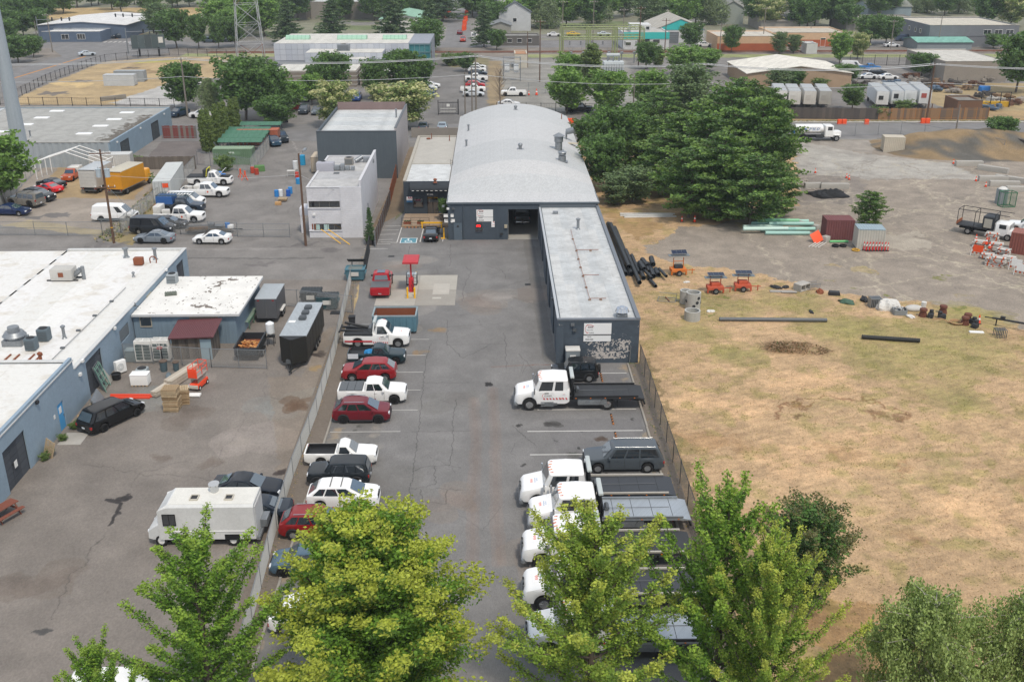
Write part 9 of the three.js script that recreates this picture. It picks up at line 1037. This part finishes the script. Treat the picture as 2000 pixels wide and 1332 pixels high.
// substation steelwork, transformers
{const f=thing('substation_frame','olive steel lattice frame of the substation','substation',29.67,0,-280),m=pm(0x8f9a6a,0.6,0.2),W=22;for(const x of[-W/2,-W/6,W/6,W/2])for(const z of[0,7]){const c=mesh('column',mg([rod([x-0.3,0,z],[x-0.2,8.6,z],0.15),rod([x+0.3,0,z],[x+0.2,8.6,z],0.15)]),m,f);}for(const z of[0,7])for(const y of[5.6,8.2])mesh('beam',mg([rod([-W/2,y,z],[W/2,y,z],0.13),rod([-W/2,y+0.6,z],[W/2,y+0.6,z],0.13),...Array.from({length:22},(_,k)=>rod([-W/2+k,y+(k % 2)*0.6,z],[-W/2+k+1,y+0.6-(k % 2)*0.6,z],0.08,4))]),m,f);for(let k=0;k<7;k++)mesh('insulator',mg([0,1,2,3].map((q)=>cyl(0.22,0.22,0.12,-9+k*3,5.0-q*0.25,7,8))),pm(0x5b5d60,0.4),f);for(let k=0;k<6;k++)mesh('switch_gear',mg([cyl(0.15,0.15,2.4,0,0,0,8),rbox(0.8,0.6,0.6,0.05,0,2.4,0),rod([-0.3,3,0],[-0.6,4,0],0.05),rod([0.3,3,0],[0.6,4,0],0.05)]),K.galv,f,-9+k*3.4,0,12);
const t=thing('power_transformer','large pale grey transformer in the substation yard','transformer',29.22,0,-242.8);mesh('tank',rbox(5,3.4,3,0.15,0,0.3,0),pm(0xb4babb,0.5),t);for(let k=0;k<8;k++)mesh('radiator',box(0.4,2.6,0.7,-2.2+k*0.62,0.6,1.85),pm(0xaab0b2,0.5),t);for(const x of[-1.4,0,1.4])mesh('bushing',mg([0,1,2,3,4].map((q)=>cyl(0.2,0.14,0.2,x,3.7+q*0.26,0,8))),pm(0x767c80,0.4),t);mesh('conservator',rod([-1.6,5,-1],[1.6,5,-1],0.4,12),pm(0xb4babb,0.5),t);const g=thing('switch_rack','white switchgear rack left of the substation poles','switchgear',4.36,0,-237.3);mesh('rack',mg([-2,2].flatMap((x)=>[rod([x,0,0],[x,5.5,0],0.1),rod([x,0,1.5],[x,5.5,1.5],0.1)]).concat([2.5,4,5.4].flatMap((y)=>[rod([-2,y,0],[2,y,0],0.08),rod([-2,y,1.5],[2,y,1.5],0.08)]))),K.galv,g);for(const x of[-1.2,1])mesh('breaker',rbox(1.2,1.8,1.2,0.1,x,2,0.7),pm(0xc9cccd,0.5),g);}
// containers on the vacant lot, billboard, signals, scrap
container('near white container on the vacant dry lot',-86.69,-229.59,0,7,0xccd0d2,{h:2.5});container('far grey container on the vacant dry lot',-86.42,-235.99,0,7,0xa7adb1,{h:2.5});solo('concrete_block','stained concrete wall segment at the edge of the vacant lot','concrete block',rbox(5.5,0.9,0.6,0.05),worn(0x8d877d),-81.34,0,-210,0.75);
{const t=thing('billboard','dark weathered billboard seen edge-on from behind','billboard',-96.58,0,-284.81,0.25);for(const x of[-2.6,2.6])mesh('post',box(0.5,2.4,0.5,x,0,0),K.dark,t);for(let k=0;k<5;k++)mesh('back_panel',box(1.76,3.6,0.3,-3.6+k*1.8,2.2,0),worn([0x4d5a5c,0x566366,0x4a5456][k % 3],0.85,T_streak,{},'bb'),t);mesh('walkway',box(9.4,0.1,1.0,0,2.05,0.5),K.steel,t);mesh('sign_patch',box(1.2,1.6,0.05,3.4,3.6,0.18),K.white2,t);for(const[l,u,a]of[['left traffic signal mast with a long arm',[-145.33,-329.05],1],['right traffic signal mast with red lights',[-114.27,-342.47],-1],['near traffic signal mast by the billboard',[-104.54,-290.83],1]]){const s=thing('traffic_signal',l,'traffic signal',u[0],0,u[1]);mesh('mast',cyl(0.18,0.12,7),K.galv,s);mesh('arm',rod([0,6,0],[a*11,6.4,0],0.1),K.galv,s);for(const q of[5,8,10.5])mesh('signal_head',rbox(0.4,1.1,0.4,0.05,a*q,5.7,0),K.black,s);}}
{reseed(29);const cols=[worn(0x6a4a38),worn(0x9c948a),worn(0x55504c),worn(0xb8b4ac),worn(0x5b6f84),worn(0x83684c)];const sp=pairs(78.78,-226.53,82.84,-228.02,85.88,-226.39,89.39,-227.9,92.37,-227.85,94.77,-224.68,100.17,-232.53,101.01,-228.48,103.4,-228.43,103.55,-222.98,108.18,-228.35,107.25,-220.64,111.33,-225.92,98.83,-218.57,101.64,-215.61,105.96,-209.92,105.7,-203.25,108.84,-206.48,107.44,-200.02,100.93,-194,110.55,-203.16,98.99,-206.66,101.51,-239.24,107.18,-240.88,114.1,-236.45,117.16,-232.22);sp.sort((a,b)=>a[0]/a[1]-b[0]/b[1]).reverse().forEach(([x,z],k)=>{const g=[];for(let q=0;q<14;q++)g.push(q % 3?rbox(rr(0.4,2),rr(0.2,0.8),rr(0.3,1.2),0.03).rotateY(rr(0,3)).translate(rr(-1.6,1.6),rr(0,0.7),rr(-1.2,1.2)):rod([rr(-2,2),rr(0,1),rr(-1,1)],[rr(-2,2),rr(0,1.6),rr(-1,1)],0.06,5));solo('scrap_pile',ord(k)+' scrap heap from the left in the yard behind the trailers','scrap',mg(g),cols[k % 6],x,0.02,z,0,'scrap heaps in the yard behind the trailers');});solo('blue_tarp','bright blue tarp on the scrap beside the metal building','tarp',rbox(2.6,1,1.6,0.3),worn(0x2f8ad0,0.6),112.04,0.02,-242.55);solo('blue_tarp','bright blue covered machine at the right of the scrap yard','tarp',rbox(2.4,1.2,1.4,0.3),worn(0x2274c0,0.6),110.09,0.02,-218.37);{const t=thing('yellow_scaffold','yellow and black scaffold racks at the right of the scrap yard','scaffold',102.86,0.02,-198.23);mesh('yellow_rack',box(6,1,1.2),worn(0xcfa52a),t);mesh('black_frame',mg([-3,-1,1,3].map((x)=>rod([x,0,0.8],[x,3,0.8],0.08)).concat([1.6,3].map((y)=>rod([-3,y,0.8],[3,y,0.8],0.07)))),K.black,t);}}

// ---------- trees ----------
const leafM=(t)=>new THREE.MeshPhysicalMaterial({color:0xffffff,roughness:0.75,side:THREE.DoubleSide,transmission:t,thickness:0});
const LEAF=leafM(0.3),BARK=worn(0x6a5f55,0.95,T_streak,{},'bark'),BARKW=worn(0xb4aea4,0.9,T_streak,{},'birch');
// a spray of leaves: kite-shaped faces round a point
function spray(n,leaf,rad,flat=0.5,droop=0){const P=[];for(let k=0;k<n;k++){const a=rr(0,6.3),r=rad*Math.sqrt(rnd()),c=new V3(Math.cos(a)*r,rr(-rad,rad)*flat-droop*rnd(),Math.sin(a)*r),u=new V3(rr(-1,1),rr(-0.7,0.5)-droop,rr(-1,1)).normalize(),w=new V3(rr(-1,1),rr(-0.2,0.6),rr(-1,1)).cross(u).normalize(),s=leaf*rr(0.7,1.2),A=c.clone().addScaledVector(u,-s*0.5),B=c.clone().addScaledVector(w,s*0.38),C=c.clone().addScaledVector(u,s*0.6),D=c.clone().addScaledVector(w,-s*0.38);P.push(...A.toArray(),...B.toArray(),...C.toArray(),...A.toArray(),...C.toArray(),...D.toArray());}return finish(P,0);}
// grow limbs from a trunk inside an outline; prof(t) is the crown radius at height t of the crown
function tree(o){
reseed(o.seed);const{H,base,R,prof,limbs,el,leaf=0.12,rad=0.3,n=12,twig=0.55,dens=1,col,tip,droop=0,bend=0.25,top=1}=o,tg=[],pts=[],wood=o.r0||H*0.016;
const sw=[rr(-0.3,0.3),rr(-0.3,0.3)],tx=(y)=>[sw[0]*Math.sin(y/H*3),y,sw[1]*Math.sin(y/H*2.4)];
for(let k=0;k<6;k++)tg.push(rod(tx(H*0.92*k/6),tx(H*0.92*(k+1)/6),wood*(1-k/7),7,wood*(1-(k+1)/7)));
for(let i=0;i<limbs;i++){
const t=(i+rnd())/limbs,y0=base+(H-base)*t*0.94*top,az=i*2.39996+rr(-0.5,0.5),e=el*(0.6+0.6*t)+rr(-0.2,0.2),L=R*prof(t)*rr(0.72,1.12);if(L<0.1)continue;const P=(s)=>{const q=tx(y0),h=Math.cos(e)*L*s;return[q[0]+Math.cos(az)*h,y0+Math.sin(e)*L*s+bend*L*s*s-droop*L*s*s,q[2]+Math.sin(az)*h];};
if(L>0.8&&(!o.lean||i % o.lean===0))tg.push(rod(P(0),P(0.5),wood*0.28,5,wood*0.18),rod(P(0.5),P(1),wood*0.18,5,wood*0.06));
const m=Math.max(2,Math.round(L/twig));for(let k=0;k<m;k++){const s=(o.inner??0.3)+(1-(o.inner??0.3))*(k+rnd())/m,c=P(s),q=Math.max(1,Math.round(dens*(1+1.2*(1-s))));for(let z=0;z<q;z++){const sp=(o.spread??0.5)*(0.25+0.9*(1-s))*Math.min(1.4,L*0.3);pts.push([c[0]+rr(-sp,sp),c[1]+rr(-sp,sp)*0.7+(o.up||0)*sp,c[2]+rr(-sp,sp),s>0.86||rnd()<0.12?1:0]);}}
}
const g=thing(o.name,'','tree',0,0,0);scene.remove(g);taken.set(g.name,0);if(o.trunk!==0)mesh('trunk',mg(tg),o.bark||BARK,g);
const geos=spray(n,leaf,rad,o.flat??0.6,droop*(o.hang??0)),im=new THREE.InstancedMesh(geos,o.mat||LEAF,pts.length),M=new THREE.Matrix4(),Q=new THREE.Quaternion(),E=new THREE.Euler(),c=new THREE.Color();im.name='crown';im.userData.kind='stuff';
pts.forEach(([x,y,z,tp],i)=>{E.set(rr(-0.3,0.3),rr(0,6.3),rr(-0.3,0.3));Q.setFromEuler(E);const s=rr(0.75,1.25);M.compose(new V3(x,y,z),Q,new V3(s,s*(o.hang?rr(1,1.8):1),s));im.setMatrixAt(i,M);const a=tp&&tip?tip:col[Math.floor(rnd()*col.length)],v=rr(0.8,1.2);im.setColorAt(i,c.setRGB(a[0]*v,a[1]*v,a[2]*v));});
im.castShadow=im.receiveShadow=true;g.add(im);g.userData.H=H;return g;
}
const ov=(t)=>Math.sin(PI*Math.min(1,0.12+t*0.84))**0.7,egg=(t)=>Math.max(0.1,(1-t)**0.5*Math.min(1,0.6+t*1.6)),conif=(t)=>0.1+0.95*(1-t),col=(t)=>Math.sin(PI*(0.1+0.86*t))**0.5;
const put=(proto,l,x,z,h,ry=0,g,sx=1)=>{const o=copyOf(proto,l,x,0,z,ry,1),s=h/proto.userData.H;delete o.userData.H;o.scale.set(s*sx,s,s*sx);o.userData.category='tree';if(g)o.userData.group=g;else delete o.userData.group;return o;};
// foreground maples
const GR=[[0.17,0.33,0.025],[0.12,0.25,0.02],[0.21,0.38,0.03]],YG=[0.44,0.5,0.055],YG2=[[0.24,0.37,0.035],[0.18,0.3,0.025],[0.3,0.42,0.045]];
const wide=(t)=>Math.max(0.12,(1-t)**0.36*Math.min(1,0.7+t*1.2)*(0.8+0.4*vn(t*9,4)));
const mapleD=tree({name:'maple_tree',seed:5,H:13,base:0.8,R:5.4,prof:egg,limbs:190,el:0.75,leaf:0.135,rad:0.26,n:21,twig:0.24,dens:2.6,col:GR,tip:YG,spread:0.5,up:0.3,inner:0.2,lean:2});
const mapleS=tree({name:'maple_tree',seed:8,H:12,base:0.8,R:5,prof:wide,limbs:52,el:0.85,leaf:0.115,rad:0.2,n:19,twig:0.16,dens:1.6,col:GR,tip:[0.26,0.4,0.04],spread:0.24,inner:0.15});
const mapleY=tree({name:'maple_tree',seed:14,H:12.5,base:0.8,R:5.6,prof:wide,limbs:56,el:0.8,leaf:0.115,rad:0.21,n:19,twig:0.17,dens:1.6,col:YG2,tip:[0.42,0.48,0.06],spread:0.26,inner:0.15});
const FT=(proto,l,x,z,h,r,sx)=>put(proto,l,x,z,h,r,undefined,sx);
FT(mapleD,'dense rounded yellow-green maple in the bottom centre',-6.17,-24.84+0.4,12.6,0.4,1.36);FT(mapleS,'open-branched green maple at the bottom left',-13.43,-24.88+0.6,11.5,1.4,1.12);FT(mapleY,'yellow-green open maple in front of the tow trucks',4.1,-24.69+0.3,12,2,1.2);FT(mapleS,'tall green maple in front of the right fence',9.88,-24.83,12.9,3.3,1);FT(mapleY,'lime maple at the bottom right of the tow trucks',11.63,-22.74,11.6,4.2,0.85);
const darkT=tree({name:'reddish_tree',seed:19,H:6.5,base:0.4,R:2.6,prof:ov,limbs:90,el:0.7,leaf:0.13,rad:0.25,n:14,twig:0.26,dens:2,col:[[0.08,0.19,0.028],[0.11,0.24,0.03],[0.07,0.15,0.025]],tip:[0.16,0.16,0.045],spread:0.5});FT(darkT,'dark green bushy tree with reddish tips at the field edge',17.08,-33.98+0.2,6.3,0,1.35);
const birch=tree({name:'weeping_birch',seed:23,H:8.5,base:1.5,R:4,prof:ov,limbs:60,el:0.75,leaf:0.11,rad:0.21,n:20,twig:0.22,dens:2,col:[[0.3,0.4,0.11],[0.36,0.46,0.14],[0.24,0.33,0.08]],droop:0.5,bend:0.1,hang:1.6,spread:0.7,bark:BARKW,inner:0.3});FT(birch,'drooping pale green birch at the bottom right corner',19.33,-23.88+0.4,8.5,0,1);FT(birch,'second drooping birch cut by the right edge',23.9,-24.87+0.6,8,2.2,0.85);FT(mapleS,'dark green tree at the bottom left edge',-16.67,-20.2,9,1,0.8);
// middle-distance kinds
const loc=[[0.08,0.18,0.026],[0.1,0.21,0.03],[0.062,0.14,0.022]],mk=(o)=>tree({leaf:0.34,rad:0.55,n:12,twig:0.62,dens:2,spread:0.7,...o});
const locust=mk({name:'locust_tree',seed:31,H:12,base:1,R:4.6,prof:ov,limbs:64,el:0.35,col:loc,tip:[0.146,0.258,0.034],flat:0.3,bend:0.05,leaf:0.3}),olive=mk({name:'olive_tree',seed:37,H:9,base:0.5,R:3.8,prof:ov,limbs:58,el:0.7,col:[[0.146,0.226,0.078],[0.112,0.186,0.059],[0.179,0.266,0.098]],leaf:0.28}),broad=mk({name:'broadleaf_tree',seed:41,H:9,base:1.8,R:3.6,prof:ov,limbs:54,el:0.6,col:[[0.091,0.189,0.031],[0.119,0.231,0.038],[0.070,0.147,0.025]]}),bright=mk({name:'broadleaf_tree',seed:43,H:8,base:1.4,R:3.6,prof:ov,limbs:54,el:0.6,col:[[0.168,0.308,0.042],[0.140,0.266,0.042],[0.210,0.364,0.056]]}),lime=mk({name:'lime_tree',seed:47,H:8,base:1,R:3.6,prof:ov,limbs:56,el:0.6,col:[[0.238,0.322,0.084],[0.182,0.280,0.063],[0.308,0.378,0.112]],tip:[0.504,0.504,0.224]}),cedar=mk({name:'cedar_tree',seed:53,H:16,base:1.5,R:5.4,prof:conif,limbs:90,el:0.1,bend:-0.02,flat:0.18,col:[[0.070,0.140,0.045],[0.091,0.168,0.053],[0.056,0.119,0.042]],tip:[0.126,0.196,0.070],leaf:0.32,spread:0.6,inner:0.15}),colT=mk({name:'arborvitae',seed:59,H:6,base:0.1,R:1.15,prof:col,limbs:130,el:1.1,col:[[0.140,0.210,0.035],[0.112,0.175,0.031],[0.175,0.238,0.042]],leaf:0.2,rad:0.3,twig:0.3,spread:0.5}),willow=mk({name:'weeping_tree',seed:61,H:9,base:2,R:3.2,prof:ov,limbs:50,el:0.6,droop:0.9,hang:1.4,col:[[0.182,0.252,0.098],[0.224,0.294,0.126]],leaf:0.22,n:18}),bare=mk({name:'bare_tree',seed:67,H:9,base:1.2,R:3,prof:ov,limbs:60,el:0.9,col:[[0.308,0.238,0.168]],leaf:0.08,n:3,dens:1,bark:worn(0x8a7a6c,0.95)}),shrub=mk({name:'shrub',seed:71,H:2.2,base:0.05,R:1.6,prof:ov,limbs:36,el:0.6,leaf:0.2,rad:0.3,twig:0.4,col:[[0.140,0.238,0.042],[0.182,0.266,0.063],[0.112,0.196,0.035]]}),spruce=mk({name:'spruce_tree',seed:73,H:6,base:0.1,R:1.5,prof:conif,limbs:70,el:-0.1,bend:0.12,leaf:0.16,rad:0.22,twig:0.3,col:[[0.070,0.154,0.042],[0.091,0.182,0.049]],flat:0.3});
// the grove right of the arched shop
const ND={L:locust,O:olive,B:broad,G:bright,Y:lime,C:cedar,A:colT,W:willow,N:bare,S:shrub};
const T3=(k,l,x,z,h,r=0,sx=1,g)=>{const o=put(ND[k],l,x,z,h,r,g,sx);if(k==='S')o.userData.category='shrub';return o;};
for(const[i,[k,l,x,z,h,sx]]of[
['L','bright locust at the front of the grove',25.0,-115.0,9.3,1.42],
['L','locust at the front right corner of the grove',32.1,-111.2,9.1,1.50],
['L','large locust at the right edge of the grove',36.5,-125.3,13.7,1.35],
['L','tall locust in the middle of the grove',33.8,-132.8,14.3,1.42],
['L','locust behind the front of the grove',27.6,-136.0,10.2,1.50],
['L','bright locust left of the grove middle',23.2,-142.8,8.3,1.35],
['O','grey-green willow-like tree at the top of the grove',35.9,-176.1,10.6,1.62],
['B','green tree at the left edge of the grove',17.3,-139.5,9.6,1.28],
['O','silvery bush at the front left of the grove',18.7,-122.8,4.6,1.49],
['B','dull green bush beside the arched shop wall',15.4,-128.6,7.6,1.22],
['L','dark locust between the grove front trees',29.6,-116.1,10.7,1.35],
['L','locust at the far right of the grove',45.0,-153.6,10.8,0.93],
['L','locust in the far middle of the grove',40.9,-157.8,11.8,1.35],
['B','green tree in the far left of the grove',24.5,-158.1,7.2,1.35],
['G','bright green street tree beyond the arched roof, left of the pair',14.4,-191.5,7.8,1.49],
['G','bright green street tree beyond the arched roof, right of the pair',22.2,-190.2,7.7,1.55],
['G','bright green tree left of the power pole',31.6,-195.3,7.1,1.49],
['A','yellow-green conical tree in the substation yard',22.3,-224.5,9.5,2.20],
['G','pale tree beside the conical tree',17.4,-230.0,6.4,1.35],
['B','dark tree along the substation side fence',39.2,-255.9,6.4,1.35],
['A','dark conical tree along the substation side fence',43.0,-260.8,4.9,2.00],
['G','bright tree by the substation side fence',46.4,-242.0,6.7,1.76],
['G','bright bushy tree behind the grove top',53.2,-250.9,5.3,1.62],
['S','shrub by the pole right of the substation',56.4,-260.5,2.9,1.44],
['B','round dark tree by the pale slab',-62.1,-197.0,8.8,1.42],
['W','drooping weeping tree beside the dark round tree',-55.1,-189.4,7.8,0.90],
['B','large dark green tree behind the carports',-47.7,-185.4,11.2,1.76],
['B','dark tree right of the large dark one',-42.7,-182.7,9.9,1.35],
['B','dark low tree behind the carport end',-39.8,-177.5,5.6,1.62],
['G','green tree over the dark red pickup',-41.4,-196.6,5.4,1.49],
['Y','lime tree in front of the charcoal SUV, left',-29.4,-177.3,7.9,1.35],
['Y','yellow-flowered spreading tree beyond the grey warehouse',-16.1,-177.0,7.6,1.76],
['Y','small lime tree behind the grey warehouse',-23.9,-202.5,4.0,1.22],
['B','open tree before the banded office wall',-34.9,-212.5,8.9,1.35],
['B','green tree left of the open tree',-37.2,-209.2,7.1,1.22],
['B','dark tree before the office right wing',-19.4,-212.2,9.4,1.28],
['B','dark tree beside the glass corner',-16.3,-215.7,7.7,1.22],
['B','green tree between the lime trees',-25.7,-209.0,8.0,1.08],
['G','low green tree left of the lime trees',-37.8,-202.7,5.7,1.22],
['N','bare brown tree beyond the arched roof',1.4,-198.9,7.9,1.10],
['B','dark tree at the far end of the parking row',-7.0,-252.0,4.4,1.22],
['S','round shrub at the parking lot head',-11.3,-263.8,2.6,1.92],
['S','second shrub at the parking lot head',-8.7,-266.8,2.5,1.68],
['C','tall cedar right of the avenue',-2.8,-305.3,13.5,0.99],
['C','broad cedar left of the avenue',-29.1,-298.0,18.2,1.38],
['C','wide layered cedar behind the panel office',-48.3,-306.1,15.6,1.32],
['C','layered cedar at the left behind the panel office',-63.1,-311.8,14.3,1.26],
['C','cedar beside the avenue kerb',-18.6,-297.8,16.8,0.99],
['B','green tree at the avenue corner',-19.1,-281.1,9.8,1.49],
['B','small dark tree right of the avenue cedar',1.0,-297.5,5.5,1.22],
['B','round street tree at the far left beyond the road',-94.5,-304.4,10.5,1.55],
['B','slim street tree beyond the railway, left',-87.6,-303.0,9.2,1.01],
['B','slim street tree beyond the railway, right',-81.7,-302.8,8.7,1.01],
['O','brushy tree behind the round street tree',-111.1,-339.2,9.7,1.49],
['B','tree at the lattice tower foot',-77.6,-306.7,8.4,1.35],
['B','dark tree cluster left of the far crossing, near',-127.9,-272.1,6.6,1.76],
['B','dark tree cluster left of the far crossing, right',-128.3,-283.1,5.5,1.35],
['B','dark tree cluster left of the far crossing, far',-142.4,-297.6,8.6,1.62],
['B','tree by the far-left shop sign',-149.1,-339.9,8.1,1.35],
['B','dark tree at the upper left edge',-157.1,-332.3,8.4,1.62],
['B','tree beside the far-left shop',-155.0,-340.0,6.8,1.35],
['B','street tree in front of the teal gable',58.7,-297.7,7.1,1.35],
['B','street tree in front of the orange shop',68.6,-290.0,7.1,1.08],
['O','street tree in front of the cream wing',81.8,-287.4,5.6,1.22],
['O','second street tree in front of the cream wing',86.2,-288.5,4.8,1.08],
['G','young tree beside the white-roofed metal building',92.1,-264.9,7.5,1.08],
['Y','pale drooping tree by the railway',100.4,-275.5,6.4,1.08],
['B','tree at the corner of the white-roofed building',81.9,-228.8,4.3,1.62],
['O','bush below the white-roofed building, left',63.4,-217.8,4.7,1.49],
['B','bush below the white-roofed building, right',69.1,-223.6,3.9,1.08],
['S','pale bush under the white-roofed wall',74.3,-223.5,1.9,1.56],
['B','dark tree in front of the grey metal building',104.7,-240.9,5.3,1.49],
['B','dark tree by the blue tarp',109.1,-240.8,3.2,1.22],
['B','tree at the right edge by the metal building, near',116.5,-216.8,12.1,1.49],
['B','tree at the right edge by the metal building, far',148.7,-298.6,4.0,1.49],
['S','shrub at the right fence below the scrap yard',90.8,-167.8,2.7,1.44],
['B','bushy tree over the far street fence',72.5,-194.5,4.8,1.22],
['S','bush against the far street fence by the trailers',82.5,-194.3,1.7,1.80],
['S','bush along the patchwork fence',74.7,-184.8,2.0,1.44],
['B','tree at the dirt berm right end',86.3,-159.0,4.6,1.22],
['B','dark tree cluster behind the cream shop, left',115.3,-308.5,8.4,1.62],
['B','dark tree cluster behind the cream shop, right',121.0,-311.1,7.9,1.49],
['B','tree behind the cream shop by the parked cars',137.0,-334.6,4.0,1.76],
['G','left edge tree over the brown shed',-66.5,-123.1,8.7,1.49],
['L','small dark tree behind the two yard containers',46.7,-109.6,4.8,0.90],
['S','weedy shrub in front of the green container',-41.5,-142.3,2.1,1.08],
['S','weedy bush beside the white container side',-47.2,-130.6,2.0,1.20],
['S','weeds by the yellow truck',-56.4,-146.1,1.4,1.32],
['L','locust filling the gap behind the front grove trees',23.9,-127.0,8.6,1.50],
['L','locust in the grove centre',29.0,-125.4,12.0,1.50],
['L','locust by the far street in the grove',47.0,-168.6,8.1,1.50],
['O','dull bush at the grove foot beside the boards',16.5,-121.5,3.9,1.35],
['L','locust low at the grove front middle',28.3,-113.2,6.1,1.35],
['L','low locust at the grove right foot',36.3,-114.8,6.4,1.05],
['L','locust at the right rim of the grove',41.7,-135.8,9.1,0.93],
['L','locust behind the arched roof corner',30.0,-171.3,7.7,1.50],
['L','locust near the arched shop wall',20.5,-142.9,7.5,1.35],
['B','shrubby tree against the arched shop wall',15.5,-154.2,5.5,1.22]].entries())T3(k,l,x,z,h,i*1.7,sx*Math.min(1.5,Math.max(0.75,ND[k].userData.H*0.4/h+0.6)));
const tc=[];
for(const[i,[k,x,z,h,g]]of[['B',-178,-383,12.9,3],['B',-169,-372,9.7,3],['B',-190,-430,10.2,3],['B',-168,-387,11.0,3],['B',-182,-431,11.4,3],['B',-177,-422,11.1,0],['G',-175,-426,9.4,0],['B',-180,-455,12.7,0],['B',-177,-464,9.0,0],['B',-177,-472,12.0,0],['B',-161,-443,11.4,0],['B',-151,-425,12.4,0],['B',-161,-472,8.4,0],['B',-139,-424,11.2,0],['B',-148,-458,12.5,0],['B',-138,-451,9.6,0],['G',-139,-463,9.9,0],['B',-133,-460,8.9,0],['B',-131,-474,12.4,0],['B',-121,-453,11.0,0],['G',-89,-337,10.6,2],['G',-111,-442,11.8,0],['G',-84,-327,8.4,2],['B',-108,-450,9.8,0],['G',-85,-348,12.1,2],['B',-111,-470,8.5,0],['G',-84,-363,8.9,2],['B',-94,-422,12.9,0],['G',-75,-337,11.3,2],['C',-98,-455,17.0,5],['B',-94,-441,13.0,0],['B',-79,-390,8.4,5],['B',-74,-394,12.6,5],['C',-78,-454,17.0,5],['B',-67,-422,12.9,5],['B',-57,-397,8.9,5],['B',-55,-427,10.4,5],['B',-45,-392,12.4,5],['B',-45,-452,9.1,5],['B',-33,-388,11.9,5],['B',-29,-417,11.3,5],['C',-24,-425,17.0,5],['C',-22,-403,17.0,7],['C',-19,-388,17.0,7],['B',-8,-405,12.3,7],['C',-6,-420,17.0,7],['B',-4,-427,11.4,7],['B',-2,-407,12.4,6],['B',-1,-355,9.2,7],['G',3,-408,10.4,6],['G',7,-361,9.1,6],['B',11,-381,9.8,6],['B',17,-366,11.7,6],['W',19,-361,10.7,6],['G',26,-367,10.6,6],['W',30,-395,10.3,6],['B',35,-364,12.0,6],['W',38,-377,10.5,6],['G',45,-398,12.8,6],['O',52,-407,9.6,6],['B',58,-413,10.2,6],['O',55,-362,10.9,6],['B',62,-387,9.3,6],['B',70,-403,12.5,6],['G',68,-366,10.3,6],['B',74,-375,10.8,6],['W',79,-374,12.1,6],['O',101,-474,10.0,1],['B',89,-404,9.9,1],['W',107,-463,8.1,1],['W',113,-465,10.6,1],['B',104,-411,10.3,1],['B',94,-363,12.8,4],['G',127,-482,11.2,1],['Y',96,-357,9.7,4],['B',120,-438,12.0,1],['G',132,-460,12.6,1],['O',121,-408,11.8,1],['B',106,-354,10.4,4],['B',110,-357,11.2,4],['B',133,-434,10.4,1],['B',116,-369,11.0,4],['B',152,-476,8.3,1],['B',121,-367,12.6,4],['B',145,-434,8.3,1],['G',146,-427,8.7,1],['B',123,-355,8.2,4],['G',156,-437,10.0,1],['W',162,-449,10.9,1],['B',151,-404,11.1,1],['B',157,-409,11.6,1],['B',183,-459,10.7,1],['W',175,-424,8.1,1],['W',177,-420,9.2,1],['B',205,-483,11.8,1],['B',180,-410,9.0,1],['W',189,-418,12.7,1],['B',203,-435,8.4,1],['O',203,-430,9.4,1],['B',178,-368,12.4,4],['O',215,-441,11.2,1],['O',234,-475,11.0,1],['Y',185,-364,11.2,4],['G',219,-434,8.9,1],['G',243,-470,8.7,1]].entries()){const n=['trees along the top left','trees along the top right','trees around the lattice tower','trees at the top left corner','trees behind the cream shop','trees behind the panel office','trees behind the substation','trees lining the avenue'][g];T3(k,ord(tc[g]=(tc[g]??-1)+1)+' from the left of the leafy '+n,x,z,h,i*2.1,1.6,n);};
// potted conifer, arborvitae row, tropical pot plant
for(const[i,v]of[[-47.62,-155.34],[-47.06,-156.13],[-47.2,-161.49],[-46.76,-163.63],[-46.76,-165.83],[-46.24,-168.98],[-46.07,-171.76]].entries())T3('A',['first arborvitae in the row beside the carports, nearest','second arborvitae in the row','third arborvitae in the row','fourth arborvitae in the row','fifth arborvitae in the row','sixth arborvitae in the row','last arborvitae in the row, farthest'][i],v[0],v[1],7-i*0.1,i,0.85);
{const s=put(spruce,'drooping potted conifer beside the pale two-storey building',-15.01,-103.77,4.4,0.4,undefined,0.75);s.position.y=0.45;const p=thing('plant_pot','dark round pot of the drooping conifer','planter',-15.01,0.02,-103.77);mesh('pot',cyl(0.4,0.55,0.6,0,0,0,16),worn(0x4a4644),p);mesh('soil',cyl(0.46,0.46,0.02,0,0.58,0,16),worn(0x4a3c30),p);}
{const s=put(broad,'small leafy plant in the round concrete planter',-6.73,-113.6,2.2,0,undefined,0.9);s.position.y=0.7;s.userData.category='plant';}
for(const[i,v]of[[-32.76,-51.66],[-32.68,-52.56],[-32.51,-54.6],[-32.43,-56.58],[-32.23,-57.08]].entries()){const s=put(shrub,['weed clump at the base of the near roll-up door','weed clump beside the leaning pallet','weed clump behind the leaning pallet','weed clump at the blue door corner','weed clump by the tan box'][i],v[0]+0.2,v[1],0.5,i,undefined,1.2);s.userData.category='weeds';}

renderer.render(scene,camera);
